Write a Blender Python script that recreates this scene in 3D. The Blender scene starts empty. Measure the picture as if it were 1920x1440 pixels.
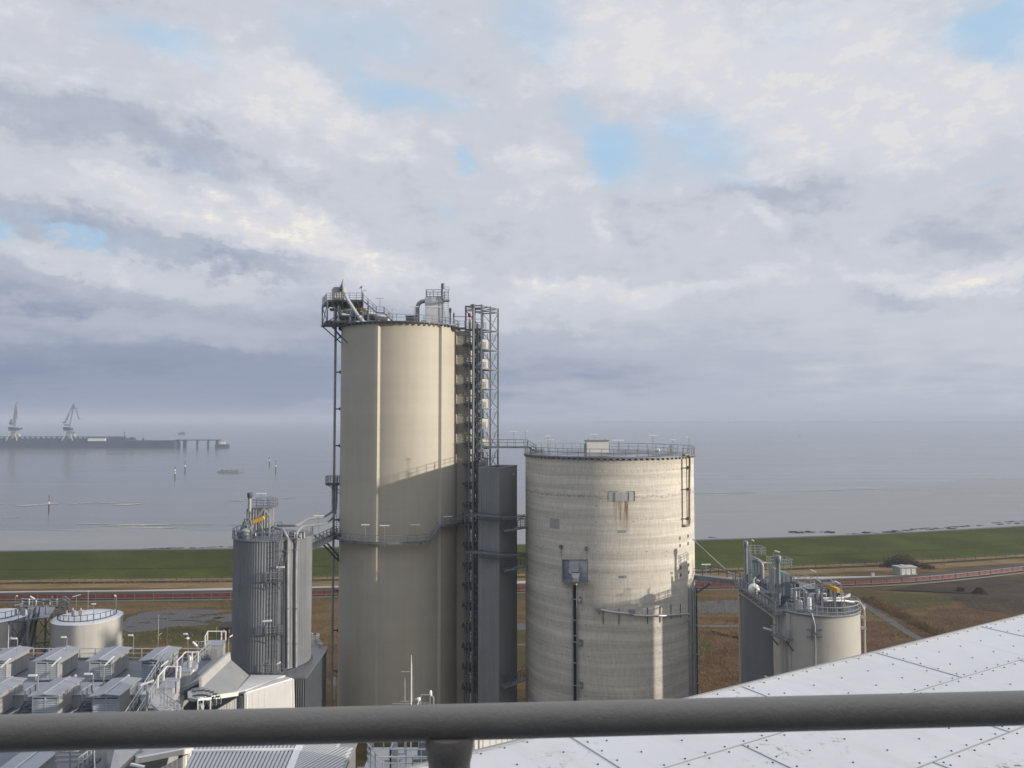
import bpy, bmesh, math, random
from math import sin, cos, pi, radians, atan2, sqrt, asin, hypot
from mathutils import Vector as V
random.seed(11)
SC = bpy.context.scene
COL = SC.collection
F, H = 1430.0, 50.0
PITCH = math.atan(65 / F)
SUN_AZ, SUN_EL = 17.0, 9.5          # degrees: sun to the right, a little behind the viewer, low

# ---------------------------------------------------------------- survey helpers (photo pixel -> place)
def ray(px, py):
    u = (px - 960) / F; v = (720 - py) / F
    return V((u, cos(PITCH) - v * sin(PITCH), sin(PITCH) + v * cos(PITCH)))
def P(px, py, Y):
    d = ray(px, py); return V((0, 0, H)) + d * (Y / d.y)
def G(px, py, z=0.0):
    d = ray(px, py); return V((0, 0, H)) + d * ((z - H) / d.z)
def XX(px, Y): return P(px, 900, Y).x
def ZZ(py, Y): return P(960, py, Y).z
def hit(px, py, cx, cy, r):
    d = ray(px, py); a = d.x**2 + d.y**2; b = -2 * (d.x * cx + d.y * cy); c = cx**2 + cy**2 - r * r
    D = b * b - 4 * a * c
    t = (-b - sqrt(max(D, 0))) / (2 * a)
    p = V((0, 0, H)) + d * t
    n = V((p.x - cx, p.y - cy, 0)).normalized()
    return p, n

# ---------------------------------------------------------------- mesh builder
class MB:
    def __init__(self): self.v = []; self.f = []; self.m = []; self.mi = 0
    def face(self, pts):
        i = len(self.v); self.v += [V(p) for p in pts]; self.f.append(list(range(i, i + len(pts)))); self.m.append(self.mi)
    def add(self, vs, fs):
        i = len(self.v); self.v += [V(p) for p in vs]
        for f in fs: self.f.append([i + k for k in f]); self.m.append(self.mi)
    def box(self, x0, x1, y0, y1, z0, z1):
        self.hexa([(x0, y0, z0), (x1, y0, z0), (x1, y1, z0), (x0, y1, z0)], [(x0, y0, z1), (x1, y0, z1), (x1, y1, z1), (x0, y1, z1)])
    def hexa(self, b, t):
        self.add(list(b) + list(t), [(3, 2, 1, 0), (4, 5, 6, 7), (0, 1, 5, 4), (1, 2, 6, 5), (2, 3, 7, 6), (3, 0, 4, 7)])
    def obox(self, c, s, rz=0.0):
        c = V(c); ca, sa = cos(rz), sin(rz)
        def q(x, y, z): return (c.x + x * ca - y * sa, c.y + x * sa + y * ca, c.z + z)
        a, b, h = s[0] / 2, s[1] / 2, s[2] / 2
        self.hexa([q(-a, -b, -h), q(a, -b, -h), q(a, b, -h), q(-a, b, -h)], [q(-a, -b, h), q(a, -b, h), q(a, b, h), q(-a, b, h)])
    def beam(self, p, q, w, h=None):
        p = V(p); q = V(q); h = h or w; d = q - p
        if d.length < 1e-6: return
        d.normalize(); up = V((0, 0, 1)) if abs(d.z) < .95 else V((0, 1, 0))
        s = d.cross(up).normalized() * (w / 2); u = s.cross(d).normalized() * (h / 2)
        self.hexa([p - s - u, p + s - u, p + s + u, p - s + u], [q - s - u, q + s - u, q + s + u, q - s + u])
    def tube(self, pts, r, n=8, closed=False):
        pts = [V(p) for p in pts]; rings = []; N = len(pts); ref = None
        for i, p in enumerate(pts):
            if closed: d = pts[(i + 1) % N] - pts[i - 1]
            else: d = pts[min(i + 1, N - 1)] - pts[max(i - 1, 0)]
            if d.length < 1e-9: d = V((0, 0, 1))
            d.normalize()
            if ref is None: ref = V((0, 0, 1)) if abs(d.z) < .9 else V((0, 1, 0))
            s = d.cross(ref)
            if s.length < 1e-4: s = d.cross(V((1, .3, 0)))
            s.normalize(); u = s.cross(d).normalized(); ref = u
            rr = r[i] if isinstance(r, (list, tuple)) else r
            rings.append([p + (s * cos(2 * pi * k / n) + u * sin(2 * pi * k / n)) * rr for k in range(n)])
        vs = [x for g in rings for x in g]; fs = []
        for i in range(N if closed else N - 1):
            a = i * n; b = ((i + 1) % N) * n
            for k in range(n): fs.append((a + k, a + (k + 1) % n, b + (k + 1) % n, b + k))
        if not closed: fs.append(tuple(range(n - 1, -1, -1))); fs.append(tuple((N - 1) * n + k for k in range(n)))
        self.add(vs, fs)
    def lathe(self, x, y, prof, n=32):
        vs = []; fs = []; m = len(prof)
        for (r, z) in prof:
            r = max(r, .001)
            for k in range(n): a = 2 * pi * k / n; vs.append((x + r * cos(a), y + r * sin(a), z))
        for i in range(m - 1):
            for k in range(n): fs.append((i * n + k, i * n + (k + 1) % n, (i + 1) * n + (k + 1) % n, (i + 1) * n + k))
        fs.append(tuple(range(n - 1, -1, -1))); fs.append(tuple((m - 1) * n + k for k in range(n)))
        self.add(vs, fs)
    def cyl(self, x, y, z0, z1, r, n=24, r1=None): self.lathe(x, y, [(r, z0), (r if r1 is None else r1, z1)], n)
    def ball(self, c, r, n=12, sz=1.0):
        c = V(c); self.lathe(c.x, c.y, [(r * sin(pi * k / 8), c.z - r * sz * cos(pi * k / 8)) for k in range(9)], n)
    def prism(self, poly, z0, z1, cap=True):
        n = len(poly); vs = [(p[0], p[1], z0) for p in poly] + [(p[0], p[1], z1) for p in poly]
        fs = [(k, (k + 1) % n, n + (k + 1) % n, n + k) for k in range(n)]
        if cap: fs += [tuple(range(n - 1, -1, -1)), tuple(range(n, 2 * n))]
        self.add(vs, fs)
    def slab(self, pts, off):
        pts = [V(p) for p in pts]; off = V(off); n = len(pts)
        self.add(pts + [p + off for p in pts], [tuple(range(n)), tuple(range(2 * n - 1, n - 1, -1))] + [(k, n + k, n + (k + 1) % n, (k + 1) % n) for k in range(n)])
    # -------- steelwork
    def rail(self, pts, h=1.1, gap=1.6, r=.03, mids=(.55,), closed=False, posts=True, kick=False):
        r *= 1.3
        pts = [V(p) for p in pts]
        self.tube([p + V((0, 0, h)) for p in pts], r, 6, closed)
        for m in mids: self.tube([p + V((0, 0, h * m)) for p in pts], r * .75, 5, closed)
        if kick: self.tube([p + V((0, 0, .1)) for p in pts], r * 1.6, 5, closed)
        if not posts: return
        seg = list(zip(pts, pts[1:])) + ([(pts[-1], pts[0])] if closed else [])
        acc = 0.0; self.beam(pts[0], pts[0] + V((0, 0, h)), r * 1.8)
        for a, b in seg:
            L = (b - a).length
            while acc + gap <= L + 1e-6:
                acc += gap; p = a.lerp(b, acc / L); self.beam(p, p + V((0, 0, h)), r * 1.8)
            acc -= L
        if not closed: self.beam(pts[-1], pts[-1] + V((0, 0, h)), r * 1.8)
    def ladder(self, p, z0, z1, along, w=.5, cage=None, r=.03, step=.3):
        p = V((p[0], p[1], 0)); a = V((along[0], along[1], 0)).normalized() * (w / 2)
        for s in (-1, 1): self.beam(p + a * s + V((0, 0, z0)), p + a * s + V((0, 0, z1)), r * 2)
        z = z0 + step / 2
        while z < z1: self.beam(p - a + V((0, 0, z)), p + a + V((0, 0, z)), r * 1.1); z += step
        if cage is not None:
            nrm = V((cage[0], cage[1], 0)).normalized(); z = z0 + 2.2
            def cp(t, z): return p + a.normalized() * (.36 * cos(t)) + nrm * (.68 * sin(t)) + V((0, 0, z))
            ts = [pi * k / 8 for k in range(9)]
            while z <= z1 + 1.1: self.tube([cp(t, z) for t in ts], .022, 4); z += .8
            for t in ts[1:-1:2]: self.beam(cp(t, z0 + 2.2), cp(t, z1 + 1.0), .035)
    def stairs(self, p, q, w, n=None, rails=True, r=.03):
        p = V(p); q = V(q); d = V((q.x - p.x, q.y - p.y, 0)); s = V((-d.y, d.x, 0)).normalized() * (w / 2)
        n = n or max(3, int(abs(q.z - p.z) / .2))
        for k in (-1, 1): self.beam(p + s * k, q + s * k, .06, .24)
        dn = d.normalized() * .12
        for i in range(n + 1):
            c = p.lerp(q, i / n); self.hexa([c - s - dn, c + s - dn, c + s + dn, c - s + dn], [x + V((0, 0, .05)) for x in (c - s - dn, c + s - dn, c + s + dn, c - s + dn)])
        if rails:
            for k in (-1, 1): self.rail([p + s * k, q + s * k], 1.05, 1.2, r)
    # -------- finish
    def build(self, name, mats, parent=None, smooth=False, label=None, origin=None, **props):
        if not isinstance(mats, (list, tuple)): mats = [mats]
        if parent is not None: o0 = ORG[parent.name]
        elif origin is not None: o0 = V(origin)
        else:
            xs = [p.x for p in self.v]; ys = [p.y for p in self.v]
            o0 = V(((min(xs) + max(xs)) / 2, (min(ys) + max(ys)) / 2, min(p.z for p in self.v)))
        me = bpy.data.meshes.new(name); me.from_pydata([p - o0 for p in self.v], [], self.f)
        for m in mats: me.materials.append(m)
        me.polygons.foreach_set('material_index', self.m)
        b = bmesh.new(); b.from_mesh(me); bmesh.ops.recalc_face_normals(b, faces=b.faces); b.to_mesh(me); b.free()
        if smooth:
            me.polygons.foreach_set('use_smooth', [True] * len(me.polygons))
            me.set_sharp_from_angle(angle=radians(smooth if smooth > 1 else 35))
        o = bpy.data.objects.new(name, me); COL.objects.link(o)
        if parent is not None: o.parent = parent
        else: o.location = o0
        ORG[o.name] = o0
        if label: o['label'] = label
        for k, x in props.items(): o[k] = x
        return o

ORG = {}
def thing(name, label, cat, loc, group=None):
    o = bpy.data.objects.new(name, None); COL.objects.link(o); o.location = loc; o.empty_display_size = .3
    o['label'] = label; o['category'] = cat
    if group: o['group'] = group
    ORG[o.name] = V(loc); return o
def tag(o, label, cat, group=None):
    o['label'] = label; o['category'] = cat
    if group: o['group'] = group
    return o
SL = {'dike': ('green grass dike running the whole width along the shore', 'dike'), 'crest_path': ('narrow grey path along the crest of the green dike', 'path'), 'dike_track': ('thin darker track along the inner slope of the green dike', 'track'),
      'ground': ('rough brown and olive pasture around the works', 'ground'), 'reed_strip': ('pale reed strip at the inner foot of the green dike', 'reeds'), 'dry_grass_strip': ('brown dry grass strip between the dike foot and the road', 'grass strip'),
      'road': ('pale narrow road between the dike and the red conveyor gallery', 'road'), 'drain_path': ('grey strip beside the pale road on the left', 'path'), 'olive_field': ('olive green grass patches in the brown pasture', 'field'),
      'scrub_ground': ('dark scrubby soil below the rising red gallery at the right', 'ground'), 'reed_field': ('reddish brown reed patches on both sides of the right hand silos', 'reeds'), 'reed_edge': ('brown reed edge along the upper side of the gravel path', 'reeds'),
      'grass_island': ('low grass islands in the flooded field at the left', 'grass islands'), 'mudflat': ('grey wet mudflat between the dike and the open water', 'mudflat'), 'sea': ('calm grey sea fading into haze at the horizon', 'sea'),
      'far_shore': ('faint far shore line on the right horizon', 'shore'), 'sandbank': ('thin pale sandbank streaks in the shallow water', 'sandbank')}
def structure(o, label=None, cat=None):
    o['kind'] = 'structure'; l = (label, cat) if label else SL.get(o.name.split('.')[0])
    if l: o['label'], o['category'] = l
    return o
def dup(root, loc, rz, label, group=None):
    r = root.copy(); COL.objects.link(r); r.location = loc; r.rotation_euler = (0, 0, rz); r['label'] = label
    if group: r['group'] = group
    for ch in list(root.children):
        c = ch.copy(); COL.objects.link(c); c.parent = r
        for g in list(ch.children):
            d = g.copy(); COL.objects.link(d); d.parent = c
    return r
def arc(cx, cy, r, a0, a1, z, n=24):      # angle 0 faces the viewer, positive to the right
    return [V((cx + r * sin(radians(a0 + (a1 - a0) * k / n)), cy - r * cos(radians(a0 + (a1 - a0) * k / n)), z)) for k in range(n + 1)]
def ribs(p, q, pitch, depth):             # 2-D trapezoid-profile line from p to q (plan)
    p = V((p[0], p[1])); q = V((q[0], q[1])); d = q - p; L = d.length; d = d / L; n = V((d.y, -d.x)) * depth
    k = max(1, int(L / pitch)); s = L / k; out = []
    for i in range(k):
        a = p + d * (i * s); out += [a + d * (.08 * s), a + d * (.2 * s) + n, a + d * (.58 * s) + n, a + d * (.7 * s)]
    return [p] + out + [q]
def smooth_path(pts, n=6):
    pts = [V(p) for p in pts]; out = []
    for i in range(len(pts) - 1):
        p0 = pts[max(i - 1, 0)]; p1 = pts[i]; p2 = pts[i + 1]; p3 = pts[min(i + 2, len(pts) - 1)]
        for k in range(n):
            t = k / n; out.append(.5 * ((2 * p1) + (p2 - p0) * t + (2 * p0 - 5 * p1 + 4 * p2 - p3) * t * t + (3 * p1 - p0 - 3 * p2 + p3) * t**3))
    return out + [pts[-1]]
def interp(tab, x):
    if x <= tab[0][0]: return tab[0][1]
    for (a, b), (c, d) in zip(tab, tab[1:]):
        if x <= c: return b + (d - b) * (x - a) / (c - a)
    return tab[-1][1]

# ---------------------------------------------------------------- materials
def srgb(*c): return tuple(((x / 255 + .055) / 1.055)**2.4 if x > 10 else x / 3294.6 for x in c) + (1,)
class NT:
    def __init__(self, tree): self.t = tree; self.n = tree.nodes; self.l = tree.links
    def __call__(self, typ, ins=None, **props):
        nd = self.n.new(typ)
        for k, v in props.items(): setattr(nd, k, v)
        for k, v in (ins or {}).items():
            if isinstance(v, bpy.types.NodeSocket): self.l.new(v, nd.inputs[k])
            else: nd.inputs[k].default_value = v
        return nd
    def math(self, op, a, b=0.0, c=None, clamp=False):
        ins = {0: a, 1: b}
        if c is not None: ins[2] = c
        return self('ShaderNodeMath', ins, operation=op, use_clamp=clamp).outputs[0]
    def noise(self, vec, scale, detail=4, rough=.55, out='Fac', dist=0.0):
        return self('ShaderNodeTexNoise', {'Vector': vec, 'Scale': scale, 'Detail': detail, 'Roughness': rough, 'Distortion': dist}).outputs[out]
    def mapv(self, vec, scale, loc=(0, 0, 0)):
        return self('ShaderNodeMapping', {'Vector': vec, 'Scale': scale, 'Location': loc}).outputs[0]
    def ramp(self, fac, stops, interp='LINEAR'):
        nd = self('ShaderNodeValToRGB', {'Fac': fac}); cr = nd.color_ramp; cr.interpolation = interp
        while len(cr.elements) < len(stops): cr.elements.new(.5)
        for e, (p, c) in zip(cr.elements, stops): e.position = p; e.color = c if len(c) == 4 else tuple(c) + (1,)
        return nd.outputs[0]
    def range(self, x, a, b, c=0.0, d=1.0, smooth=False):
        return self('ShaderNodeMapRange', {0: x, 1: a, 2: b, 3: c, 4: d}, interpolation_type='SMOOTHSTEP' if smooth else 'LINEAR', clamp=True).outputs[0]
    def mix(self, f, a, b, mode='MIX'):
        return self('ShaderNodeMix', {0: f, 6: a, 7: b}, data_type='RGBA', blend_type=mode).outputs[2]
def newmat(name):
    m = bpy.data.materials.new(name); m.use_nodes = True; t = NT(m.node_tree); b = m.node_tree.nodes['Principled BSDF']
    return m, t, b
def bump(t, b, h, strength=.3, dist=.02):
    t.l.new(t('ShaderNodeBump', {'Height': h, 'Strength': strength, 'Distance': dist}).outputs[0], b.inputs['Normal'])
def c4(c): return tuple(c) + (1,) if len(c) == 3 else tuple(c)
def mat(name, col, rough=.55, metal=0.0, var=.18, scale=.8, streak=.0, grime=None, bmp=0.0, bscale=30):
    m, t, b = newmat(name); pos = t('ShaderNodeNewGeometry').outputs['Position']
    n = t.noise(pos, scale, 5, .6); f = t.range(n, .3, .7, 1 - var, 1 + var * .6)
    if streak:
        s = t.noise(t.mapv(pos, (3.2, 3.2, .12)), 1.0, 4, .6)
        f = t.math('MULTIPLY', f, t.range(s, .35, .75, 1, 1 - streak))
    c = t.mix(1.0, c4(col), t('ShaderNodeCombineColor', {0: f, 1: f, 2: f}).outputs[0], 'MULTIPLY')
    if grime:
        g = t.range(t.noise(pos, scale * 2.7, 6, .7), .52, .72); c = t.mix(t.math('MULTIPLY', g, grime[1]), c, c4(grime[0]))
    t.l.new(c, b.inputs['Base Color']); b.inputs['Metallic'].default_value = metal
    t.l.new(t.range(n, .3, .7, rough * .85, min(1, rough * 1.15)), b.inputs['Roughness'])
    if bmp: bump(t, b, t.noise(pos, bscale, 3), bmp, .01)
    return m
M = {}
M['steel'] = mat('galvanised_steel', (.20, .22, .245), .5, .0, .25, 1.5)
M['dark'] = mat('dark_steel', (.07, .08, .095), .55, 0, .25, 1.5)
M['mid'] = mat('weathered_steel', (.33, .345, .36), .45, .2, .2, 1.2)
M['bright'] = mat('zinc_sheet', (.52, .54, .56), .38, .35, .15, 1.0, .1)
M['lamp'] = mat('lamp_white', (.80, .80, .79), .4, 0, .06)
M['white'] = mat('white_cladding', (.76, .75, .72), .5, 0, .06, .5, .08)
M['roofgrey'] = mat('pale_roof_sheet', (.31, .315, .325), .5, 0, .08, .4, 0, ((.22, .22, .22), .25))
M['whitewall'] = mat('white_wall_sheet', (.555, .56, .56), .5, 0, .05, .5, .06)
M['cladding'] = mat('pale_grey_cladding', (.47, .475, .48), .5, 0, .10, .5, .12)
M['unit'] = mat('unit_grey_metal', (.40, .405, .41), .45, .1, .10, .8, .1)
M['unitroof'] = mat('unit_roof_metal', (.33, .345, .38), .45, .1, .12, .6, 0, ((.20, .21, .23), .4))
M['deck'] = mat('roof_membrane', (.155, .17, .19), .6, 0, .2, .25, 0, ((.09, .10, .11), .5))
M['louvre'] = mat('louvre_blue_grey', (.42, .455, .51), .5, 0, .08)
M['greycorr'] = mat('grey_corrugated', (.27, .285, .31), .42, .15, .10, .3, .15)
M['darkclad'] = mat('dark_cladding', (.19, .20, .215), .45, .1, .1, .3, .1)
M['bluecorr'] = mat('blue_grey_corrugated', (.215, .23, .255), .42, .1, .12, .25, .2)
M['filter'] = mat('filter_blue_grey', (.20, .245, .28), .45, .1, .15, .8, .15)
M['tankwall'] = mat('tank_pale_grey', (.50, .49, .465), .5, 0, .10, .3, .12)
M['tankroof'] = mat('tank_white_roof', (.62, .64, .68), .5, 0, .08, .5, 0, ((.35, .36, .36), .2))
M['yellow'] = mat('yellow_paint', (.72, .38, .03), .5, 0, .1)
M['orange'] = mat('orange_rust_paint', (.50, .24, .06), .6, 0, .25, 2)
M['red'] = mat('red_gallery_sheet', (.165, .042, .038), .6, 0, .25, .7, .15)
M['redtop'] = mat('gallery_roof_brown', (.05, .042, .04), .8, 0, .2, .5)
M['brick'] = mat('dark_brick', (.095, .045, .033), .8, 0, .3, 2.5)
M['rust'] = mat('rusty_pipe', (.30, .235, .17), .6, .1, .3, 2.0, .3, ((.13, .06, .025), .8))
M['black'] = mat('black_rubber', (.012, .013, .016), .7, 0, .2)
M['glass'] = mat('dark_window', (.03, .035, .04), .15, 0, .1)
M['redlamp'] = mat('red_beacon_glass', (.25, .02, .02), .3, 0, .05)
M['pierblue'] = mat('pier_haze_blue', (.045, .062, .105), .8, 0, .35, .08)  # blue and lightened, with distance haze mixed into the colour
M['craneblue'] = mat('crane_blue', (.04, .05, .16), .5, 0, .1)
M['cranewhite'] = mat('crane_off_white', (.38, .37, .34), .5, 0, .1)
M['cranegrey'] = mat('crane_haze_grey', (.20, .22, .27), .5, 0, .1)  # crane white and grey are toned towards distance haze in the colour
# ================================================================ camera, light, sky
cam = bpy.data.cameras.new('camera'); cam.sensor_width = 36; cam.lens = 36 * F / 1920; cam.clip_start = .05; cam.clip_end = 90000; cam.dof.use_dof = True; cam.dof.focus_distance = 120; cam.dof.aperture_fstop = 11
co = bpy.data.objects.new('camera', cam); COL.objects.link(co); co.location = (0, 0, H); co.rotation_euler = (pi / 2 + PITCH, 0, 0)
SC.camera = co
sunv = V((cos(radians(SUN_AZ)) * cos(radians(SUN_EL)), -sin(radians(SUN_AZ)) * cos(radians(SUN_EL)), sin(radians(SUN_EL))))
sd = bpy.data.lights.new('sun', 'SUN'); sd.energy = 4.2; sd.angle = radians(1.0); sd.color = (1.0, .90, .765)
so = bpy.data.objects.new('sun', sd); COL.objects.link(so); so.location = (60, -20, 90)
so.rotation_euler = (-sunv).to_track_quat('-Z', 'Y').to_euler()
SC.view_settings.view_transform = 'Standard'; SC.view_settings.look = 'None'
SC.view_settings.exposure = 0.0; SC.view_settings.gamma = 1; SC.view_settings.use_curve_mapping = False
SC.cycles.use_denoising = True
SC.cycles.max_bounces = 8; SC.cycles.volume_bounces = 1; SC.cycles.sample_clamp_indirect = 4

w = bpy.data.worlds.new('World'); SC.world = w; w.use_nodes = True
t = NT(w.node_tree); bg = w.node_tree.nodes['Background']
sky = t('ShaderNodeTexSky', sky_type='NISHITA', sun_disc=False, sun_elevation=radians(SUN_EL), sun_rotation=radians(90 + SUN_AZ), air_density=1.0, dust_density=1.0, ozone_density=1.0)
skyc = t('ShaderNodeVectorMath', {0: sky.outputs[0], 'Scale': .09}, operation='SCALE').outputs[0]
dirv = t('ShaderNodeTexCoord').outputs['Generated']
sp = t('ShaderNodeSeparateXYZ', {0: dirv})
az = t.math('ARCTAN2', sp.outputs[0], sp.outputs[1]); el = t.math('ARCSINE', sp.outputs[2])
ae = t('ShaderNodeCombineXYZ', {0: az, 1: el, 2: 0.0}).outputs[0]
# cloud-layer coordinates: direction projected on a high flat layer, so clouds flatten towards the horizon
zc = t.math('ADD', t.math('MAXIMUM', sp.outputs[2], 0.0), .10)
lay = t('ShaderNodeCombineXYZ', {0: t.math('DIVIDE', sp.outputs[0], zc), 1: t.math('DIVIDE', sp.outputs[1], zc), 2: sp.outputs[2]}).outputs[0]
ae2 = t.mapv(ae, (1, 1.7, 1))
w1 = t.noise(ae2, 4.0, 3, .5, 'Color'); w2 = t.noise(ae2, 15.0, 7, .68, 'Color')
def vs(v, k): return t('ShaderNodeVectorMath', {0: t('ShaderNodeVectorMath', {0: v, 1: (.5, .5, .5)}, operation='SUBTRACT').outputs[0], 'Scale': k}, operation='SCALE').outputs[0]
def va(a, b): return t('ShaderNodeVectorMath', {0: a, 1: b}, operation='ADD').outputs[0]
pos = va(va(ae, vs(w1, .10)), vs(w2, .085))
SCALE = .80
def blob(px, py, rx, ry, rot, wt, v=None):
    d = ray(px, py).normalized(); a, e = atan2(d.x, d.y), asin(d.z); k = 1 / sqrt(1 + ((px - 960) / F)**2)
    m = t('ShaderNodeMapping', {'Vector': v or pos, 'Location': (a, e, 0), 'Rotation': (0, 0, radians(-rot)), 'Scale': (rx / F * k, ry / F * k, 1)}, vector_type='TEXTURE').outputs[0]
    g = t('ShaderNodeTexGradient', {0: m}, gradient_type='SPHERICAL').outputs['Fac']
    g = t.math('SMOOTHSTEP_', g) if False else t.range(g, 0, .85, 0, 1, True)
    return t.math('MULTIPLY', g, wt * (SCALE if wt > 0 else SCALE * .78))
def total(lst, base):
    s = base
    for b in lst: s = t.math('ADD', s, blob(*b))
    return s
e_px = lambda py: math.atan((785 - py) / F)
base = t.ramp(t.range(el, e_px(800), e_px(-200)), [(0.0, (.26,) * 3), (.10, (.27,) * 3), (.20, (.40,) * 3), (.30, (.55,) * 3), (.5, (.59,) * 3), (.8, (.61,) * 3), (1.0, (.60,) * 3)], 'EASE')
tilt = t.math('MULTIPLY', t.range(az, -.65, .65, -.06, .30), t.range(el, e_px(480), e_px(700), .20, 1))
base = t.math('ADD', base, tilt)
n1 = t.noise(lay, .55, 7, .60); n2 = t.noise(t.mapv(lay, (1, 1, 1), (7, 3, 0)), 2.2, 6, .62); n3 = t.noise(t.mapv(ae, (1, 2.6, 1)), 9, 6, .6)
base = t.math('ADD', base, t.range(n1, .3, .7, -.05, .05)); base = t.math('ADD', base, t.range(n2, .3, .7, -.03, .03)); base = t.math('ADD', base, t.range(n3, .3, .7, -.05, .05))
n4 = t.noise(t.mapv(ae, (1, 1.7, 1), (3, 1, 0)), 20, 9, .68); puff = t.range(el, e_px(640), e_px(480), 0, 1, True)
base = t.math('ADD', base, t.math('MULTIPLY', t.range(n4, .35, .68, -.05, .08), puff))
LIGHT = [  # px, py, rx, ry, rotation, weight (photo-direction of each cloud mass)
    (40, 60, 260, 130, 20, .08), (430, 150, 330, 120, 12, .13), (620, 215, 300, 110, 18, .12), (560, 160, 150, 60, 15, .10), (900, 60, 200, 70, 0, -.06),
    (130, 210, 420, 70, 6, -.17), (330, 262, 420, 62, 10, -.17), (20, 300, 260, 90, 0, -.08),
    (200, 350, 330, 80, 10, .13), (420, 430, 330, 75, 14, .22), (600, 470, 250, 62, 8, .24), (530, 392, 120, 40, 38, .26), (600, 425, 90, 36, 30, .22), (720, 520, 260, 60, 6, .20),
    (90, 415, 260, 42, 8, -.20), (300, 478, 260, 44, 4, -.16), (470, 500, 220, 42, 4, -.22), (330, 470, 60, 60, 60, .08),
    (110, 490, 190, 45, 4, .18), (110, 560, 320, 50, 2, -.16), (380, 540, 260, 36, 4, .13), (300, 605, 420, 34, 2, .09), (20, 630, 180, 40, 0, .05),
    (250, 700, 700, 90, 0, -.14), (560, 640, 360, 70, 0, -.12), (1000, 690, 420, 70, 0, -.12),
    (900, 300, 330, 90, 0, .04), (1000, 330, 130, 60, 20, .10), (1200, 60, 240, 110, 5, .15), (1150, 110, 300, 90, 5, .12), (1500, 130, 340, 150, 5, .18), (1620, 230, 330, 110, 0, .08),
    (1470, 355, 190, 55, 4, -.28), (1240, 395, 180, 60, 0, -.12), (1700, 420, 300, 60, -4, -.09), (1880, 440, 220, 70, 0, -.14), (1440, 310, 130, 30, -6, .13),
    (1420, 410, 90, 30, 35, .16), (1640, 450, 100, 40, 20, .14), (1060, 540, 180, 36, 0, .34), (1300, 550, 260, 34, -2, .24), (1020, 585, 300, 40, 0, .18), (1820, 522, 280, 42, 3, .30), (1840, 545, 160, 30, 0, .14),
    (1690, 565, 220, 34, 2, -.16), (1400, 600, 500, 40, 0, .05), (1820, 190, 240, 130, -10, .14), (1110, 405, 60, 34, 60, .14), (1220, 408, 60, 24, 25, .16), (1030, 515, 60, 24, 12, .16),
]
L = total(LIGHT, base)
L = t.math('ADD', L, t.math('MULTIPLY', t.range(n4, .50, .72, -.02, .20), t.range(L, .62, .86, 0, 1, True)))
L = t.math('MINIMUM', L, t.range(el, e_px(330), e_px(420), .88, 1.0))
cl = t.ramp(L, [(0.0, srgb(122, 134, 160)), (.25, srgb(146, 156, 178)), (.45, srgb(178, 185, 200)), (.62, srgb(201, 205, 215)), (.8, srgb(217, 218, 225)), (.9, srgb(226, 224, 226)), (1.0, srgb(240, 236, 229))], 'EASE')
BLUE = [(300, 60, 260, 70, 10, .5), (700, 60, 330, 60, 8, .35), (1300, 250, 260, 120, 10, .35), (1000, 60, 150, 60, 20, .3), (80, 420, 240, 40, 8, .55), (330, 480, 200, 36, 4, .35), (200, 140, 200, 60, 10, .25), (1400, 60, 160, 50, 0, .25), (300, 40, 170, 60, 10, .75), (640, 120, 190, 70, 20, .8), (790, 185, 170, 70, 15, 1.1), (690, 30, 240, 60, 0, .55), (1000, 45, 160, 80, 30, .7), (1090, 215, 90, 60, 40, .9), (1140, 290, 80, 95, 10, 1.6), (1310, 260, 190, 90, 10, .75), (1380, 345, 70, 40, 0, .6),
        (863, 325, 42, 40, 0, 1.25), (830, 395, 60, 30, 0, .6), (1870, 60, 110, 110, -20, 1.3), (1790, 60, 140, 80, 0, .6), (1540, 20, 150, 40, 0, .5), (1870, 345, 50, 22, 0, .9), (0, 442, 55, 34, 0, 1.3), (155, 462, 70, 26, 12, 1.2), (1040, 520, 60, 18, 10, .6), (360, 300, 120, 30, 12, .5), (1220, 330, 80, 40, 0, .5)]
S = total(BLUE, 0.0)
S = t.math('MULTIPLY', t.range(t.math('ADD', S, t.range(n4, .3, .7, -.16, .16)), .0, 1.55, 0, 1, True), .85)
bluec = t.mix(.92, skyc, srgb(172, 208, 238))
front = t.mix(S, cl, bluec)
low = t.mix(t.range(n1, .40, .62), t.mix(.35, skyc, srgb(104, 120, 148)), srgb(132, 137, 150))
zen = t.mix(t.range(n1, .36, .62), (.70, .80, 1.0, 1), (1.16, 1.15, 1.16, 1))
back = t.mix(t.range(el, .30, .95, 0, 1, True), low, zen)
col = t.mix(t.range(t.math('ABSOLUTE', az), .80, 1.15, 0, 1, True), front, back)
col = t.mix(t.range(el, e_px(-180), e_px(-600), 0, 1, True), col, back)
glow = t('ShaderNodeVectorMath', {0: dirv, 1: tuple(sunv)}, operation='DOT_PRODUCT').outputs['Value']
g2 = t.math('POWER', t.math('MAXIMUM', glow, 0), 6)
col = t.mix(t.math('MULTIPLY', g2, .5), col, (1.1, 1.0, .86, 1))
t.l.new(col, bg.inputs[0]); bg.inputs[1].default_value = 1.0

# ================================================================ air
hz = MB(); hz.box(-40000, 40000, -3000, 42000, -3.0, 84)
hm = bpy.data.materials.new('haze_air'); hm.use_nodes = True; ht = NT(hm.node_tree)
for n in list(hm.node_tree.nodes):
    if n.type == 'BSDF_PRINCIPLED': hm.node_tree.nodes.remove(n)
pv = ht('ShaderNodeVolumePrincipled', {'Color': (.60, .67, .80, 1), 'Density': .00026, 'Anisotropy': .0})
ht.l.new(pv.outputs[0], hm.node_tree.nodes['Material Output'].inputs['Volume'])
ho = hz.build('haze', hm); ho['kind'] = 'stuff'; tag(ho, 'pale haze hanging over the water and the works', 'haze')

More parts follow.
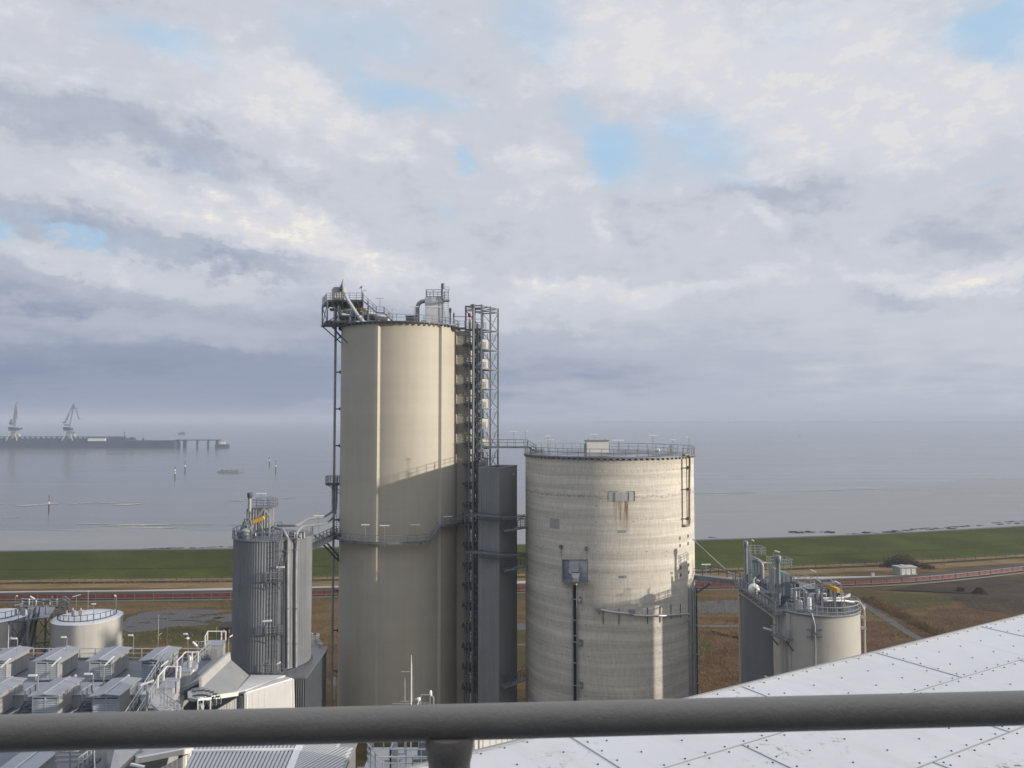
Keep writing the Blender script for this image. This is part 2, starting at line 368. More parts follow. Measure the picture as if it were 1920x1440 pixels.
# ================================================================ ground
def gmat(name, stops, scale=.05, fine=.9, rough=.95, bmp=.0):
    m, t, b = newmat(name); pos = t('ShaderNodeNewGeometry').outputs['Position']
    a = t.noise(t.mapv(pos, (1, 1.9, 1)), scale, 6, .65); f = t.noise(pos, fine, 5, .7); g = t.noise(t.mapv(pos, (.35, 1.2, 1), (5, 9, 0)), scale * 5, 5, .65)
    x = t.math('ADD', t.math('MULTIPLY', a, .6), t.math('ADD', t.math('MULTIPLY', f, .34), t.math('MULTIPLY', g, .42)))
    c = t.ramp(t.range(x, .50, .88), stops); t.l.new(c, b.inputs['Base Color']); b.inputs['Roughness'].default_value = rough; b.inputs['Specular IOR Level'].default_value = .15
    if bmp: bump(t, b, f, bmp, .3)
    return m
M['ground'] = gmat('rough_pasture', [(0, (.060, .050, .018)), (.3, (.085, .062, .022)), (.5, (.125, .080, .032)), (.7, (.165, .108, .046)), (1, (.085, .08, .022))], .035, .8, .95, .6)
M['drygrass'] = gmat('dry_grass', [(0, (.14, .095, .045)), (.4, (.20, .135, .066)), (.7, (.26, .175, .09)), (1, (.18, .135, .065))], .06, .7)
M['olive'] = gmat('olive_grass', [(0, (.052, .050, .014)), (.5, (.078, .070, .022)), (1, (.11, .088, .032))], .07, .8)
M['brownreed'] = gmat('brown_reed', [(0, (.068, .040, .020)), (.4, (.105, .060, .030)), (.75, (.15, .086, .044)), (1, (.09, .054, .028))], .09, .9, .95, .8)
M['darkscrub'] = gmat('dark_scrub_soil', [(0, (.034, .026, .019)), (.5, (.064, .047, .032)), (1, (.105, .074, .046))], .08, .7)
M['dike'] = gmat('dike_grass', [(0, (.034, .044, .004)), (.40, (.046, .058, .006)), (.60, (.060, .072, .009)), (.8, (.078, .088, .014)), (1, (.09, .086, .022))], .03, 1.2)
M['asphalt'] = gmat('grey_asphalt', [(0, (.11, .11, .11)), (1, (.17, .165, .16))], .1, 2)
M['palepath'] = gmat('pale_concrete_track', [(0, (.40, .37, .32)), (1, (.52, .48, .42))], .1, 2)
M['gravel'] = gmat('grey_gravel', [(0, (.12, .115, .105)), (1, (.19, .18, .165))], .1, 2)
def ribbon(path, w0, w1, z, n=1, wob=0.0):      # sheet along a plan path, w0 to its left .. w1 to its right
    mb = MB(); L = []; R_ = []
    for i, p in enumerate(path):
        d = path[min(i + 1, len(path) - 1)] - path[max(i - 1, 0)]; d = V((d.x, d.y, 0)).normalized(); nn = V((-d.y, d.x, 0))
        L.append(V((p.x, p.y, z)) + nn * (w0 + random.uniform(-wob, wob))); R_.append(V((p.x, p.y, z)) - nn * (w1 + random.uniform(-wob, wob)))
    N = len(path); mb.add(L + R_, [(i, i + 1, N + i + 1, N + i) for i in range(N - 1)]); return mb
CREST = [(-4000, 120), (-1500, 190), (-600, 222), (-300, 244), (-172, 254.5), (-94, 259), (7.5, 267.5), (66, 277), (129, 288.5), (210, 313), (500, 420), (1500, 800), (4000, 1700)]
def sm(tab, x): return sum(interp(tab, x + k * 12) for k in (-2, -1, 0, 1, 2)) / 5
xs = [-4000, -2500, -1500, -900] + [-600 + 20 * k for k in range(63)] + [700, 1000, 1500, 2500, 4000]
crest = [V((x, sm(CREST, x), 0)) for x in xs]
slope = lambda x: interp([(-172, 17), (210, 24)], x)
mb = MB(); rows = []
for x, c in zip(xs, crest):
    s = slope(x); rows.append([V((x, c.y + 24, -1.6)), V((x, c.y + 3.2, 5.9)), V((x, c.y, 6)), V((x, c.y - s * .62, 2.4)), V((x, c.y - s * .70, 2.25)), V((x, c.y - s, .3)), V((x, c.y - s - 8, -.12))])
vsl = [p for r in rows for p in r]; k = 7
mb.add(vsl, [(i * k + j, i * k + j + 1, (i + 1) * k + j + 1, (i + 1) * k + j) for i in range(len(rows) - 1) for j in range(k - 1)])
structure(mb.build('dike', M['dike'], smooth=60))
structure(ribbon([V((c.x, c.y + 1.7, 0)) for c in crest], 1.3, 1.2, 5.99).build('crest_path', M['asphalt']))
structure(ribbon([V((x, c.y - slope(x) * .665, 0)) for x, c in zip(xs, crest)], .30, .35, 2.40).build('dike_track', M['olive']))
gm = MB(); gv = [V((x, -2500, 0)) for x in xs] + [V((x, c.y - 6, 0)) for x, c in zip(xs, crest)]; N = len(xs)
gm.add(gv, [(i, i + 1, N + i + 1, N + i) for i in range(N - 1)]); structure(gm.build('ground', M['ground']))
foot = [V((x, c.y - slope(x) - .8, 0)) for x, c in zip(xs, crest) if -900 <= x <= 700]
structure(ribbon(foot, .6, 3.2, .30, wob=.3).build('reed_strip', M['drygrass']))
structure(ribbon([p - V((0, 6.5, 0)) for p in foot], 3.2, 5.0, .008, wob=1.2).build('dry_grass_strip', M['drygrass']))
roadpx = [(-300, 1120), (0, 1111.5), (230, 1109), (440, 1104.5), (610, 1101.5), (985, 1091.5), (1350, 1085), (1590, 1083), (1700, 1081), (1770, 1079), (1850, 1072), (1920, 1062), (2200, 1030)]
road = smooth_path([G(*p) for p in roadpx], 6)
structure(ribbon(road, 1.7, 1.6, .016).build('road', M['palepath']))
structure(ribbon([p + V((0, -4.4, 0)) for p in road if p.x < 40], .7, .7, .016).build('drain_path', M['asphalt']))
def patch(name, px, m, z, wob=.8, sub=5, into=None, label=None, cat=None):
    pts = [G(*p, z) for p in px]; pts = smooth_path(pts + [pts[0]], sub)[:-1]
    pts = [p + V((random.uniform(-wob, wob), random.uniform(-wob, wob), 0)) for p in pts]
    mb = into or MB(); c = sum(pts, V()) / len(pts)
    for a, b in zip(pts, pts[1:] + pts[:1]): mb.face([c, a, b])
    return mb if into else structure(mb.build(name, m), label, cat)
OLV, RDF, ISL, SND, WRK = MB(), MB(), MB(), MB(), MB()
patch('olive_field', [(-60, 1180), (120, 1165), (300, 1150), (440, 1190), (430, 1205), (250, 1212), (60, 1215)], M['olive'], .010, 1.0, into=OLV)
patch('olive_field', [(985, 1170), (1100, 1172), (1300, 1180), (1300, 1245), (985, 1250), (900, 1210)], M['olive'], .010, 1.0, into=OLV)
patch('olive_field', [(1590, 1122), (1700, 1112), (1790, 1116), (1790, 1130), (1720, 1142), (1660, 1143), (1610, 1135)], M['olive'], .010, 1.0, into=OLV)
patch('scrub_ground', [(1640, 1106), (1780, 1090), (1960, 1082), (2100, 1100), (2100, 1140), (1930, 1160), (1850, 1150), (1800, 1128), (1740, 1110)], M['darkscrub'], .012, 1.2)
patch('reed_field', [(1300, 1178), (1400, 1190), (1660, 1165), (1690, 1200), (1700, 1260), (1500, 1300), (1280, 1320)], M['brownreed'], .008, 1.5, into=RDF)
patch('reed_field', [(1690, 1168), (1790, 1138), (1880, 1150), (2050, 1160), (2000, 1215), (1800, 1230), (1745, 1205)], M['brownreed'], .014, 1.2, into=RDF)
patch('reed_field', [(560, 1215), (660, 1210), (660, 1262), (560, 1265)], M['brownreed'], .008, .6, into=RDF)
structure(ribbon(smooth_path([G(1540, 1112), G(1592, 1120), G(1640, 1146), G(1700, 1184), G(1760, 1218), G(1900, 1290)], 6), 1.1, 1.1, .02, wob=.1).build('path', M['gravel']), 'grey gravel path running down right behind the right hand silos', 'path')
structure(ribbon(smooth_path([G(1605, 1118), G(1660, 1140), G(1720, 1172), G(1800, 1215)], 8), .2, 2.2, .024, wob=.5).build('reed_edge', M['brownreed']))
structure(ribbon(smooth_path([G(1280, 1173), G(1340, 1174), G(1420, 1170), G(1520, 1150)], 5), .9, .9, .02, wob=.1).build('path', M['gravel']), 'grey path below the flood pond left of the right hand silos', 'path')
structure(ribbon([G(940, 1208), G(985, 1209), G(1060, 1211)], .5, .5, .02).build('path', M['gravel']), 'short path glimpsed between the shaft and the concrete silo', 'path')
# shallow flood water
m, t, b = newmat('flood_water'); pos = t('ShaderNodeNewGeometry').outputs['Position']
b.inputs['Base Color'].default_value = (.060, .060, .056, 1); b.inputs['Roughness'].default_value = .34; b.inputs['Specular IOR Level'].default_value = .3; b.inputs['IOR'].default_value = 1.33
M['pond'] = m
def pond(px, wob, label): return patch('pond', px, M['pond'], .03, wob, 6, None, label, 'pond')
pond([(225, 1168), (262, 1150), (320, 1144), (395, 1143), (425, 1146), (400, 1153), (418, 1158), (380, 1166), (395, 1171), (330, 1174), (290, 1181), (240, 1184)], .55, 'large shallow flood pond right of the pale storage tanks')
pond([(395, 1160), (440, 1150), (520, 1150), (520, 1162), (430, 1168)], .6, 'flood pond partly hidden behind the ribbed silo')
pond([(1290, 1128), (1340, 1126), (1400, 1127), (1430, 1135), (1400, 1147), (1330, 1149), (1285, 1148)], .5, 'grey flood pond between the concrete silo and the right hand silos')
pond([(950, 1170), (1000, 1169), (1010, 1178), (950, 1180)], .3, 'sliver of flood water seen between the shaft and the concrete silo')
for px, py, ww in ((300, 1160, 22), (345, 1163, 30), (270, 1168, 14), (385, 1152, 18), (320, 1151, 16), (245, 1175, 10), (365, 1157, 12)):
    patch('grass_island', [(px - ww, py), (px, py - .9), (px + ww, py - .2), (px + ww * .3, py + 1.0)], M['olive'], .045, .35, into=ISL)

structure(OLV.build('olive_field', M['olive'])); structure(RDF.build('reed_field', M['brownreed'])); structure(ISL.build('grass_island', M['olive']))
# ================================================================ mud flat and sea
m, t, b = newmat('wet_mud'); pos = t('ShaderNodeNewGeometry').outputs['Position']
a = t.noise(t.mapv(pos, (.010, .045, 1)), 1.0, 7, .62, dist=.4); g = t.noise(t.mapv(pos, (.05, .30, 1)), 1.0, 5, .65)
x = t.math('ADD', t.math('MULTIPLY', a, .65), t.math('MULTIPLY', g, .35))
t.l.new(t.ramp(t.range(x, .34, .68), [(0, (.19, .182, .178)), (.5, (.24, .232, .228)), (1, (.30, .292, .285))]), b.inputs['Base Color'])
t.l.new(t.range(x, .38, .62, .28, .5), b.inputs['Roughness']); bump(t, b, t.noise(t.mapv(pos, (.15, .8, 1)), 1, 4), .10, .3); M['mud'] = m
m, t, b = newmat('grey_sea'); pos = t('ShaderNodeNewGeometry').outputs['Position']
a = t.noise(t.mapv(pos, (.0016, .0065, 1)), 1.0, 6, .6, dist=.3); g = t.noise(t.mapv(pos, (.004, .05, 1)), 1.0, 6, .7)
t.l.new(t.ramp(a, [(.3, (.10, .104, .108)), (.7, (.14, .138, .133))]), b.inputs['Base Color'])
t.l.new(t.math('ADD', t.range(a, .3, .7, .12, .18), t.range(g, .4, .7, 0, .06)), b.inputs['Roughness']); b.inputs['IOR'].default_value = 1.33
bump(t, b, t.noise(t.mapv(pos, (.25, .7, 1)), 1, 4, .6), .03, .10); M['sea'] = m
sm_ = MB(); sx = [-40000, -12000, -4000] + [-1500 + 100 * k for k in range(31)] + [4000, 12000, 40000]
top = [V((x, 41000, -1.0)) for x in sx]; bot = [V((x, sm(CREST, x) + 12, -1.0)) for x in sx]; N = len(sx)
sm_.add(bot + top, [(i, i + 1, N + i + 1, N + i) for i in range(N - 1)]); structure(sm_.build('sea', M['sea']))
mx = [-900 + 12 * k for k in range(150)]
def edge(x): return interp([(-900, 300), (-300, 340), (-120, 356), (40, 470), (130, 515), (260, 560), (500, 690), (900, 900)], x) + 10 * sin(x * .021) + 7 * sin(x * .067 + 1) + random.uniform(-3, 3)
mm = MB(); N = len(mx); mm.add([V((x, sm(CREST, x) + 8, -.92)) for x in mx] + [V((x, edge(x), -.97)) for x in mx], [(i, i + 1, N + i + 1, N + i) for i in range(N - 1)])
structure(mm.build('mudflat', M['mud']))
M['foam'] = gmat('pale_sandbank', [(0, (.36, .33, .28)), (1, (.52, .49, .42))], .1, .5, .6)
M['wrack'] = gmat('dark_seaweed', [(0, (.03, .028, .024)), (1, (.06, .05, .04))], .1, .5)
def bar(name, px0, px1, py, th, m, z=-.88, dy=0.0, n=16):
    mb = SND; A = []; B = []
    for k in range(n + 1):
        f = k / n; p = px0 + (px1 - px0) * f; y = py + dy * f + .08 * th * sin(f * 9 + px0); h = th * (sin(pi * f)**.6) * (.5 + .5 * random.random())
        A.append(G(p, y - h * .5, z)); B.append(G(p, y + h * .5 + .05, z))
    mb.add(A + B, [(i, i + 1, n + 2 + i, n + 1 + i) for i in range(n)])
for a in ((25, 120, 949, 2.2, -6), (125, 190, 945, 1.5, -4), (150, 280, 944.5, 1.0, -4), (210, 270, 947, 3.0, -3), (430, 470, 938, 1.6, -3), (420, 560, 941, 1.5, -9), (140, 215, 982, 1.4, 0), (190, 330, 985, 3.2, -2), (215, 335, 988.5, 2.4, 1), (320, 400, 983, 1.5, 0), (425, 470, 983, 1.2, 0), (60, 230, 993.5, 1.3, 1.5), (0, 45, 970, 1.0, 0), (600, 620, 922, 1.4, -1), (1300, 1420, 925, 1.2, -2), (1590, 1660, 918, 1.2, -2), (1890, 1920, 912, 1.0, -1), (1310, 1400, 928, 1.0, -1), (1480, 1600, 921, 1.0, -3), (1680, 1800, 920, .9, -3), (1420, 1500, 933, .8, -1), (1750, 1900, 926, .8, -4), (1320, 1470, 960, .7, -2), (0, 8, 945, 1.2, 0)):
    bar('sandbank', a[0], a[1], a[2], a[3], M['foam'], -.88, a[4])
for a in ((1470, 1525, 997, 3.6, 2), (1500, 1580, 996, 3.6, 2), (1590, 1700, 1001, 1.6, -4), (1620, 1790, 998, 2.2, -8), (1700, 1920, 992.5, 1.8, -12), (1860, 1920, 980, 2.0, -3), (1330, 1350, 1007, 1.2, 2), (272, 290, 1029, 1.6, -1), (290, 400, 1028, 1.6, -2), (400, 445, 1025, 2.0, 0), (80, 105, 1031, 1.0, 0)):
    mb = WRK; w_ = a[1] - a[0]
    for q in range(max(3, int(w_ / 7))):
        f = random.random(); c = a[0] + w_ * f; l = random.uniform(3, 9); y = a[2] + a[4] * f + random.uniform(-.35, .35) * a[3]; h = a[3] * random.uniform(.15, .5); z = -.86 + .004 * (q % 7)
        pts = [G(c + l * cos(2 * pi * k / 9) * random.uniform(.7, 1.1), y + h * sin(2 * pi * k / 9) * random.uniform(.6, 1.1), z) for k in range(9)]; mb.face(pts)

structure(SND.build('sandbank', M['foam']))
o = WRK.build('seaweed', M['wrack']); o['kind'] = 'stuff'; tag(o, 'dark seaweed patches washed up along the outer foot of the dike', 'seaweed')
for a in () and ((1300, 1560, 975, 5, -3), (1310, 1480, 981, 4, -2), (1330, 1600, 969, 3, 0), (0, 240, 1010, 3, -2), (200, 440, 1012, 4, -5), (120, 300, 1001, 2.5, -2), (1600, 1920, 966, 2.5, -2)):
    bar('mud_ripple', a[0], a[1], a[2], a[3], M['darkmud'] if 'darkmud' in M else M.setdefault('darkmud', gmat('dark_wet_mud', [(0, (.07, .062, .058)), (1, (.12, .11, .10))], .02, .3, .45)), -.90, a[4], 30)
sh = MB(); pts = []
for k in range(60):
    x = 900 + k * 160; pts.append((x, 8600 - .08 * x, 8 + 9 * abs(sin(k * .7)) + 6 * random.random()))
sh.add([V((x, y, -1.2)) for x, y, z in pts] + [V((x, y + 60, z)) for x, y, z in pts] + [V((x, y + 400, -1.2)) for x, y, z in pts], [(i + o, i + 1 + o, 60 + i + 1 + o, 60 + i + o) for o in (0, 60) for i in range(59)])
structure(sh.build('far_shore', M['darkscrub']))
# scattered dead-grass stalks over the rough pasture (one uncountable mass)
tf = MB()
def tuft(p, h, n):
    for _ in range(n):
        a = random.uniform(0, 2 * pi); q = p + V((random.uniform(-.6, .6), random.uniform(-.6, .6), 0)); wd = V((cos(a), sin(a), 0)) * random.uniform(.03, .09)
        tip = q + V((random.uniform(-.25, .25), random.uniform(-.25, .25), h * random.uniform(.6, 1.2))); tf.face([q - wd, q + wd, tip])
for _ in range(2600):
    px = random.choice((random.uniform(1290, 1400), random.uniform(1590, 1930), random.uniform(1640, 1930))); py = random.uniform(1120, 1300)
    tuft(G(px, py), .5, 4)
for _ in range(900): tuft(G(random.uniform(1605, 1800), 0 + 1118) if False else G(*(lambda s: (1612 + 190 * s + random.uniform(0, 30), 1122 + 96 * s))(random.random())), 1.1, 5)
for _ in range(1500): tuft(G(random.uniform(-20, 660), random.uniform(1122, 1225)), .4, 3)
for _ in range(1700):
    q = random.choice(foot); 
    if -220 < q.x < 260: tuft(q + V((random.uniform(-10, 10), random.uniform(-6, -1.5), 0)), .8, 4)
o = tf.build('dry_grass', M['drygrass']); o['kind'] = 'stuff'; tag(o, 'dead grass stalks scattered over the rough pasture', 'grass')
# ================================================================ tall cream silo
TC = (-19.45, 132.0); TR = 10.1
m, t, b = newmat('cream_render'); pos = t('ShaderNodeNewGeometry').outputs['Position']
ca = t('ShaderNodeSeparateXYZ', {0: pos})
n = t.noise(pos, .22, 5, .6); s = t.noise(t.mapv(pos, (1.6, 1.6, .05)), 1.0, 4, .6); fz = t.math('FRACT', t.math('DIVIDE', ca.outputs[2], 2.1))
band = t.math('MULTIPLY', t.range(t.math('ABSOLUTE', t.math('SUBTRACT', fz, .5)), .485, .5), .10)
lift = t.noise(t.mapv(pos, (.03, .03, .48)), 1.0, 2, .5)
f = t.math('SUBTRACT', t.math('MULTIPLY', t.range(n, .3, .7, .95, 1.04), t.math('MULTIPLY', t.range(s, .3, .75, 1.02, .94), t.range(lift, .3, .7, .965, 1.03))), band)
t.l.new(t.mix(1.0, (.475, .445, .37, 1), t('ShaderNodeCombineColor', {0: f, 1: f, 2: f}).outputs[0], 'MULTIPLY'), b.inputs['Base Color']); b.inputs['Roughness'].default_value = .62
bump(t, b, t.noise(pos, 1.2, 4), .05, .05); M['cream'] = m
ztop = P(735, 604, TC[1] - TR).z
silo = thing('tall_silo', 'tall cream cylindrical silo with vertical pilasters, the highest structure of the works', 'silo', (TC[0], TC[1], 0))
def ang(px, py=900, c=TC, r=TR): p, n = hit(px, py, c[0], c[1], r); return math.degrees(atan2(n.x, -n.y))
a1, a2, a0 = ang(708), ang(826), ang(677)
poly = []
k = 0
while k < 360:
    a = k - 180
    r = TR
    if a1 - .8 < a < a2 + .8: r = TR - .42
    if abs(a - a1) < 3.0 or abs(a - a2) < 3.0: k += 2.5; continue
    elif a < a0: r = TR - .12
    poly.append((a, r)); k += 2.5
poly += [(a1 - 3.0, TR), (a1 - .8, TR), (a1 + .8, TR - .42), (a1 + 3.0, TR - .42), (a2 - 3.0, TR - .42), (a2 - .8, TR - .42), (a2 + .8, TR), (a2 + 3.0, TR), (a0 - .01, TR - .12), (a0 + .01, TR)]
poly.sort(); pl = [(TC[0] + r * sin(radians(a)), TC[1] - r * cos(radians(a))) for a, r in poly]
mb = MB(); mb.prism(pl, 0, ztop); mb.build('wall', M['cream'], silo, smooth=20)
mb = MB(); mb.lathe(TC[0], TC[1], [(TR + .18, ztop + .002), (TR + .32, ztop + .03), (TR + .32, ztop + .2), (TR - .2, ztop + .2)], 72)
for k in range(72):
    a = radians(k * 5); mb.obox((TC[0] + (TR + .2) * sin(a), TC[1] - (TR + .2) * cos(a), ztop - .12), (.18, .34, .24), a)
mb.build('roof_edge', M['dark'], silo, smooth=30)
mb = MB(); mb.rail(arc(TC[0], TC[1], TR + .15, -62, 298, ztop + .2, 72), 1.1, 1.5, .035); mb.build('roof_railing', M['steel'], silo)
# dividing cream box beside the stair tower
xb0, xb1 = XX(850, 131), XX(880, 131); zb = P(870, 620, 131).z
mb = MB(); mb.box(xb0 - 1.5, xb1, 131, 138, 0, zb); mb.build('stair_side_wall', M['cream'], silo)
mb = MB(); y0 = P(870, 620, 131).z
z = ztop - 2.9
while z > 3:
    mb.box(XX(868, 130.5), XX(884, 130.5), 128.6, 130.98, z - .12, z + .12)
    mb.build('landing_bracket', M['dark'], silo); mb = MB()
    z -= 3.37
# ring walkway: level on the left, climbing on the right
zw0 = P(715, 1018, TC[1] - TR - 1.1).z; zw1 = P(850, 990, TC[1] - TR - .2).z
aS0, aS1 = ang(800), ang(818)
pts = []
for k in range(61):
    a = -84 + (ang(857) + 12 + 84) * k / 60
    z = zw0 if a < aS0 else zw1 if a > aS1 else zw0 + (zw1 - zw0) * (a - aS0) / (aS1 - aS0)
    pts.append((a, z))
def wp(a, z, r): return V((TC[0] + r * sin(radians(a)), TC[1] - r * cos(radians(a)), z))
mb = MB()
for (a, z), (c, d) in zip(pts, pts[1:]):
    mb.hexa([wp(a, z - .22, TR + .05), wp(a, z - .22, TR + 1.15), wp(c, d - .22, TR + 1.15), wp(c, d - .22, TR + .05)], [wp(a, z, TR + .05), wp(a, z, TR + 1.15), wp(c, d, TR + 1.15), wp(c, d, TR + .05)])
for a, z in pts[2::5]:
    mb.beam(wp(a, z - .35, TR - .1), wp(a, z - .3, TR + 1.15), .16, .26)
ringw = mb.build('ring_walkway', M['steel'], silo)
mb = MB(); mb.rail([wp(a, z, TR + 1.12) for a, z in pts], 1.1, 1.5, .038, kick=True); mb.build('railing', M['steel'], ringw)

# riser pipe on the left
RX, RY = XX(626.3, 131), 131.0
riser = thing('riser_pipe', 'long grey vertical pipe running up the left side of the tall cream silo', 'pipe', (RX, RY, 0))
mb = MB(); mb.cyl(RX, RY, 0, P(627, 563, RY).z, .215, 12)
for py in (680, 745, 875, 1075, 1190): z = P(626, py, RY).z; mb.cyl(RX, RY, z - .08, z + .08, .26, 12)
mb.build('pipe', M['mid'], riser, smooth=40)
for py in (698, 767, 836, 975, 1047, 1108, 1182, 1258):
    z = P(626, py, RY).z; mb = MB(); mb.beam((RX, RY, z), (TC[0] - TR + .25, RY + .2, z + .05), .16, .22); mb.box(TC[0] - TR - .10, TC[0] - TR + .2, RY - .35, RY + .6, z - .22, z + .28); mb.build('bracket', M['dark'], riser)
# service platform halfway up the riser pipe
zp = P(626, 905, 131).z
plat = thing('service_platform', 'small railed platform around the riser pipe halfway up the tall silo', 'platform', (RX, RY, zp))
x0, x1 = XX(611.5, 130.5), XX(640, 130.5)
mb = MB(); mb.box(x0, RX - .3, 129.9, 132, zp - .2, zp); mb.box(RX + .3, x1, 129.9, 132, zp - .2, zp); mb.box(RX - .3, RX + .3, 131.4, 132.02, zp - .19, zp - .01); mb.beam((x0 + .1, 130, zp - .3), (x1 + .5, 130, zp - .3), .14, .2); mb.build('deck', M['dark'], plat)
mb = MB(); mb.rail([(x1 - .5, 129.95, zp), (x0, 129.95, zp), (x0, 131.95, zp), (x1 - .5, 131.95, zp)], 1.15, .75, .035, (.35, .68)); mb.rail([(x1, 129.95, zp), (x1 - .9, 129.95, zp)], 1.15, .6, .035, (.35, .68)); mb.build('railing', M['dark'], plat)
for y in (130.05, 131.9): mb = MB(); mb.beam((x0 + .3, y, zp - .25), (x1 + .2, y, zp - 2.0), .1); mb.build('brace', M['dark'], plat)
lad = MB(); lad.ladder((XX(634.5, 130.4), 130.4), zw0 + .1, zp + 1, (1, 0, 0), .6, None, .04, .32)
tag(lad.build('access_ladder', M['steel']), 'steel ladder from the ring walkway up to the small platform by the riser pipe', 'ladder')

# ---------------------------------------------------------------- transfer platform on the silo top, left
YT = 127.5
zu = P(640, 563, YT).z; zl = P(640, 606.5, 130).z
tp = thing('transfer_platform', 'two level steel platform with stairs overhanging the left edge of the tall silo roof', 'platform', (-29, 130, zl))
nl, nr, fl, fr = P(613, 562, 127), P(680.5, 562.5, 127), P(604, 567, 133), P(676, 571, 134.5)
for q in (nl, nr, fl, fr): q.z = zu
mb = MB(); mb.hexa([q + V((0, 0, -.32)) for q in (nl, nr, fr, fl)], [nl, nr, fr, fl]); 
for k in range(8): mb.beam(nl.lerp(nr, k / 7) - V((0, 0, .5)), fl.lerp(fr, k / 7) - V((0, 0, .5)), .16, .36)
mb.build('upper_deck', M['dark'], tp)
mb = MB(); mb.rail([nr, nl, fl, fr], 1.15, 1.1, .032, (.33, .66)); mb.build('railing', M['steel'], tp)
ll, lf, lr = P(613.5, 604, 127), P(604.3, 608, 133), P(668, 604, 127)
for q in (ll, lf, lr): q.z = zl
lb = V((lr.x + .5, 134, zl))
mb = MB(); mb.hexa([q + V((0, 0, -.25)) for q in (ll, lr, lb, lf)], [ll, lr, lb, lf]); mb.beam(ll - V((.1, .1, .1)), lf - V((.1, 0, .1)), .2, .4); mb.beam(ll - V((0, .14, .1)), lr - V((0, .14, .1)), .2, .4); mb.build('lower_deck', M['dark'], tp)
zm = P(640, 592.5, 129).z
ml, mr_ = XX(627, 129), XX(700, 129)
mb = MB(); mb.box(ml, mr_, 128, 133, zm - .3, zm); mb.build('middle_deck', M['dark'], tp)
mb = MB(); mb.rail([(ml, 128, zm), (mr_, 128, zm)], 1.1, 1.0, .03); mb.build('railing', M['steel'], tp)
for q, base in ((nl, ll), (fl, lf)):
    mb = MB(); mb.beam(V((base.x, base.y, zl)), V((base.x, q.y, zu)), .2); mb.build('post', M['steel'], tp)
for px in (626.5, 634, 690, 657, 680):
    mb = MB(); p = P(px, 600, 127.6); mb.beam((p.x, 127.6, ztop + .2 if px > 640 else zl), (p.x, 127.6, zu - .3 if px < 682 else zm + 2.2), .2); mb.build('post', M['steel'], tp)
mb = MB()
mb.beam(ll, V((lf.x, fl.y, zu - .5)), .1); mb.beam(lf, V((ll.x, nl.y, zu - .5)), .1); mb.beam(nl - V((0, 0, .5)), P(664, 592, 127.4), .1); mb.beam(P(613, 604, 126.9), P(632, 592, 127), .12)
mb.beam(lf - V((0, 0, .1)), P(643, 646, 131.8), .16); mb.beam(ll - V((0, 0, .1)), P(651.5, 643, 124.5), .16); mb.beam(P(622, 610, 129), P(642, 636, 130), .22)
mb.beam(P(628, 640, 129.5), P(646, 624, 130), .2)
mb.box(P(643, 636, 130).x, P(643, 636, 130).x + .9, 129.6, 130.4, P(643, 637, 130).z, P(643, 633, 130).z)
mb.build('brace', M['dark'], tp)
s0, s1, s2, s3 = P(680, 563, 127.6), P(705, 585.5, 127.6), P(720, 587, 127.6), P(736, 602.5, 127.6)
mb = MB(); mb.stairs(s0, s1, 1.0, 13); mb.beam(s1, s2, 1.0, .12); mb.rail([s1 + V((0, .5, 0)), s2 + V((0, .5, 0))], 1.05, 1.2); mb.stairs(s2, s3, 1.0, 9)
mb.beam(s1 - V((0, 0, .1)), V((s1.x, s1.y, ztop + .2)), .12); mb.build('stair', M['steel'], tp)
hb = thing('drive_housing', 'ribbed metal housing on the upper deck of the transfer platform', 'housing', tuple(P(632, 561, 129.5)))
h0, h1, h2 = P(620.5, 561, 130.5), P(626, 562, 128.6), P(645, 562, 128.6)
mb = MB(); pr = ribs((h1.x, h1.y), (h2.x, h2.y), .35, .05) + [V((h2.x, 131)), V((h0.x, 131))]; mb.prism(pr, zu + .02, P(630, 538, 128.6).z); mb.build('casing', M['cladding'], hb)
mb = MB(); mb.box(h1.x - .05, h2.x + .05, 128.45, 128.6, zu + .02, zu + .55); mb.build('base_skirt', M['rust'], hb)
ch = thing('chute_pipe', 'steep grey chute pipe with pointed hood leaning over the transfer platform', 'pipe', tuple(P(660, 600, 126.8)))
mb = MB(); c0, c1, c2, c3 = P(642.5, 526, 128), P(644.5, 547, 127.8), P(652, 562, 126.4), P(680, 605, 124.5)
mb.tube([c0, c1, c2, c3], [.12, .30, .29, .27], 12); mb.build('pipe', M['bright'], ch, smooth=50)
mb = MB(); mb.slab([P(634.5, 543.5, 128), P(640, 532, 128), P(642.4, 522.5, 128), P(645, 534, 128), P(646, 545, 128), P(641, 541, 128)], (0, .5, 0)); mb.build('hood', M['filter'], ch)
mb = MB(); mb.tube([P(674, 594, 124.9), P(682, 606, 124.4)], [.42, .36], 12); mb.build('collar', M['bright'], ch, smooth=50)
cv = thing('drag_conveyor', 'pale tubular conveyor slung under the upper deck of the transfer platform', 'conveyor', tuple(P(660, 590, 130)))
mb = MB(); mb.tube([P(632, 578, 131), P(665, 585, 130.5), P(676, 590, 130)], [.55, .62, .5], 14); mb.tube([P(690, 589, 130), P(728, 600, 128.5)], .5, 14); mb.build('tube', M['white'], cv, smooth=50)
for a_, b_, d_ in ((618, 625, 580), (669, 677, 579.5), (680, 686, 580)):
    mb = MB(); p, q = P(a_, d_ - 2, 129), P(b_, d_ + 2, 129); mb.box(p.x, q.x, 129, 130, q.z, p.z); mb.build('motor', M['orange'], cv)
mb = MB(); mb.box(P(633, 570, 129).x, P(639, 570, 129).x, 129, 130.3, P(633, 590, 129).z, P(633, 570, 129).z); mb.box(P(680, 582, 129).x, P(690, 580, 129).x, 129, 130.3, P(633, 594, 129).z, P(633, 582, 129).z); mb.build('hopper', M['bright'], cv)
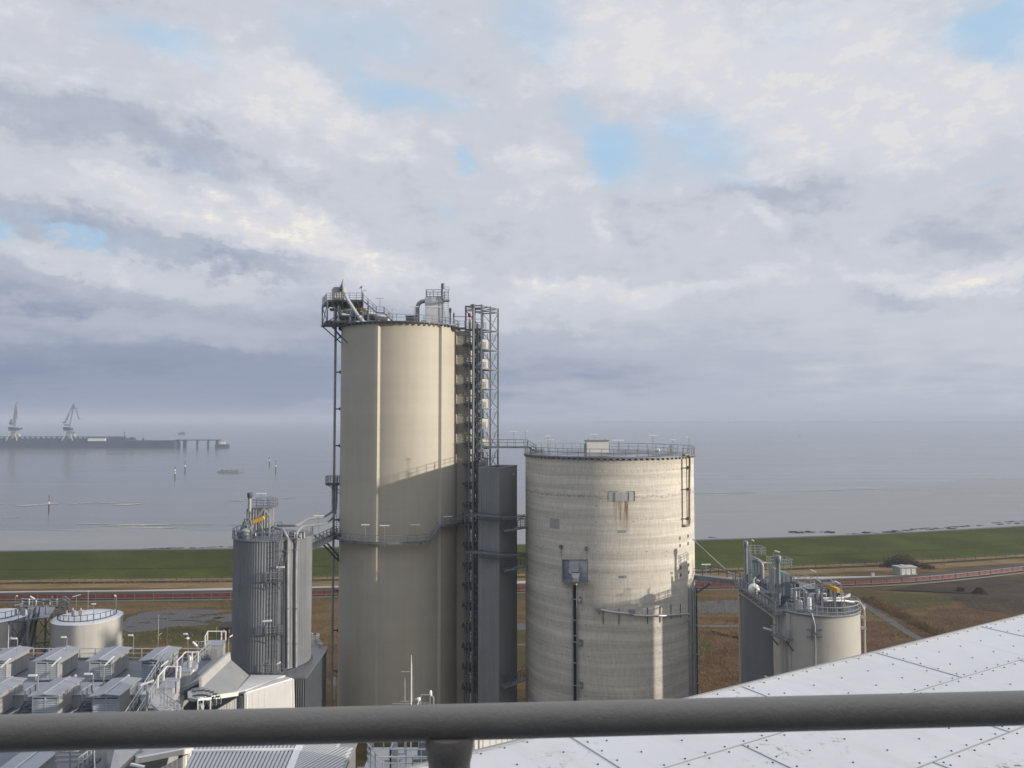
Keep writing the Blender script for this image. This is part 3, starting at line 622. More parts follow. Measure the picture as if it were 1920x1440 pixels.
mb = MB(); ip = P(677.5, 562, 128); mb.tube([ip, V((ip.x, ip.y, P(677, 536, 128).z))], .05, 6); mb.ball((ip.x, ip.y, P(677, 538, 128).z), .18); mb.beam((ip.x - .35, ip.y, ip.z + 1.9), (ip.x + .2, ip.y, ip.z + 2.3), .12); mb.tube([(ip.x + .35, ip.y, ip.z), (ip.x + .35, ip.y, ip.z + 1.7)], .02, 5)
tag(mb.build('weather_station', M['steel']), 'slim instrument pole on the transfer platform beside the head of the stairs', 'instrument pole')

# ---------------------------------------------------------------- filter unit on the silo roof
YF = 128.0; zr = ztop + .2
fu = thing('filter_unit', 'pale box filter unit with curved duct and railed top on the tall silo roof', 'filter unit', (XX(813, YF), YF, zr))
fx0, fx1 = XX(795, YF), XX(831, YF); fz1 = P(810, 556.5, YF).z
mb = MB(); mb.prism([(fx0, YF), (fx1, YF), (fx1, YF + 2.6), (fx0, YF + 2.6)], zr, fz1)
for k in range(1, 5): mb.box(fx0 - .015, fx1 + .015, YF - .02, YF + .02, zr + (fz1 - zr) * k / 5 - .02, zr + (fz1 - zr) * k / 5 + .02)
mb.build('housing', M['tankroof'], fu)
mb = MB(); dx = XX(779.5, YF); zd = P(780, 563, YF).z
mb.tube([(dx, YF + 1, zr), (dx, YF + 1, zd - 1.1)] + [(dx + 1.1 - 1.1 * cos(a), YF + 1, zd - 1.1 + 1.1 * sin(a)) for a in (.3, .6, .9, 1.2, 1.57)] + [(fx0 + .02, YF + 1, zd)], .36, 14); mb.build('duct', M['mid'], fu, smooth=50)
mb = MB(); mb.rail([(XX(826, YF), YF, fz1 + .05), (XX(797, YF), YF, fz1 + .05), (XX(797, YF), YF + 2.4, fz1 + .05), (XX(826, YF), YF + 2.4, fz1 + .05)], 1.15, 1.35, .045, (.35, .68)); mb.box(XX(796.5, YF), XX(828, YF), YF - .04, YF + 2.5, fz1 + .01, fz1 + .07); mb.build('railing', M['steel'], fu)
sx_ = XX(829.5, YF)
mb = MB(); mb.cyl(sx_, YF - .1, P(0, 561, YF).z, P(0, 543, YF).z, .26, 16); stk = mb.build('stack', M['bright'], fu, smooth=40)
mb = MB(); mb.lathe(sx_, YF - .1, [(.28, P(0, 543, YF).z), (.36, P(0, 539, YF).z), (.36, P(0, 532.5, YF).z), (.26, P(0, 531.5, YF).z)], 16); mb.build('cap', M['filter'], stk, smooth=40)
mb = MB(); lx = XX(836, YF); mb.ladder((lx, YF - .3), zr, P(0, 545, YF).z, (1, 0, 0), .6, None, .035, .35)
for k in range(5): z = P(0, 566 - 5.4 * k, YF).z; mb.tube([(lx - .45, YF - .3, z), (lx - .4, YF - .95, z), (lx + .4, YF - .95, z), (lx + .45, YF - .3, z)], .03, 5)
for xo in (-.43, -.15, .15, .43): mb.beam((lx + xo, YF - .95, P(0, 566, YF).z), (lx + xo, YF - .95, P(0, 543, YF).z), .04)
mb.hexa([(lx - .5, YF - 1, P(0, 567, YF).z), (lx + .5, YF - 1, P(0, 567, YF).z), (lx + .5, YF - .2, P(0, 567, YF).z), (lx - .5, YF - .2, P(0, 567, YF).z)], [(lx - .6, YF - 1.05, P(0, 564, YF).z), (lx + .6, YF - 1.05, P(0, 564, YF).z), (lx + .6, YF - .2, P(0, 564, YF).z), (lx - .6, YF - .2, P(0, 564, YF).z)])
mb.tube([(lx + .45, YF - .3, P(0, 545, YF).z), (lx + .45, YF - .3, P(0, 537.5, YF).z), (lx + .1, YF - .3, P(0, 537.5, YF).z), (lx + .05, YF - .3, P(0, 540, YF).z)], .04, 5)
mb.build('caged_ladder', M['steel'], fu)
mb = MB(); x = XX(769, 126); mb.box(x - .85, x + .9, 126, 128, zr + .5, zr + 1.3); mb.box(x - .95, x + 1.0, 125.9, 128.1, zr + 1.302, zr + 1.42)
for xo in (-.7, .7): mb.box(x + xo - .1, x + xo + .1, 126.2, 127.8, zr, zr + .498)
tag(mb.build('roof_blower', M['dark']), 'dark low machine box on legs beside the curved duct on the tall silo roof', 'blower')
for px, top, r, lab in ((843, 577, .16, 'dark upright vent pipe with rounded head right of the pale filter unit'), (850, 586, .10, 'thin short vent pipe with flat cap at the right end of the tall silo roof')):
    mb = MB(); x = XX(px, 126); z1 = P(px, top, 126).z; mb.lathe(x, 126, [(r * .8, zr), (r * .8, z1 - .9), (r * 1.3, z1 - .8), (r * 1.3, z1 - .3), (r * 1.6, z1 - .2), (r * .4, z1)], 12); tag(mb.build('vent_pipe', M['dark'], smooth=40), lab, 'vent pipe', 'vent pipes on the tall silo roof')
mb = MB(); x = XX(792, 126); mb.hexa([(x - .5, 126, zr), (x + .5, 126, zr), (x + .5, 127, zr), (x - .5, 127, zr)], [(x - .3, 126.1, zr + .7), (x + .4, 126.1, zr + .7), (x + .4, 127, zr + .7), (x - .3, 127, zr + .7)])
tag(mb.build('roof_hatch', M['bright']), 'small sloping metal hatch box on the tall silo roof left of the pale filter unit', 'hatch')

# ================================================================ stair tower
TA, TB, TCn = V((XX(902.5, 128.2), 128.2, 0)), V((XX(872.5, 129.4), 129.4, 0)), V((XX(933.5, 132.6), 132.6, 0)); TD = TB + TCn - TA
TM = TA.lerp(TCn, .52); TN = TB.lerp(TD, .52)
zt = P(902, 571, 128.2).z
st = thing('stair_tower', 'open steel lattice stair tower standing between the tall silo and the concrete silo', 'stair tower', tuple((TA + TD) / 2))
for q in (TA, TB, TCn, TD, TM, TN):
    mb = MB(); mb.beam(q, q + V((0, 0, zt)), .30); mb.build('post', M['steel'], st)
levels = []; z = ztop - .3
while z > 2: levels.append(z); z -= 3.37
zs = [zt - .15, ztop + 3.0] + levels
mb = MB()
for i, z in enumerate(zs):
    up = V((0, 0, z))
    for a, b_ in ((TA, TB), (TA, TCn), (TCn, TD), (TB, TD), (TM, TN)): mb.beam(a + up, b_ + up, .13, .2)
for a, b_ in zip(zs, zs[1:]):
    for p, q in ((TA, TB), (TM, TCn), (TD, TB), (TCn, TD)):
        mb.beam(p + V((0, 0, b_)), q + V((0, 0, a)), .09)
    h = (a + b_) / 2
    for p, q in ((TM, TCn), (TA, TB)): mb.beam(p + V((0, 0, h)), q + V((0, 0, h)), .06)
mb.build('bracing', M['steel'], st)
for z in levels:
    mb = MB(); u = (TB - TA).normalized(); vv = (TCn - TA).normalized()
    c = [TA + u * .2 + vv * .2, TB - u * .0 + vv * .2, TB + vv * 1.3, TA + u * .2 + vv * 1.3]
    mb.hexa([p + V((0, 0, z - .12)) for p in c], [p + V((0, 0, z)) for p in c])
    ln = mb.build('landing', M['dark'], st)
    mb = MB(); mb.rail([TB + vv * .2 + V((0, 0, z)), TA + vv * .2 + V((0, 0, z)), TA + vv * 1.3 + V((0, 0, z))], 1.1, .7, .03, (.3, .5, .7)); mb.build('railing', M['dark'], ln)
for i, (z1, z0) in enumerate(zip(levels, levels[1:])):
    mb = MB(); zm_ = (z0 + z1) / 2; oA = TA + u * 1.0 + vv * 1.3; oB = TM + u * 1.0 + vv * .2
    p2 = TA + u * 2.1 + vv * 1.3; q2 = TM + u * 2.1 + vv * .2
    mb.stairs(oA + V((0, 0, z0)), oB + V((0, 0, zm_)), .8, 8); mb.stairs(q2 + V((0, 0, zm_)), p2 + V((0, 0, z1)), .8, 8)
    c = [TM + u * .3 + vv * .2, TM + u * 2.7 + vv * .2, TM + u * 2.7 + vv * 1.2, TM + u * .3 + vv * 1.2]
    mb.hexa([p + V((0, 0, zm_ - .1)) for p in c], [p + V((0, 0, zm_)) for p in c]); mb.rail([TM + u * .3 + vv * 1.2 + V((0, 0, zm_)), TCn - vv * .3 + u * .3 + V((0, 0, zm_))], 1.1, .6, .03, (.3, .6))
    mb.build('stair', M['mid'], st)
    mb = MB(); s0, s1 = TB + vv * .5 - u * .5, TA + vv * .5 + u * .6
    mb.stairs(s0 + V((0, 0, z0)), s1 + V((0, 0, zm_)), .7, 8); s0, s1 = s0 + vv * .9, s1 + vv * .9; mb.stairs(s1 + V((0, 0, zm_)), s0 + V((0, 0, z1)), .7, 8)
    for j in range(8): q = TB.lerp(TA, .06) + V((0, 0, z0 + .4 * j)); mb.beam(q, TB.lerp(TA, .30) + V((0, 0, z0 + .4 * j)), .07)
    mb.beam(TB.lerp(TA, .55) + V((0, 0, z0)), TA + V((0, 0, z1)), .10); mb.beam(TB.lerp(TA, .55) + V((0, 0, z1)), TA + V((0, 0, z0)), .10); mb.beam(TB.lerp(TA, .55) + V((0, 0, z0 + 1.2)), TA + V((0, 0, z0 + 1.2)), .08); mb.beam(TB.lerp(TA, .55) + V((0, 0, zm_)), TA + V((0, 0, zm_)), .12, .2)
    mb.build('front_stair', M['dark'], st)
    mb = MB(); c = [TA + vv * .55 + u * .25, TM - vv * .15 + u * .25]
    mb.slab([c[0] + V((0, 0, z0 + .15)), c[1] + V((0, 0, z0 + .15)), c[1] + V((0, 0, z0 + 1.65)), c[0] + V((0, 0, z0 + 1.65))], u * .05); mb.build('infill_panel', M['tankwall'], st)
for px, r, pt in ((879, .10, 600), (881.5, .06, 600), (887, .22, 578), (893, .07, 610), (896, .07, 610)):
    mb = MB(); x = XX(px, 128.6); z1 = P(px, pt, 128.6).z; mb.cyl(x, 128.5 - (px - 880) * .02, 0, z1, r, 10)
    if r > .2: mb.lathe(x, 128.4, [(.22, z1), (.5, z1 + .5), (.5, z1 + .6), (.2, z1 + .65)], 12)
    mb.build('riser', M['steel'] if r > .09 else M['dark'], st, smooth=40)
mb = MB(); x = XX(879.5, 125.6); z1 = P(880, 591, 125.6).z; mb.cyl(x, 125.6, z1 - 1.2, z1 - .35, .05, 6); mb.lathe(x, 125.6, [(.18, z1 - .35), (.26, z1 - .2), (.26, z1 + .25), (.1, z1 + .4)], 12); tag(mb.build('warning_light', M['redlamp'], smooth=40), 'red obstruction light on a short stem at the top of the stair tower', 'warning light')
# bridge from silo roof to tower
mb = MB(); zz = ztop - .3; p, q = V((TC[0] + TR - .6, 128.2, zz)), V((TB.x + .2, 128.0, zz)); mb.beam(p, q, 1.2, .25); 
gw = tag(mb.build('roof_gangway', M['dark']), 'short dark gangway from the tall silo roof to the stair tower', 'gangway')
mb = MB(); mb.rail([p + V((0, -.55, .1)), q + V((0, -.55, .1))], 1.1, 1.0); mb.rail([p + V((0, -.55, 1.9)), q + V((1, -.55, 1.9))], .06, 9, .05, (), posts=False); mb.build('railing', M['steel'], gw)

# ================================================================ corrugated shaft
SA, SB, SCc = V((XX(936, 118), 118)), V((XX(897, 118.7), 118.7)), V((XX(969.5, 124.7), 124.7)); SDc = SB + SCc - SA
zs_ = P(936, 878, 118).z
sh_ = thing('corrugated_shaft', 'square grey corrugated shaft tower between the stair tower and the concrete silo', 'tower', ((SA.x + SDc.x) / 2, (SA.y + SDc.y) / 2, 0))
mb = MB(); mb.prism(ribs(SB, SA, .26, .07), 0, zs_, False); i = len(mb.f)
mb.f = mb.f[:-1]; mb.m = mb.m[:-1]
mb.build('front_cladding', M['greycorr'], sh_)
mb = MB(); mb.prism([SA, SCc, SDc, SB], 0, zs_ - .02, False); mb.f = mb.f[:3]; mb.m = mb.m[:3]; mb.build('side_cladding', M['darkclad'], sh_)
mb = MB()
for a, b_ in ((SA, SB), (SA, SCc), (SCc, SDc), (SDc, SB)): mb.beam(V((a.x, a.y, zs_ + .06)), V((b_.x, b_.y, zs_ + .06)), .16, .12)
mb.build('coping', M['mid'], sh_)
mb = MB(); mb.face([V((q.x, q.y, zs_ - 1.6)) for q in (SA, SCc, SDc, SB)]); mb.build('recessed_roof', M['dark'], sh_)
mb = MB(); mb.ball(P(963, 889, 123.2), .12); mb.build('lamp', M['lamp'], sh_)
# pipe bridges running across the shaft to the concrete silo
CC = (15.75, 125.0); CR = 13.55
for i, (ya, yb, lab) in enumerate(((966, 969, 'upper bundle of steel channels crossing the corrugated shaft to the concrete silo'), (1036, 1040, 'lower bundle of steel channels crossing the corrugated shaft to the concrete silo'))):
    p0, p1, p2, p3 = P(872, ya - 2, 126), P(896, ya - 1, 117.9), P(938, yb, 117.3), P(984, yb, 123.5)
    pb = thing('pipe_bridge', lab, 'pipe bridge', tuple(p2), 'pipe bridges across the shaft')
    mb = MB()
    for a, b_ in ((p0, p1), (p1, p2), (p2, p3)):
        mb.beam(a, b_, .35, .22); mb.beam(a + V((0, .3, -.32)), b_ + V((0, .3, -.32)), .3, .14)
    mb.build('channel', M['steel'], pb)
    mb = MB()
    for dz in (.2, .34): mb.tube([q + V((0, -.05, dz)) for q in (p0, p1, p2, p3)], .045, 6)
    mb.beam(p1 + V((.2, .0, -.75)), p2 + V((-.3, .0, -.75)), .2, .28)
    mb.build('cable', M['dark'], pb)
for ya, lab in ((995, 'upper railed footbridge between the corrugated shaft and the concrete silo'), (1070, 'middle railed footbridge between the corrugated shaft and the concrete silo'), (1288, 'lowest railed footbridge between the corrugated shaft and the concrete silo')):
    p, q = P(941, ya, 118.7), P(984.5, ya + 4, 122.5); z = p.z; q.z = z
    fb = thing('footbridge', lab, 'footbridge', tuple(p), 'footbridges beside the shaft')
    mb = MB(); mb.beam(p, q, 1.1, .3); mb.build('deck', M['steel'], fb)
    mb = MB(); mb.rail([p + V((.3, -.5, .1)), q + V((0, -.5, .1))], 1.15, .45, .025, (.33, .66)); mb.rail([p + V((0, .5, .1)), q + V((0, .5, .1))], 1.15, .6, .03, (.33, .66)); mb.beam(p + V((1.0, .5, .1)), q + V((0, .5, 2.0)), .06); mb.beam(p + V((0, -.5, 0)), p + V((0, -.5, 2.1)), .12); mb.build('railing', M['dark'], fb)
# top footbridge stair tower -> concrete silo
zcap = P(1128, 857, CC[1] - CR).z
p, q = P(905, 840, 129.2), P(989, 840, 128.2); z = P(960, 838.5, 128.2).z; p.z = q.z = z
fb = thing('footbridge', 'long high footbridge from the stair tower over to the concrete silo roof', 'footbridge', tuple(p))
mb = MB(); mb.beam(p, q, 1.2, .32); mb.build('deck', M['steel'], fb)
mb = MB(); mb.rail([p + V((0, -.6, .16)), q + V((0, -.6, .16))], 1.1, 1.4); mb.rail([p + V((0, .6, .16)), q + V((0, .6, .16))], 1.1, 1.4); mb.build('railing', M['steel'], fb)
mb = MB(); mb.stairs(q + V((0, 0, .1)), V((q.x + 1.4, q.y - .2, zcap + .1)), 1.0, 4); mb.build('stair', M['steel'], fb)

# ================================================================ concrete silo
m, t, b = newmat('slipform_concrete'); g_ = t('ShaderNodeNewGeometry'); pos = g_.outputs['Position']
sp_ = t('ShaderNodeSeparateXYZ', {0: t('ShaderNodeVectorMath', {0: pos, 1: (CC[0], CC[1], 0)}, operation='SUBTRACT').outputs[0]})
th = t.math('ARCTAN2', sp_.outputs[0], t.math('MULTIPLY', sp_.outputs[1], -1)); zz_ = sp_.outputs[2]
cyl = t('ShaderNodeCombineXYZ', {0: t.math('MULTIPLY', th, CR), 1: zz_, 2: 0.0}).outputs[0]
cw = va_ = t('ShaderNodeVectorMath', {0: cyl, 1: t('ShaderNodeVectorMath', {0: t('ShaderNodeVectorMath', {0: t.noise(t.mapv(cyl, (.12, .12, 1)), 1, 3, .5, 'Color'), 1: (.5, .5, .5)}, operation='SUBTRACT').outputs[0], 'Scale': .55}, operation='SCALE').outputs[0]}, operation='ADD').outputs[0]
bands = t.noise(t.mapv(cw, (.022, .85, 1)), 1.0, 5, .62); bands2 = t.noise(t.mapv(cw, (.10, 2.6, 1), (3, 1, 0)), 1.0, 4, .6)
streak = t.noise(t.mapv(cyl, (3.6, .55, 1)), 1.0, 5, .66); fine = t.noise(cyl, 4.0, 5, .7); big = t.noise(cyl, .14, 4, .55)
lz = t.math('FRACT', t.math('DIVIDE', zz_, 1.32)); seam = t.range(t.math('ABSOLUTE', t.math('SUBTRACT', lz, .5)), .47, .5)
pit = t.math('MULTIPLY', t.range(t.noise(t.mapv(cyl, (2.4, 3.5, 1), (9, 0, 0)), 1.0, 3, .6), .60, .68), t.range(t.noise(t.mapv(cw, (.05, .9, 1), (0, 7, 0)), 1.0, 3), .53, .60))
val = t.math('MULTIPLY', t.range(bands, .30, .70, .74, 1.15), t.range(bands2, .3, .7, .90, 1.08))
val = t.math('MULTIPLY', val, t.math('MULTIPLY', t.range(streak, .3, .7, .86, 1.10), t.range(fine, .3, .7, .92, 1.07)))
val = t.math('MULTIPLY', val, t.range(big, .3, .7, .90, 1.07))
val = t.math('MULTIPLY', val, t.math('SUBTRACT', 1.0, t.math('ADD', t.math('MULTIPLY', seam, t.range(big, .4, .6, .02, .14)), t.math('MULTIPLY', pit, .62))))
zr1 = hit(1100, 931, CC[0], CC[1], CR)[0].z; zr2 = hit(1100, 882, CC[0], CC[1], CR)[0].z
zw = t.math('ADD', zz_, t.range(t.noise(t.mapv(cyl, (.5, .1, 1)), 1, 3), .3, .7, -.25, .25))
row1 = t.math('MULTIPLY', t.range(t.math('ABSOLUTE', t.math('SUBTRACT', zw, zr1)), .05, .34, 1, 0), t.range(t.noise(t.mapv(cyl, (1.9, 2.6, 1), (4, 2, 0)), 1, 4, .65), .46, .60))
dots = t.math('LESS_THAN', t.math('ADD', t.math('POWER', t.math('SUBTRACT', t.math('FRACT', t.math('DIVIDE', t.math('MULTIPLY', th, CR), 1.05)), .5), 2.0), t.math('POWER', t.math('DIVIDE', t.math('SUBTRACT', zz_, zr2), 1.05), 2.0)), .008)
val = t.math('MULTIPLY', val, t.math('SUBTRACT', 1.0, t.math('ADD', t.math('MULTIPLY', row1, .42), t.math('MULTIPLY', dots, .35))))
up_ = t.range(zz_, 41.5, 44.4, 0, 1)
val = t.math('MULTIPLY', val, t.range(up_, .35, 1.0, 1.06, .93))
base_c = t.mix(t.range(zz_, 8, 40), (.55, .52, .47, 1), (.715, .67, .58, 1))
base_c = t.mix(t.range(big, .35, .65), base_c, (.60, .575, .52, 1))
cc_ = t.mix(1.0, base_c, t('ShaderNodeCombineColor', {0: val, 1: val, 2: val}).outputs[0], 'MULTIPLY')
hp, hn = hit(1166, 940, CC[0], CC[1], CR); hth = atan2(hn.x, -hn.y) * CR
dth = t.math('ABSOLUTE', t.math('SUBTRACT', t.math('MULTIPLY', th, CR), hth)); dzz = t.math('SUBTRACT', hp.z + .1, zz_)
rm = t.math('MULTIPLY', t.range(dth, .9, 1.5, 1, 0, True), t.math('MULTIPLY', t.range(dzz, -.05, .1), t.range(dzz, 0, 5.5, 1, 0)))
rs = t.math('MULTIPLY', rm, t.range(t.noise(t.mapv(cyl, (3.5, .13, 1)), 1, 4, .6), .42, .70))
cc_ = t.mix(t.math('MULTIPLY', rs, 1.6, clamp=True), cc_, (.155, .075, .03, 1))
t.l.new(cc_, b.inputs['Base Color']); b.inputs['Roughness'].default_value = .85; b.inputs['Specular IOR Level'].default_value = .25
bump(t, b, t.math('ADD', t.math('MULTIPLY', streak, .5), t.math('ADD', t.math('MULTIPLY', bands2, .6), t.math('MULTIPLY', fine, .6))), .35, .10)
M['concrete'] = m
m, t, b = newmat('wet_roof'); pos = t('ShaderNodeNewGeometry').outputs['Position']; n = t.noise(t.mapv(pos, (.25, .6, 1)), 1, 5, .6)
t.l.new(t.ramp(n, [(.3, (.06, .065, .07)), (.7, (.13, .135, .14))]), b.inputs['Base Color']); t.l.new(t.range(n, .44, .56, .10, .62), b.inputs['Roughness']); t.l.new(t.range(n, .44, .56, .45, .10), b.inputs['Specular IOR Level']); M['wetroof'] = m
cs = thing('concrete_silo', 'broad weathered concrete silo with horizontal stain bands right of the tall cream silo', 'silo', (CC[0], CC[1], 0))
mb = MB(); mb.lathe(CC[0], CC[1], [(CR, 0), (CR, zcap - .45)], 128); mb.build('wall', M['concrete'], cs, smooth=40)
mb = MB(); mb.lathe(CC[0], CC[1], [(CR - .2, zcap - .449), (CR + .25, zcap - .2), (CR + .25, zcap - .02), (CR - .3, zcap - .02)], 128)
for k in range(96):
    a = radians(k * 3.75); mb.obox((CC[0] + (CR + .12) * sin(a), CC[1] - (CR + .12) * cos(a), zcap - .36), (.42, .26, .24), a)
mb.build('rim', M['steel'], cs, smooth=30)
mb = MB(); mb.lathe(CC[0], CC[1], [(CR - .1, zcap - .12), (CR - .1, zcap), (CR - .3, zcap + .01), (.1, zcap + .12)], 96); mb.build('roof', M['wetroof'], cs, smooth=30)
mb = MB(); mb.rail(arc(CC[0], CC[1], CR + .12, -70, 290, zcap, 96), 1.15, 1.75, .032, (.5,)); mb.build('railing', M['steel'], cs)
def cpt(px, py, out=0.0, c=CC, r=CR): p, n = hit(px, py, c[0], c[1], r); return p + n * out
def cpatch(px0, px1, py0, py1, th, c=CC, r=CR):
    mb = MB(); n = 4; A = []
    pm, nm = hit((px0 + px1) / 2, py0, c[0], c[1], r); z1 = pm.z; z0 = hit((px0 + px1) / 2, py1, c[0], c[1], r)[0].z
    for k in range(n + 1):
        p, nn = hit(px0 + (px1 - px0) * k / n, (py0 + py1) / 2, c[0], c[1], r); A.append((p, nn))
    for (p, pn), (q, qn) in zip(A, A[1:]):
        a0, a1 = p - pn * .05, q - qn * .05; b0, b1 = p + pn * th, q + qn * th
        mb.hexa([V((x.x, x.y, z0)) for x in (b0, b1, a1, a0)], [V((x.x, x.y, z1)) for x in (b0, b1, a1, a0)])
    return mb
wh = cpatch(1142, 1190, 922, 939.5, .05).build('wall_hatch', M['filter'] if False else M['cladding'], cs, label='grey panelled hatch with rust streaks below it')
fr_ = MB()
for a_, b_ in (((1142, 921.5), (1190, 921.5)), ((1190, 921.5), (1190, 939)), ((1153, 923), (1153, 939)), ((1179, 923), (1179, 939))): fr_.beam(cpt(*a_, .08), cpt(*b_, .08), .07)
ORG['wall_hatch'] = ORG[cs.name]; fr_.build('frame', M['steel'], wh)
cpatch(1031, 1049, 972, 991, .02).build('repair_patch', M['unit'], cs, label='smooth bluish grey patch on the concrete wall')
cpatch(1159, 1174, 994, 999, .03).build('vent_grille', M['mid'], cs); cpatch(1160.5, 1175, 1079, 1084, .03).build('vent_grille', M['mid'], cs)
for px, py in ((1275, 1009), (1275, 1023), (1290, 1005), (1290, 1019), (1276, 1064), (1276.5, 1078), (1291, 1059), (1291.5, 1073)):
    cpatch(px - 1.3, px + 1.3, py - 3, py + 3, .015).build('wall_opening', M['dark'], cs)
# drain pipe at right of the silo
dp = thing('drain_pipe', 'rust brown rainwater pipe loop down the upper right of the concrete silo', 'pipe', tuple(cpt(1288, 984)))
mb = MB(); mb.tube([cpt(1277, 853.5, .5), cpt(1284, 851.5, .55), cpt(1287.2, 855, .5), cpt(1288, 862, .45), cpt(1288.4, 900, .35), cpt(1289, 980, .3), cpt(1288.5, 984.5, .3), cpt(1280, 986, .3), cpt(1279.5, 984, .3)], .17, 10); mb.build('pipe', M['rust'], dp, smooth=50)
mb = MB(); mb.tube([cpt(1277.8, 858, .1), cpt(1279, 986, .1)], .07, 6); mb.build('thin_pipe', M['rust'], dp)
for py in (876.5, 917, 972):
    mb = MB(); mb.beam(cpt(1277, py + 1, .12), cpt(1289.5, py, .2), .12, .16); mb.beam(cpt(1286.5, py - 1, .3), cpt(1290, py + 2, .3), .3); mb.build('clamp', M['dark'], dp)
# roof furniture of the concrete silo
rh = thing('roof_housing', 'white boxy housing with sheet roof on the wet concrete silo roof', 'housing', (XX(1121, 125), 125, zcap))
mb = MB(); x0, x1 = XX(1100.5, 124), XX(1142, 124); z1 = P(0, 826, 124).z; mb.prism([V((x0, 124)), V((x1, 124)), V((x1, 127)), V((x0, 127))], zcap + .06, z1 - .1)
for z in (zcap + .75,): mb.box(x0 - .02, x1 + .02, 123.97, 124.03, z - .02, z + .02)
mb.build('casing', M['white'], rh)
mb = MB(); mb.box(x0 - .12, x1 + .12, 123.85, 127.15, z1 - .1, z1 + .04); mb.box(x0 + .2, x0 + .35, 124.3, 124.5, z1 + .04, z1 + .3); mb.box(x1 - .6, x1 - .5, 124.3, 124.5, z1 + .04, z1 + .25); mb.build('roof', M['steel'], rh)
mb = MB(); x0 = XX(1096.5, 124.6); mb.box(x0, XX(1100.2, 124.6), 124.5, 126, zcap + .06, z1 - .5); mb.build('side_duct', M['cladding'], rh)
mb = MB(); p = P(1233, 842, 127); mb.ball((p.x, 127, zcap + .35), .42, 14, .8); mb.cyl(p.x, 127, zcap, zcap + .3, .3, 12); tag(mb.build('dome_vent', M['white'], smooth=50), 'small white domed vent on the right half of the concrete silo roof', 'vent')
mb = MB(); p = P(1258, 842, 127); mb.box(p.x - .2, p.x + .2, 126.8, 127.2, zcap, zcap + 1.2); tag(mb.build('roof_cabinet', M['mid']), 'slim grey cabinet standing by the railing on the right of the concrete silo roof', 'cabinet')
mb = MB(); 
for k in range(7): p = P(993 + k * 3.5, 843, 128); mb.tube([(p.x, 128 - .3 * (k % 3), zcap + .05), (p.x + .2, 128, zcap + .5 + .15 * (k % 2)), (p.x + .5, 128.3, zcap + .5), (p.x + .6, 128.3, zcap + .05)], .09, 8)
tag(mb.build('roof_pipework', M['bright']), 'short bent pipes crowded at the left edge of the concrete silo roof', 'pipework')
# conveyor head box and vertical chain conveyor on the concrete face
hb = thing('elevator_head', 'machine box with louvred side panels and spout mounted on the concrete silo wall', 'machine', tuple(cpt(1078, 1092)))
def face_pt(px, py, out): p, n = hit(1078, py, CC[0], CC[1], CR); d = ray(px, py); tt = ((p + n * out) - V((0, 0, H))).dot(n) / d.dot(n); return V((0, 0, H)) + d * tt
def fbox(mb, px0, px1, py0, py1, o0, o1):
    mb.hexa([face_pt(px0, py1, o1), face_pt(px1, py1, o1), face_pt(px1, py1, o0), face_pt(px0, py1, o0)], [face_pt(px0, py0, o1), face_pt(px1, py0, o1), face_pt(px1, py0, o0), face_pt(px0, py0, o0)])
mb = MB(); fbox(mb, 1054, 1102, 1050, 1088, .02, .10); mb.build('back_panel', M['tankroof'], hb)
mb = MB()
for px in (1053.5, 1101): fbox(mb, px, px + 1.6, 1048, 1092, .1, 1.3)
fbox(mb, 1053, 1103, 1088, 1092, .1, 1.35); fbox(mb, 1054, 1102, 1049, 1050.5, .1, .3)
for k in range(5): fbox(mb, 1056 + k * 2.4, 1056.5 + k * 2.4, 1051, 1086, .1, .16)
fbox(mb, 1055, 1068, 1081, 1082, 1.2, 1.28); fbox(mb, 1089, 1102, 1074, 1075, 1.2, 1.28); fbox(mb, 1089, 1102, 1083, 1084, 1.2, 1.28)
mb.build('frame', M['steel'], hb)
mb = MB(); fbox(mb, 1069, 1085, 1056, 1073, .1, .9); fbox(mb, 1066, 1072, 1066, 1075, .1, 1.0); mb.build('drive_casing', M['cladding'], hb)
mb = MB(); mb.hexa([face_pt(1074, 1084, 1.4), face_pt(1086, 1084, 1.4), face_pt(1086, 1084, .1), face_pt(1074, 1084, .1)], [face_pt(1071, 1074.5, 1.0), face_pt(1087, 1074.5, 1.0), face_pt(1087, 1074.5, .1), face_pt(1071, 1074.5, .1)]); fbox(mb, 1074, 1086, 1084, 1091, .1, 1.5); mb.build('spout', M['cladding'], hb)
vc = thing('vertical_conveyor', 'black vertical chain conveyor between steel rails down the concrete silo face', 'conveyor', tuple(cpt(1080, 1310)))
zt_, zb_ = cpt(1079, 1093).z, 0.0; pm, nm = hit(1079.5, 1200, CC[0], CC[1], CR); tg = V((-nm.y, nm.x, 0))
if tg.x < 0: tg = -tg
def vpt(s, z, o): return V((pm.x, pm.y, 0)) + tg * s + nm * o + V((0, 0, z))
mb = MB()
for s in (-.33, .33): mb.beam(vpt(s, 0, .35), vpt(s, zt_, .35), .12, .3)
mb.build('guide_rail', M['mid'], vc)
mb = MB(); mb.beam(vpt(0, 0, .22), vpt(0, zt_, .22), .50, .12); mb.build('belt', M['black'], vc)
for py in (1122, 1161, 1190, 1202, 1241, 1283):
    z = hit(1079, py, CC[0], CC[1], CR)[0].z; mb = MB(); mb.beam(vpt(-.42, z, .52), vpt(.42, z, .52), .1, .12); mb.build('rung', M['mid'], vc)
mb = MB(); mb.hexa([vpt(-.4, zt_ - .2, .6), vpt(.4, zt_ - .2, .6), vpt(.4, zt_ - .2, .1), vpt(-.4, zt_ - .2, .1)], [vpt(-.35, zt_ + .25, .9), vpt(.35, zt_ + .25, .9), vpt(.35, zt_ + .25, .1), vpt(-.35, zt_ + .25, .1)]); mb.build('inlet', M['cladding'], vc)
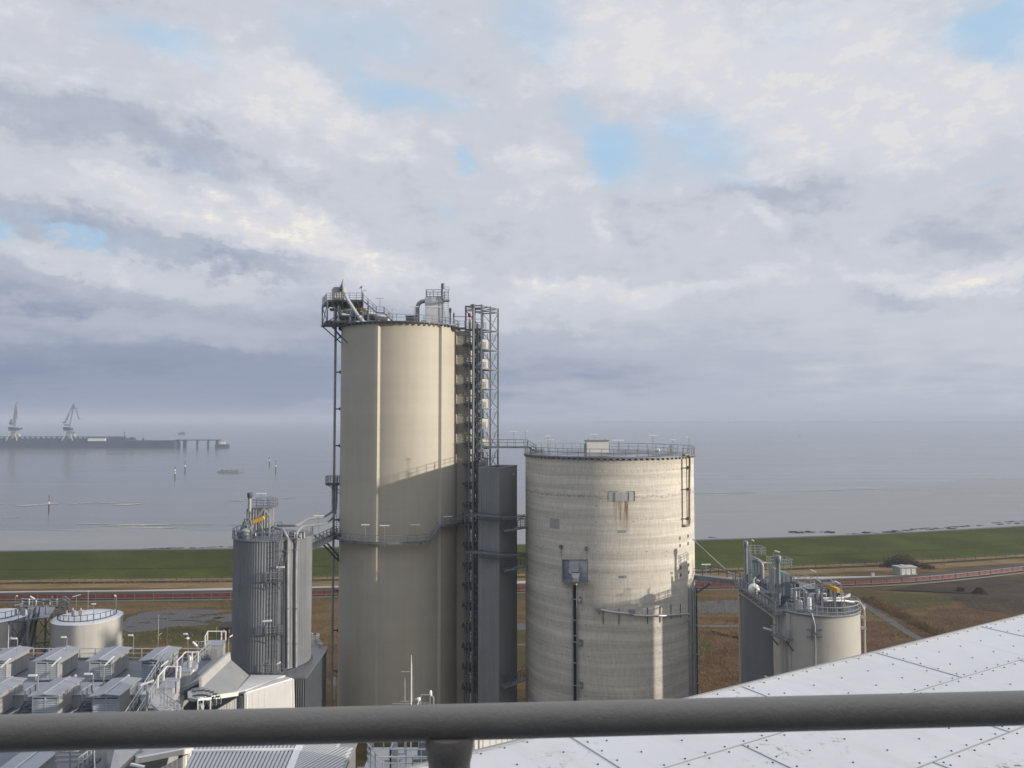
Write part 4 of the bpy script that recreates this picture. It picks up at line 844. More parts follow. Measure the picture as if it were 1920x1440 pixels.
for i, py in enumerate((1124, 1205, 1284)):
    z = hit(1089, py, CC[0], CC[1], CR)[0].z; wl = thing('wall_bracket', ('highest', 'middle', 'lowest')[i] + ' of the small wall brackets with clamp arm beside the vertical conveyor', 'bracket', tuple(vpt(.85, z, .1)), 'brackets beside the vertical conveyor')
    mb = MB(); mb.hexa([vpt(.62, z - .5, .12), vpt(1.15, z - .5, .12), vpt(1.15, z - .5, -.02), vpt(.62, z - .5, -.02)], [vpt(.62, z + .45, .12), vpt(1.15, z + .45, .12), vpt(1.15, z + .45, -.02), vpt(.62, z + .45, -.02)]); mb.build('plate', M['steel'], wl)
    mb = MB(); mb.beam(vpt(.4, z - .05, .5), vpt(1.0, z + .05, .25), .08); mb.beam(vpt(.62, z + .3, .3), vpt(.8, z - .3, .3), .08); mb.build('arm', M['bright'], wl)
# lateral pipe
lp = thing('lateral_pipe', 'pale pipe running sideways across the lower right of the concrete silo wall', 'pipe', tuple(cpt(1190, 1152)))
mb = MB(); mb.tube(smooth_path([cpt(1121, 1141, .35), cpt(1150, 1146.5, .35), cpt(1184, 1150, .35), cpt(1191, 1152.5, .4), cpt(1240, 1153.5, .35), cpt(1282, 1150.5, .4), cpt(1287, 1154, .4), cpt(1287, 1163, .35)], 4), .16, 10); mb.build('pipe', M['bright'], lp, smooth=50)
for px, py in ((1122.5, 1141), (1184.5, 1145)):
    mb = MB(); p, n = hit(px, py, CC[0], CC[1], CR); mb.obox(p + n * .25, (.75, .6, .5), atan2(n.x, -n.y)); mb.tube([p + n * .35, cpt(px + 4, py + 8, .4)], .14, 8); mb.build('outlet_box', M['mid'], lp)
for px, y0, y1 in ((1131, 1147, 1169), (1160.5, 1141, 1170), (1214, 1139, 1169), (1237.5, 1137, 1167), (1257.5, 1133, 1160), (1275, 1133, 1157)):
    mb = MB(); mb.beam(cpt(px, y0, .08), cpt(px, y1, .08), .09); mb.build('hanger', M['dark'], lp)
# vertical pipe bundle at right flank
pb = thing('pipe_bundle', 'bundle of vertical pipes and cable ladders on the right flank of the concrete silo', 'pipes', tuple(cpt(1290, 1310)))
zt1 = cpt(1288, 1096).z
def edge_pt(px, y): return V((XX(px, y), y, 0))
for px, y, r, top, mm_ in ((1290.5, 117.2, .26, 1100, 'mid'), (1296.5, 117.8, .17, 1101, 'mid'), (1300.5, 118.4, .13, 1098, 'mid'), (1303.5, 119.5, .13, 1100, 'dark')):
    p = edge_pt(px, y); z1 = P(px, top, y).z; mb = MB(); mb.tube([p, p + V((0, 0, z1 - .5)), p + V((-.15, .1, z1 - .1)), p + V((-.5, .7, z1)), p + V((-1.2, 2.2, z1))], r, 10); mb.build('pipe', M[mm_], pb, smooth=50)
mb = MB(); p = edge_pt(1281, 116.9)
for s in (-.28, .28): mb.beam(p + V((s, 0, 0)), p + V((s, 0, zt1)), .1)
mb.beam(p + V((0, .1, 0)), p + V((0, .1, zt1)), .5, .06); mb.build('cable_ladder', M['dark'], pb)
for py in (1122, 1180, 1235, 1290):
    z = P(1290, py, 118).z; mb = MB(); mb.beam(edge_pt(1277.5, 116.8) + V((0, 0, z)), edge_pt(1284, 117.2) + V((0, 0, z)), .4, .3); mb.beam(edge_pt(1289, 116.85) + V((0, 0, z + .3)), edge_pt(1305, 119.3) + V((0, 0, z + .35)), .10, .12); mb.build('clamp', M['mid'], pb)
# ================================================================ twin silos on the right
FC, FR = (39.7, 101.0), 5.3
BC, BR = (39.0, 113.25), 5.3
zd = P(1522, 1157, FC[1] - FR).z
M['cream2'] = mat('pale_grey_render', (.475, .465, .43), .6, 0, .06, .3, .08)
fs_ = thing('round_silo', 'pale round silo crowded with pipes and a yellow beam, nearer of the right pair', 'silo', (FC[0], FC[1], 0), 'pair of silos on the right')
bs_ = thing('round_silo', 'shade toned round silo behind and left of the crowded pale silo on the right', 'silo', (BC[0], BC[1], 0), 'pair of silos on the right')
M['shadegrey'] = mat('shade_grey_render', (.19, .20, .225), .55, 0, .08, .3, .08)  # wall colour darkened to stand in for shade on the back silo
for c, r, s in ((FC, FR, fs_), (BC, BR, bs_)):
    mb = MB(); mb.lathe(c[0], c[1], [(r, 0), (r, zd - .12)], 72); mb.build('wall', M['cream2' if s is fs_ else 'shadegrey'], s, smooth=40)
    mb = MB(); mb.lathe(c[0], c[1], [(r + .02, zd - .12), (r + .14, zd - .1), (r + .14, zd), (.05, zd + .06)], 72); mb.build('roof', M['deck'], s, smooth=30)
mb = MB(); mb.rail(arc(FC[0], FC[1], FR + .08, -60, 300, zd, 56)[:-6], 1.15, 1.25, .04, (.5,), kick=True); mb.build('railing', M['mid'], fs_)
mb = MB(); mb.rail(arc(BC[0], BC[1], BR + .05, 20, 220, zd, 40), 1.15, 1.25, .04); mb.build('railing', M['mid'], bs_)
# joint strip and edge strip
mb = MB(); a = -58; mb.obox((FC[0] + (FR + .1) * sin(radians(a)), FC[1] - (FR + .1) * cos(radians(a)), zd / 2), (.55, .3, zd - .3), radians(a)); mb.build('wall_strip', M['cream2'], fs_)
mb = MB(); a = -98; mb.obox((BC[0] + (BR + .05) * sin(radians(a)), BC[1] - (BR + .05) * cos(radians(a)), zd / 2), (.5, .4, zd - .3), radians(a)); mb.build('wall_strip', M['cream2'], bs_)
# side gangway between the two silos
g0, g1 = V((34.15, 98.6, zd)), V((33.9, 116.5, zd))
gwy = thing('side_gangway', 'long railed gangway along the left edge of the two right hand silos', 'gangway', tuple((g0 + g1) / 2))
mb = MB(); mb.beam(g0 - V((0, 0, .15)), g1 - V((0, 0, .15)), 1.0, .3)
for k in range(8): p = g0.lerp(g1, k / 7) - V((0, 0, .4)); mb.beam(p + V((-.5, 0, 0)), p + V((1.6, 0, 0)), .14, .2)
mb.build('deck', M['steel'], gwy)
mb = MB(); o_ = V((-.5, 0, 0)); mb.rail([g0 + o_, g1 + o_], 1.15, 1.3, .045, (.33, .66), kick=True); mb.rail([g0 - o_ + V((0, 2, 0)), g1 - o_], 1.15, 1.5, .04); mb.build('railing', M['steel'], gwy)
mb = MB(); mb.beam(g0 + V((-.55, 0, -.9)), g1 + V((-.55, 0, -.9)), .16)
for k in range(9): a_, b_ = g0.lerp(g1, k / 9), g0.lerp(g1, (k + 1) / 9); mb.beam(a_ + V((-.55, 0, -.3)), b_ + V((-.55, 0, -.9)), .07); mb.beam(b_ + V((-.55, 0, -.3)), b_ + V((-.55, 0, -.9)), .07)
mb.build('truss', M['mid'], gwy)
# gangway from the concrete silo to the twin silos
q0, q1, q2, q3 = P(1299, 1091, 121), P(1322, 1093, 120), P(1334, 1083.5, 119.4), P(1386, 1090, 116.5)
q3.z = zd; q2.z = zd + .45; q1.z = q0.z = zd - .1
gb = thing('connecting_gangway', 'grey gangway from the concrete silo flank to the two right hand silos', 'gangway', tuple((q0 + q3) / 2))
mb = MB(); mb.beam(q0 - V((0, 0, .1)), q3 - V((0, 0, .1)), 1.1, .7); mb.build('deck', M['steel'], gb)
mb = MB(); mb.rail([q0 + V((0, -.55, .2)), q1 + V((0, -.55, .2)), q2 + V((0, -.55, .3)), q3 + V((0, -.55, .2))], 1.1, 1.4, .05); mb.build('railing', M['dark'], gb)
mb = MB(); mb.beam(P(1301, 1115, 121.5), P(1333, 1094, 119.5), .28); mb.build('brace', M['steel'], gb)
mb = MB()
for dy in (0, .35): mb.tube([cpt(1297.5, 1010 + dy * 3, .1), P(1377 + dy * 8, 1084, 117)], .05, 5)
mb.tube([q0 + V((0, 0, 1.3)), q0 + V((2.0, -.2, .9)), q0 + V((4.2, -.4, 1.0))], .05, 5)
tag(mb.build('stay_cable', M['mid']), 'pair of thin stay cables slanting from the concrete silo down to the gangway', 'cable')
# filters
def filterbox(lab, px0, px1, pyt, pyb, Y, depth, stackpx, sty0, sty1, sr, duct=True):
    x0, x1 = XX(px0, Y), XX(px1, Y); z1, z0 = P(0, pyt, Y).z, max(P(0, pyb, Y).z, zd + .9)
    fu = thing('filter_unit', lab, 'filter unit', ((x0 + x1) / 2, Y, zd), 'blue grey filter units on the right hand silos')
    mb = MB(); mb.hexa([(x0, Y, z0), (x1, Y, z0), (x1, Y + depth, z0), (x0, Y + depth, z0)], [(x0, Y, z1), (x1, Y, z1 - .75), (x1, Y + depth, z1 - .75), (x0, Y + depth, z1)])
    for k in range(1, 4): mb.box(x0 - .02 + (x1 - x0) * k / 4, x0 + .04 + (x1 - x0) * k / 4, Y - .04, Y + .01, z0, z1 - .8)
    mb.build('housing', M['filter'], fu)
    mb = MB(); c = ((x0 + x1) / 2, Y + depth / 2)
    mb.hexa([(c[0] - .3, c[1] - .3, zd + .1), (c[0] + .3, c[1] - .3, zd + .1), (c[0] + .3, c[1] + .3, zd + .1), (c[0] - .3, c[1] + .3, zd + .1)], [(x0, Y, z0 - .002), (x1, Y, z0 - .002), (x1, Y + depth, z0 - .002), (x0, Y + depth, z0 - .002)]); mb.build('hopper', M['filter'], fu)
    mb = MB()
    for xx_ in (x0 + .06, x1 - .06):
        for yy in (Y + .06, Y + depth - .06): mb.box(xx_ - .06, xx_ + .06, yy - .06, yy + .06, zd, z0 - .004)
    mb.build('leg_frame', M['steel'], fu)
    mb = MB(); mb.rail([(x0 - .3, Y - .1, z1 + .05), (x1 + .3, Y - .1, z1 + .05), (x1 + .3, Y + depth + .1, z1 + .05), (x0 - .3, Y + depth + .1, z1 + .05)], 1.15, .8, .03, (.33, .66), True); mb.build('railing', M['mid'], fu)
    sx = XX(stackpx, Y - .4); mb = MB(); zc = P(0, sty0, Y).z; mb.cyl(sx, Y - .4, P(0, sty1, Y).z, zc - .9, sr, 14); stk = mb.build('stack', M['filter'], fu, smooth=40)
    mb = MB(); mb.lathe(sx, Y - .4, [(sr, zc - 1.0), (sr * 1.5, zc - .7), (sr * 1.5, zc - .15), (sr * 1.1, zc)], 14); mb.build('cap', M['filter'], stk, smooth=40)
    return fu, x0, x1, z0, z1
fb1 = filterbox('farther blue grey filter box with curved duct on the right hand silos', 1408, 1430, 1043, 1073, 112, 2.2, 1396.5, 1013, 1096, .24)
fb2 = filterbox('nearer blue grey filter box with slanted top on the right hand silos', 1450, 1479, 1067, 1118, 100.5, 2.3, 1456.5, 1040, 1133, .26)
mb = MB(); x = XX(1421, 111.5); x2 = XX(1427.5, 111.2); zt_ = P(0, 1053, 111.4).z
mb.tube([(x, 112.1, zt_), (x, 111.7, zt_)] + [(x + (x2 - x) * sin(a), 111.6 - .3 * sin(a), zt_ - .8 + .8 * cos(a)) for a in (.3, .7, 1.1, 1.57)] + [(x2, 111.3, zd + .2)], .24, 12); mb.build('duct', M['mid'], fb1[0], smooth=50)
mb = MB(); mb.box(XX(1395, 111), XX(1408, 111), 111, 112.5, zd + .1, P(0, 1077, 111).z); mb.box(XX(1400, 110.8), XX(1404, 110.8), 110.7, 111, zd + .3, P(0, 1066, 111).z); tag(mb.build('fan_cabinet', M['steel']), 'dark steel fan cabinet at the foot of the farther stack on the back silo', 'cabinet')
mb = MB(); p = P(1413.5, 1099, 107.8); mb.ball((p.x, p.y, zd + .75), .78, 16); mb.tube([(p.x, p.y, zd + 1.5), (p.x, p.y, zd + 2.1), (p.x + .3, p.y, zd + 2.4)], .1, 8); tag(mb.build('round_vessel', M['white'], smooth=50), 'white ball shaped vessel beside the side gangway on the right hand silos', 'vessel')
# caged ladder + small platform on the front silo
fl_ = thing('caged_ladder', 'caged ladder on the shaded front of the nearer right hand silo', 'ladder', tuple(P(1462, 1200, 96.5)))
lp_, ln_ = hit(1462, 1180, FC[0], FC[1], FR); tgl = V((-ln_.y, ln_.x, 0)); p = lp_ + ln_ * .35
zpl = P(1465, 1203, 96.5).z
mb = MB(); mb.ladder(p, zpl, zd + 1.2, tgl, .55, ln_, .035); mb.build('upper_flight', M['mid'], fl_)
lp2, ln2 = hit(1476, 1230, FC[0], FC[1], FR); p2 = lp2 + ln2 * .35; mb = MB(); mb.ladder(p2, 4, zpl, V((-ln2.y, ln2.x, 0)), .55, ln2, .035); mb.build('lower_flight', M['mid'], fl_)
pm_, nm_ = hit(1471, 1203, FC[0], FC[1], FR); tm_ = V((-nm_.y, nm_.x, 0)); tm_ = tm_ if tm_.x > 0 else -tm_
c0, n0 = pm_ - tm_ * 1.35 - nm_ * .15, nm_; c1, n1 = pm_ + tm_ * 1.35 - nm_ * .15, nm_
ca_ = [c0 + n0 * .02, c1 + n1 * .02, c1 + n1 * 1.2, c0 + n0 * 1.2]
for q in ca_: q.z = zpl
mb = MB(); mb.hexa([q - V((0, 0, .18)) for q in ca_], ca_); mb.build('deck', M['steel'], fl_)
mb = MB(); mb.rail([ca_[0] + n0 * .3, ca_[3], ca_[2], ca_[1] + n1 * .2], 1.15, .6, .03, (.33, .66)); mb.build('railing', M['mid'], fl_)
for cc2, nn2 in ((c0, n0), (c1, n1)): mb = MB(); q = V((cc2.x, cc2.y, zpl)); mb.beam(q + nn2 * 1.15 - V((0, 0, .2)), q + nn2 * .0 - V((0, 0, 1.5)), .12); mb.build('brace', M['dark'], fl_)
# down pipe with cross brackets on the front
dp = thing('down_pipe', 'thin grey down pipe with double cross bracket on the nearer right hand silo', 'pipe', tuple(hit(1528, 1250, FC[0], FC[1], FR)[0]))
def fpt(px, py, o): p, n = hit(px, py, FC[0], FC[1], FR); return p + n * o
mb = MB(); mb.tube([fpt(1521.5, 1149, .15), fpt(1524, 1157, .3), fpt(1528, 1173, .3), fpt(1528.3, 1186, .35), fpt(1529, 1262, .3)], .12, 8); mb.build('pipe', M['mid'], dp, smooth=50)
mb = MB()
for py in (1179.5, 1192.5): mb.beam(fpt(1513, py, .25), fpt(1541, py + .5, .25), .12)
for px in (1523, 1532.5): mb.beam(fpt(px, 1170, .2), fpt(px, 1199, .2), .10)
mb.beam(fpt(1522, 1181, .4), fpt(1534, 1188, .4), .14); mb.box(*(lambda q: (q.x - .3, q.x + .3, q.y - .2, q.y + .2, q.z - .15, q.z + .15))(fpt(1529, 1250, .3)))
mb.build('cross_bracket', M['steel'], dp)
ep = thing('side_pipe', 'pale pipe with curved top down the sunlit right edge of the nearer right hand silo', 'pipe', (FC[0] + FR, FC[1], 0))
ex = FC[0] + FR
mb = MB(); mb.tube(smooth_path([(ex - .9, 100, zd + .9), (ex + .1, 100.2, zd + .75), (ex + .75, 100.4, zd - .3), (ex + .85, 100.5, zd - 1.6), (ex + .9, 100.5, 3)], 5), .12, 8); mb.tube([(ex + .25, 100.6, zd - .3), (ex + .25, 100.6, 2)], .13, 8); mb.build('pipe', M['tankwall'], ep, smooth=60)
mb = MB()
for z in (zd - 1.2, zd - 2.6, zd - 6.6): mb.box(ex - .1, ex + .98, 100.3, 100.75, z - .16, z + .16)
mb.build('clamp', M['mid'], ep)
# hoist frame with yellow beam
hf = thing('hoist_frame', 'steel hoist frame of four posts on the nearer right hand silo roof', 'hoist frame', (XX(1545, 100), 100, zd))
hp_ = [V((XX(1527.5, 99.5), 99.5, 0)), V((XX(1537, 97.3), 97.3, 0)), V((XX(1561, 97.3), 97.3, 0)), V((XX(1553, 99.5), 99.5, 0))]; zh = P(1540, 1092, 98).z
for q in hp_: mb = MB(); mb.beam(q + V((0, 0, zd)), q + V((0, 0, zh)), .26); mb.build('post', M['steel'], hf)
mb = MB()
for a_, b_ in zip(hp_, hp_[1:] + hp_[:1]): mb.beam(a_ + V((0, 0, zh)), b_ + V((0, 0, zh)), .22, .26)
mb.beam(hp_[2] + V((0, 0, zd + .2)), hp_[3] + V((0, 0, zh - .3)), .1); mb.beam(hp_[0] + V((0, 0, zd + .2)), hp_[1] + V((0, 0, zh - .6)), .1); mb.build('top_frame', M['steel'], hf)
mb = MB(); a_, b_ = P(1550, 1098, 98.6), P(1572, 1108, 95.6); mb.beam(a_, b_, .30, .5); mb.beam(a_ + V((0, 0, .25)), b_ + V((0, 0, .25)), .5, .08); mb.build('hoist_beam', M['yellow'], hf, label='bright yellow hoist beam jutting out of the frame')
hr = thing('reel_housing', 'dark slanted machine cover with pale pipes below the yellow beam on the right hand silo', 'machine', (XX(1572, 100), 100, zd))
mb = MB(); x0, x1 = XX(1562, 100.5), XX(1581, 100.5); mb.hexa([(x0, 100.5, zd + .6), (x1, 100.5, zd + .6), (x1, 103, zd + .6), (x0, 103, zd + .6)], [(x0, 100.5, zd + 2.4), (x1 - .5, 100.5, zd + 2.0), (x1 - .5, 103, zd + 2.0), (x0, 103, zd + 2.4)]); mb.build('cover', M['dark'], hr)
mb = MB(); mb.slab([(x1 - .45, 100.4, zd + .5), (x1 + .1, 100.4, zd + .5), (x1 - .35, 100.4, zd + 2.2), (x1 - .9, 100.4, zd + 2.3)], (0, .3, 0)); mb.build('side_plate', M['mid'], hr)
mb = MB(); mb.tube([P(1545, 1126, 97.8), P(1585, 1126.5, 98), P(1601, 1129, 99)], .13, 8); mb.tube([P(1541, 1122, 98.5), P(1580, 1121, 98.6), P(1593, 1117, 99)], .13, 8); mb.build('pipe', M['lamp'], hr, smooth=50)
# crowded roof pipework
random.seed(5)
for i, (px, Y, h, r, mm_, lab) in enumerate((
    (1498.5, 103.5, 1.9, .28, 'steel', 'dark upright canister left of the square capped vent on the right hand silo roof'),
    (1516.5, 104.2, 2.1, .48, 'steel', 'dark square capped vent at the back of the nearer right hand silo roof'),
    (1487.5, 99.6, 2.6, .22, 'mid', 'thin grey canister just right of the nearer filter box'),
    (1496, 98.4, 1.6, .33, 'bright', 'pale upright canister in front of the pipe tangle'),
    (1513.5, 98.2, 2.0, .30, 'lamp', 'white upright canister left of the hoist frame'),
    (1534, 101.5, 2.0, .34, 'lamp', 'white upright canister seen between the hoist frame posts'),
    (1568, 99.0, 1.7, .34, 'mid', 'grey upright canister under the pale pipes right of the hoist frame'))):
    x = XX(px, Y); vt = thing('roof_vessel', lab, 'vessel', (x, Y, zd), 'vessels on the right hand silo roof')
    mb = MB()
    if i == 1: mb.box(x - r, x + r, Y - r, Y + r, zd + .05, zd + h - .5); mb.box(x - r * 1.3, x + r * 1.3, Y - r * 1.3, Y + r * 1.3, zd + h - .498, zd + h - .38)
    else: mb.lathe(x, Y, [(r, zd + .05), (r, zd + h - .35), (r * .7, zd + h - .15), (r * .3, zd + h - .1)], 14)
    mb.build('body', M[mm_], vt, smooth=40)
    mb = MB(); mb.tube([(x, Y, zd + h - .2), (x, Y, zd + h + .15), (x + .5, Y - .1, zd + h + .15), (x + .5, Y - .1, zd + .05)], .09, 8); mb.lathe(x, Y, [(r * 1.35, zd + .3), (r * 1.35, zd + .4)], 14); mb.build('fitting', M['bright'], vt, smooth=40)
pw = thing('pipework', 'tangle of grey process pipes filling the nearer right hand silo roof', 'pipework', (FC[0], FC[1], zd))
for j in range(26):
    a = random.uniform(0, 2 * pi); rr = random.uniform(.6, 4.3); x, y = FC[0] + rr * cos(a), FC[1] + rr * sin(a)
    if x < XX(1482, y) + .2: x += 2.4
    h = random.uniform(.3, 2.0); L_ = random.uniform(.7, 2.4); dx_, dy_ = random.choice(((1, 0), (0, 1), (-1, 0), (0, -1), (.7, .7)))
    q = V((x + dx_ * L_, y + dy_ * L_, zd)); 
    if hypot(q.x - FC[0], q.y - FC[1]) > 4.8: q = V((FC[0] + random.uniform(-2, 2), FC[1] + random.uniform(-2, 2), zd))
    mb = MB(); mb.tube([(x, y, zd + .03), (x, y, zd + h), (q.x, q.y, zd + h), (q.x, q.y, zd + .03)], random.choice((.08, .11, .16)), 8); mb.build('pipe', M[random.choice(('mid', 'bright', 'steel', 'dark', 'mid'))], pw, smooth=50)
pw2 = thing('pipework', 'low grey pipes and dark boxes between the two filter boxes on the back silo roof', 'pipework', (BC[0], BC[1], zd))
for j in range(14):
    x, y = random.uniform(35.6, 40.5), random.uniform(108.8, 114); h = random.uniform(.5, 1.9); L_ = random.uniform(.5, 1.8)
    mb = MB(); mb.tube([(x, y, zd + .03), (x, y, zd + h), (x + L_, y - .2, zd + h), (x + L_, y - .2, zd + .03)], random.choice((.1, .16, .24)), 8); mb.build('pipe', M[random.choice(('mid', 'steel', 'dark', 'filter'))], pw2, smooth=50)

# ================================================================ ribbed silo on the left
LC, LR = (-34.75, 112.0), 5.5
zl0 = P(520, 1262, LC[1] - LR).z; zl1 = P(517, 1017, LC[1] - LR).z
ls = thing('ribbed_silo', 'blue grey ribbed metal silo left of the tall cream silo', 'silo', (LC[0], LC[1], zl0))
pl = []; NR = 92
for k in range(NR):
    for f_, rr in ((.06, LR - .05), (.22, LR), (.60, LR), (.76, LR - .05)): a = 2 * pi * (k + f_) / NR; pl.append((LC[0] + rr * sin(a), LC[1] - rr * cos(a)))
mb = MB(); mb.prism(pl, zl0 - .6, zl1); mb.build('ribbed_wall', M['bluecorr'], ls)
mb = MB(); mb.lathe(LC[0], LC[1], [(LR + .05, zl1 + .002), (LR + .18, zl1 + .05), (LR + .18, zl1 + .22), (.1, zl1 + .5)], 64); mb.build('roof', M['steel'], ls, smooth=30)
mb = MB(); mb.rail(arc(LC[0], LC[1], LR + .1, -175, 120, zl1 + .22, 50), 1.1, 1.1, .035, (.5,)); mb.build('railing', M['steel'], ls)
mb = MB(); mb.lathe(LC[0], LC[1], [(LR + .25, zl0 - .3), (LR + .25, zl0 + .02), (LR + .02, zl0 + .12)], 64); mb.build('base_ring', M['dark'], ls, smooth=30)
def lpt(px, py, o): p, n = hit(px, py, LC[0], LC[1], LR); return p + n * o
# top plant
YL = 110.0; zr = zl1 + .25
fu = thing('filter_unit', 'ribbed filter box with railed top and capped stack on the ribbed silo', 'filter unit', (XX(484, YL), YL, zr))
x0, x1 = XX(463, YL), XX(505, YL); z1 = P(0, 954, YL).z
mb = MB(); mb.prism(ribs((x0, YL), (x1, YL), .4, .06) + [V((x1, YL + 2.5)), V((x0, YL + 2.5))], zr, z1); mb.build('housing', M['mid'], fu)
mb = MB(); mb.rail([(XX(471, YL), YL - .1, z1), (XX(512, YL), YL - .1, z1), (XX(512, YL), YL + 2.4, z1), (XX(471, YL), YL + 2.4, z1)], 1.3, .9, .04, (.4, .7), kick=True); mb.box(XX(466, YL), XX(512, YL), YL - .15, YL + 2.55, z1 + .002, z1 + .1); mb.build('railing', M['steel'], fu)
sx = XX(469, YL - .4); mb = MB(); mb.cyl(sx, YL - .4, z1 - .3, P(0, 934, YL).z, .26, 12); stk = mb.build('stack', M['mid'], fu, smooth=40)
mb = MB(); z = P(0, 935, YL).z; mb.lathe(sx, YL - .4, [(.22, z), (.38, z + .35), (.38, z + .8), (.3, z + .9)], 12); mb.build('cap', M['dark'], stk, smooth=40)
mb = MB(); mb.ladder((XX(508, YL - .5), YL - .5), zr, z1 + 1, (1, 0, 0), .5, (0, -1, 0), .03); mb.build('caged_ladder', M['steel'], fu)
jb = thing('jib_hoist', 'small triangular hoist frame with yellow arm on the ribbed silo', 'hoist', (XX(490, 108), 108, zr))
mb = MB(); ap = P(495, 953, 107.6); b0, b1 = P(480, 975, 107.6), P(506, 968, 107.6); mb.beam(ap, b0, .14); mb.beam(ap, b1, .14); mb.beam(b1, V((b1.x, b1.y, zr)), .16); mb.beam(P(492, 968, 107.6), V((P(492, 968, 107.6).x, 107.6, zr)), .12); mb.beam(P(472, 982, 107.6), V((P(472, 982, 107.6).x, 107.6, zr)), .16); mb.beam(P(484, 974, 107.5), P(496, 1000, 107.5), .08); mb.build('frame', M['bright'], jb)
mb = MB(); mb.beam(P(475, 979, 107.3), P(495, 970.5, 107.3), .42, .5); mb.build('arm', M['yellow'], jb, label='yellow arm')
for px, r, h, lab in ((451, .55, 1.1, 'small dark fan at the left edge of the ribbed silo roof'), (467, .75, 1.5, 'rounded grey canister at the front left of the ribbed silo roof'), (460, .35, 2.4, 'narrow dark upright canister behind the fan on the ribbed silo roof')):
    x, y = XX(px, 108.6), 108.6 - (1.2 if r > .6 else 0); y = max(y, LC[1] - sqrt(max(.1, (LR - .8)**2 - (x - LC[0])**2))); mb = MB(); mb.lathe(x, y, [(r * .6, zr - .2), (r, zr + .3), (r, zr + h - .3), (r * .5, zr + h)], 14); mb.tube([(x, y, zr + h - .1), (x, y, zr + h + .3), (x + .7, y + .3, zr + h + .2), (x + 1.1, y + .5, zr + .2)], .13, 8)
    tag(mb.build('roof_canister', M['mid' if r > .6 else 'steel'], smooth=40), lab, 'canister', 'canisters on the ribbed silo roof')
tpw = thing('transfer_pipes', 'pale conveying pipes running from the ribbed silo up to the tall silo riser pipe', 'pipes', tuple(P(560, 990, 108)))
za = zl1
mb = MB(); mb.tube(smooth_path([lpt(538, 1252, .3), lpt(538, 1060, .3), lpt(538.5, 1015, .35), P(536, 1002, 107), P(529, 993, 108), P(516, 990, 109.5)], 6), .2, 12); mb.build('pipe', M['mid'], tpw, smooth=60)
mb = MB(); mb.tube(smooth_path([lpt(552.5, 1250, .3), lpt(553, 1060, .3), lpt(554, 1018, .35), P(556, 1003, 107.2), P(562, 992, 108), P(572, 986.5, 110), P(600, 983.5, 118), P(612, 980, 124), P(624, 970, 129.5), P(630, 950, 131.4), P(631, 905, 131.5)], 6), .2, 12); mb.build('pipe', M['mid'], tpw, smooth=60)
mb = MB(); mb.tube(smooth_path([P(520, 985, 110), P(545, 985, 109), P(560, 984, 109), P(572, 976, 113), P(582, 972, 117), P(602, 970, 124), P(616, 964, 128), P(623, 956, 130.4), P(624, 930, 130.6), P(624, 905, 130.7)], 6), .2, 12); mb.build('pipe', M['mid'], tpw, smooth=60)
for px, py in ((538, 1030), (553, 1030), (538, 1140), (553, 1140), (538, 1205), (553, 1205)):
    p = lpt(px, py, .3); mb = MB(); mb.cyl(p.x, p.y, p.z - .12, p.z + .12, .27, 12); mb.build('flange', M['steel'], tpw)
mb = MB(); mb.tube([lpt(532, 1050, .3), lpt(531, 1258, .3)], .12, 8); mb.beam(lpt(530, 1030, .35), lpt(538, 1036, .35), .12); mb.tube([lpt(535, 1038, .5), lpt(530, 1062, .5)], .1, 6); mb.build('cable_duct', M['dark'], tpw)
mb = MB(); 
for j in range(8): p = P(520 + 6 * j, 992 - (j % 3) * 2, 109.5 + .2 * (j % 2)); mb.tube([(p.x, p.y, zr - .1), (p.x, p.y, zr + .5 + .2 * (j % 3)), (p.x + .8, p.y - .5, zr + .5 + .2 * (j % 3)), (p.x + .8, p.y - .5, zr - .1)], .13, 8)
tag(mb.build('pipework', M['mid'], smooth=50), 'jumble of bent pipes on the right half of the ribbed silo roof', 'pipework')
wl = thing('footbridge', 'dark railed footbridge from the ribbed silo roof to the ring walkway of the tall silo', 'footbridge', tuple(P(600, 998, 120)))
p, q = V((-30.4, 114.5, zw0 + .05)), V((-29.2, 130.4, zw0 - .05)); mb = MB(); mb.beam(p, q, 1.3, .4); mb.build('deck', M['dark'], wl)
mb = MB(); 
for s in (-.6, .6): mb.rail([p + V((s, 0, .2)), q + V((s, 0, .2))], 1.15, 1.8, .045, (.33, .66), kick=True)
mb.build('railing', M['dark'], wl)
mb = MB(); mb.beam(P(589, 1003, 122), P(641, 1058, 131), .2); mb.build('brace', M['dark'], wl); mb = MB(); mb.beam(P(600, 1003, 124), P(641, 1050, 131.5), .2); mb.build('brace', M['dark'], wl)
ll = thing('caged_ladder', 'caged ladder with two railed landings down the shaded front of the ribbed silo', 'ladder', tuple(lpt(515, 1250, .5)))
p, n = hit(521, 1150, LC[0], LC[1], LR); tg = V((-n.y, n.x, 0)); mb = MB(); mb.ladder(p + n * .35, zl0, zl1 + 1.2, tg, .55, n, .035); mb.build('ladder', M['steel'], ll)
for ydk in (1090, 1190.5):
    z = P(512, ydk, LC[1] - LR - .6).z; a_, b_ = lpt(499, ydk, .05), lpt(527, ydk, .05); c_, d_ = lpt(527, ydk, 1.0), lpt(499, ydk, 1.0); qs = [d_, c_, b_, a_]
    for q in qs: q.z = z
    mb = MB(); mb.hexa([q - V((0, 0, .15)) for q in qs], qs); mb.beam(d_ - V((0, 0, .15)), a_ - V((0, 0, 1.3)), .1); mb.beam(c_ - V((0, 0, .15)), b_ - V((0, 0, 1.3)), .1); dk = mb.build('landing', M['dark'], ll)
    mb = MB(); mb.rail([a_, d_, c_, b_], 1.15, .55, .03, (.33, .66)); mb.build('railing', M['steel'], dk)
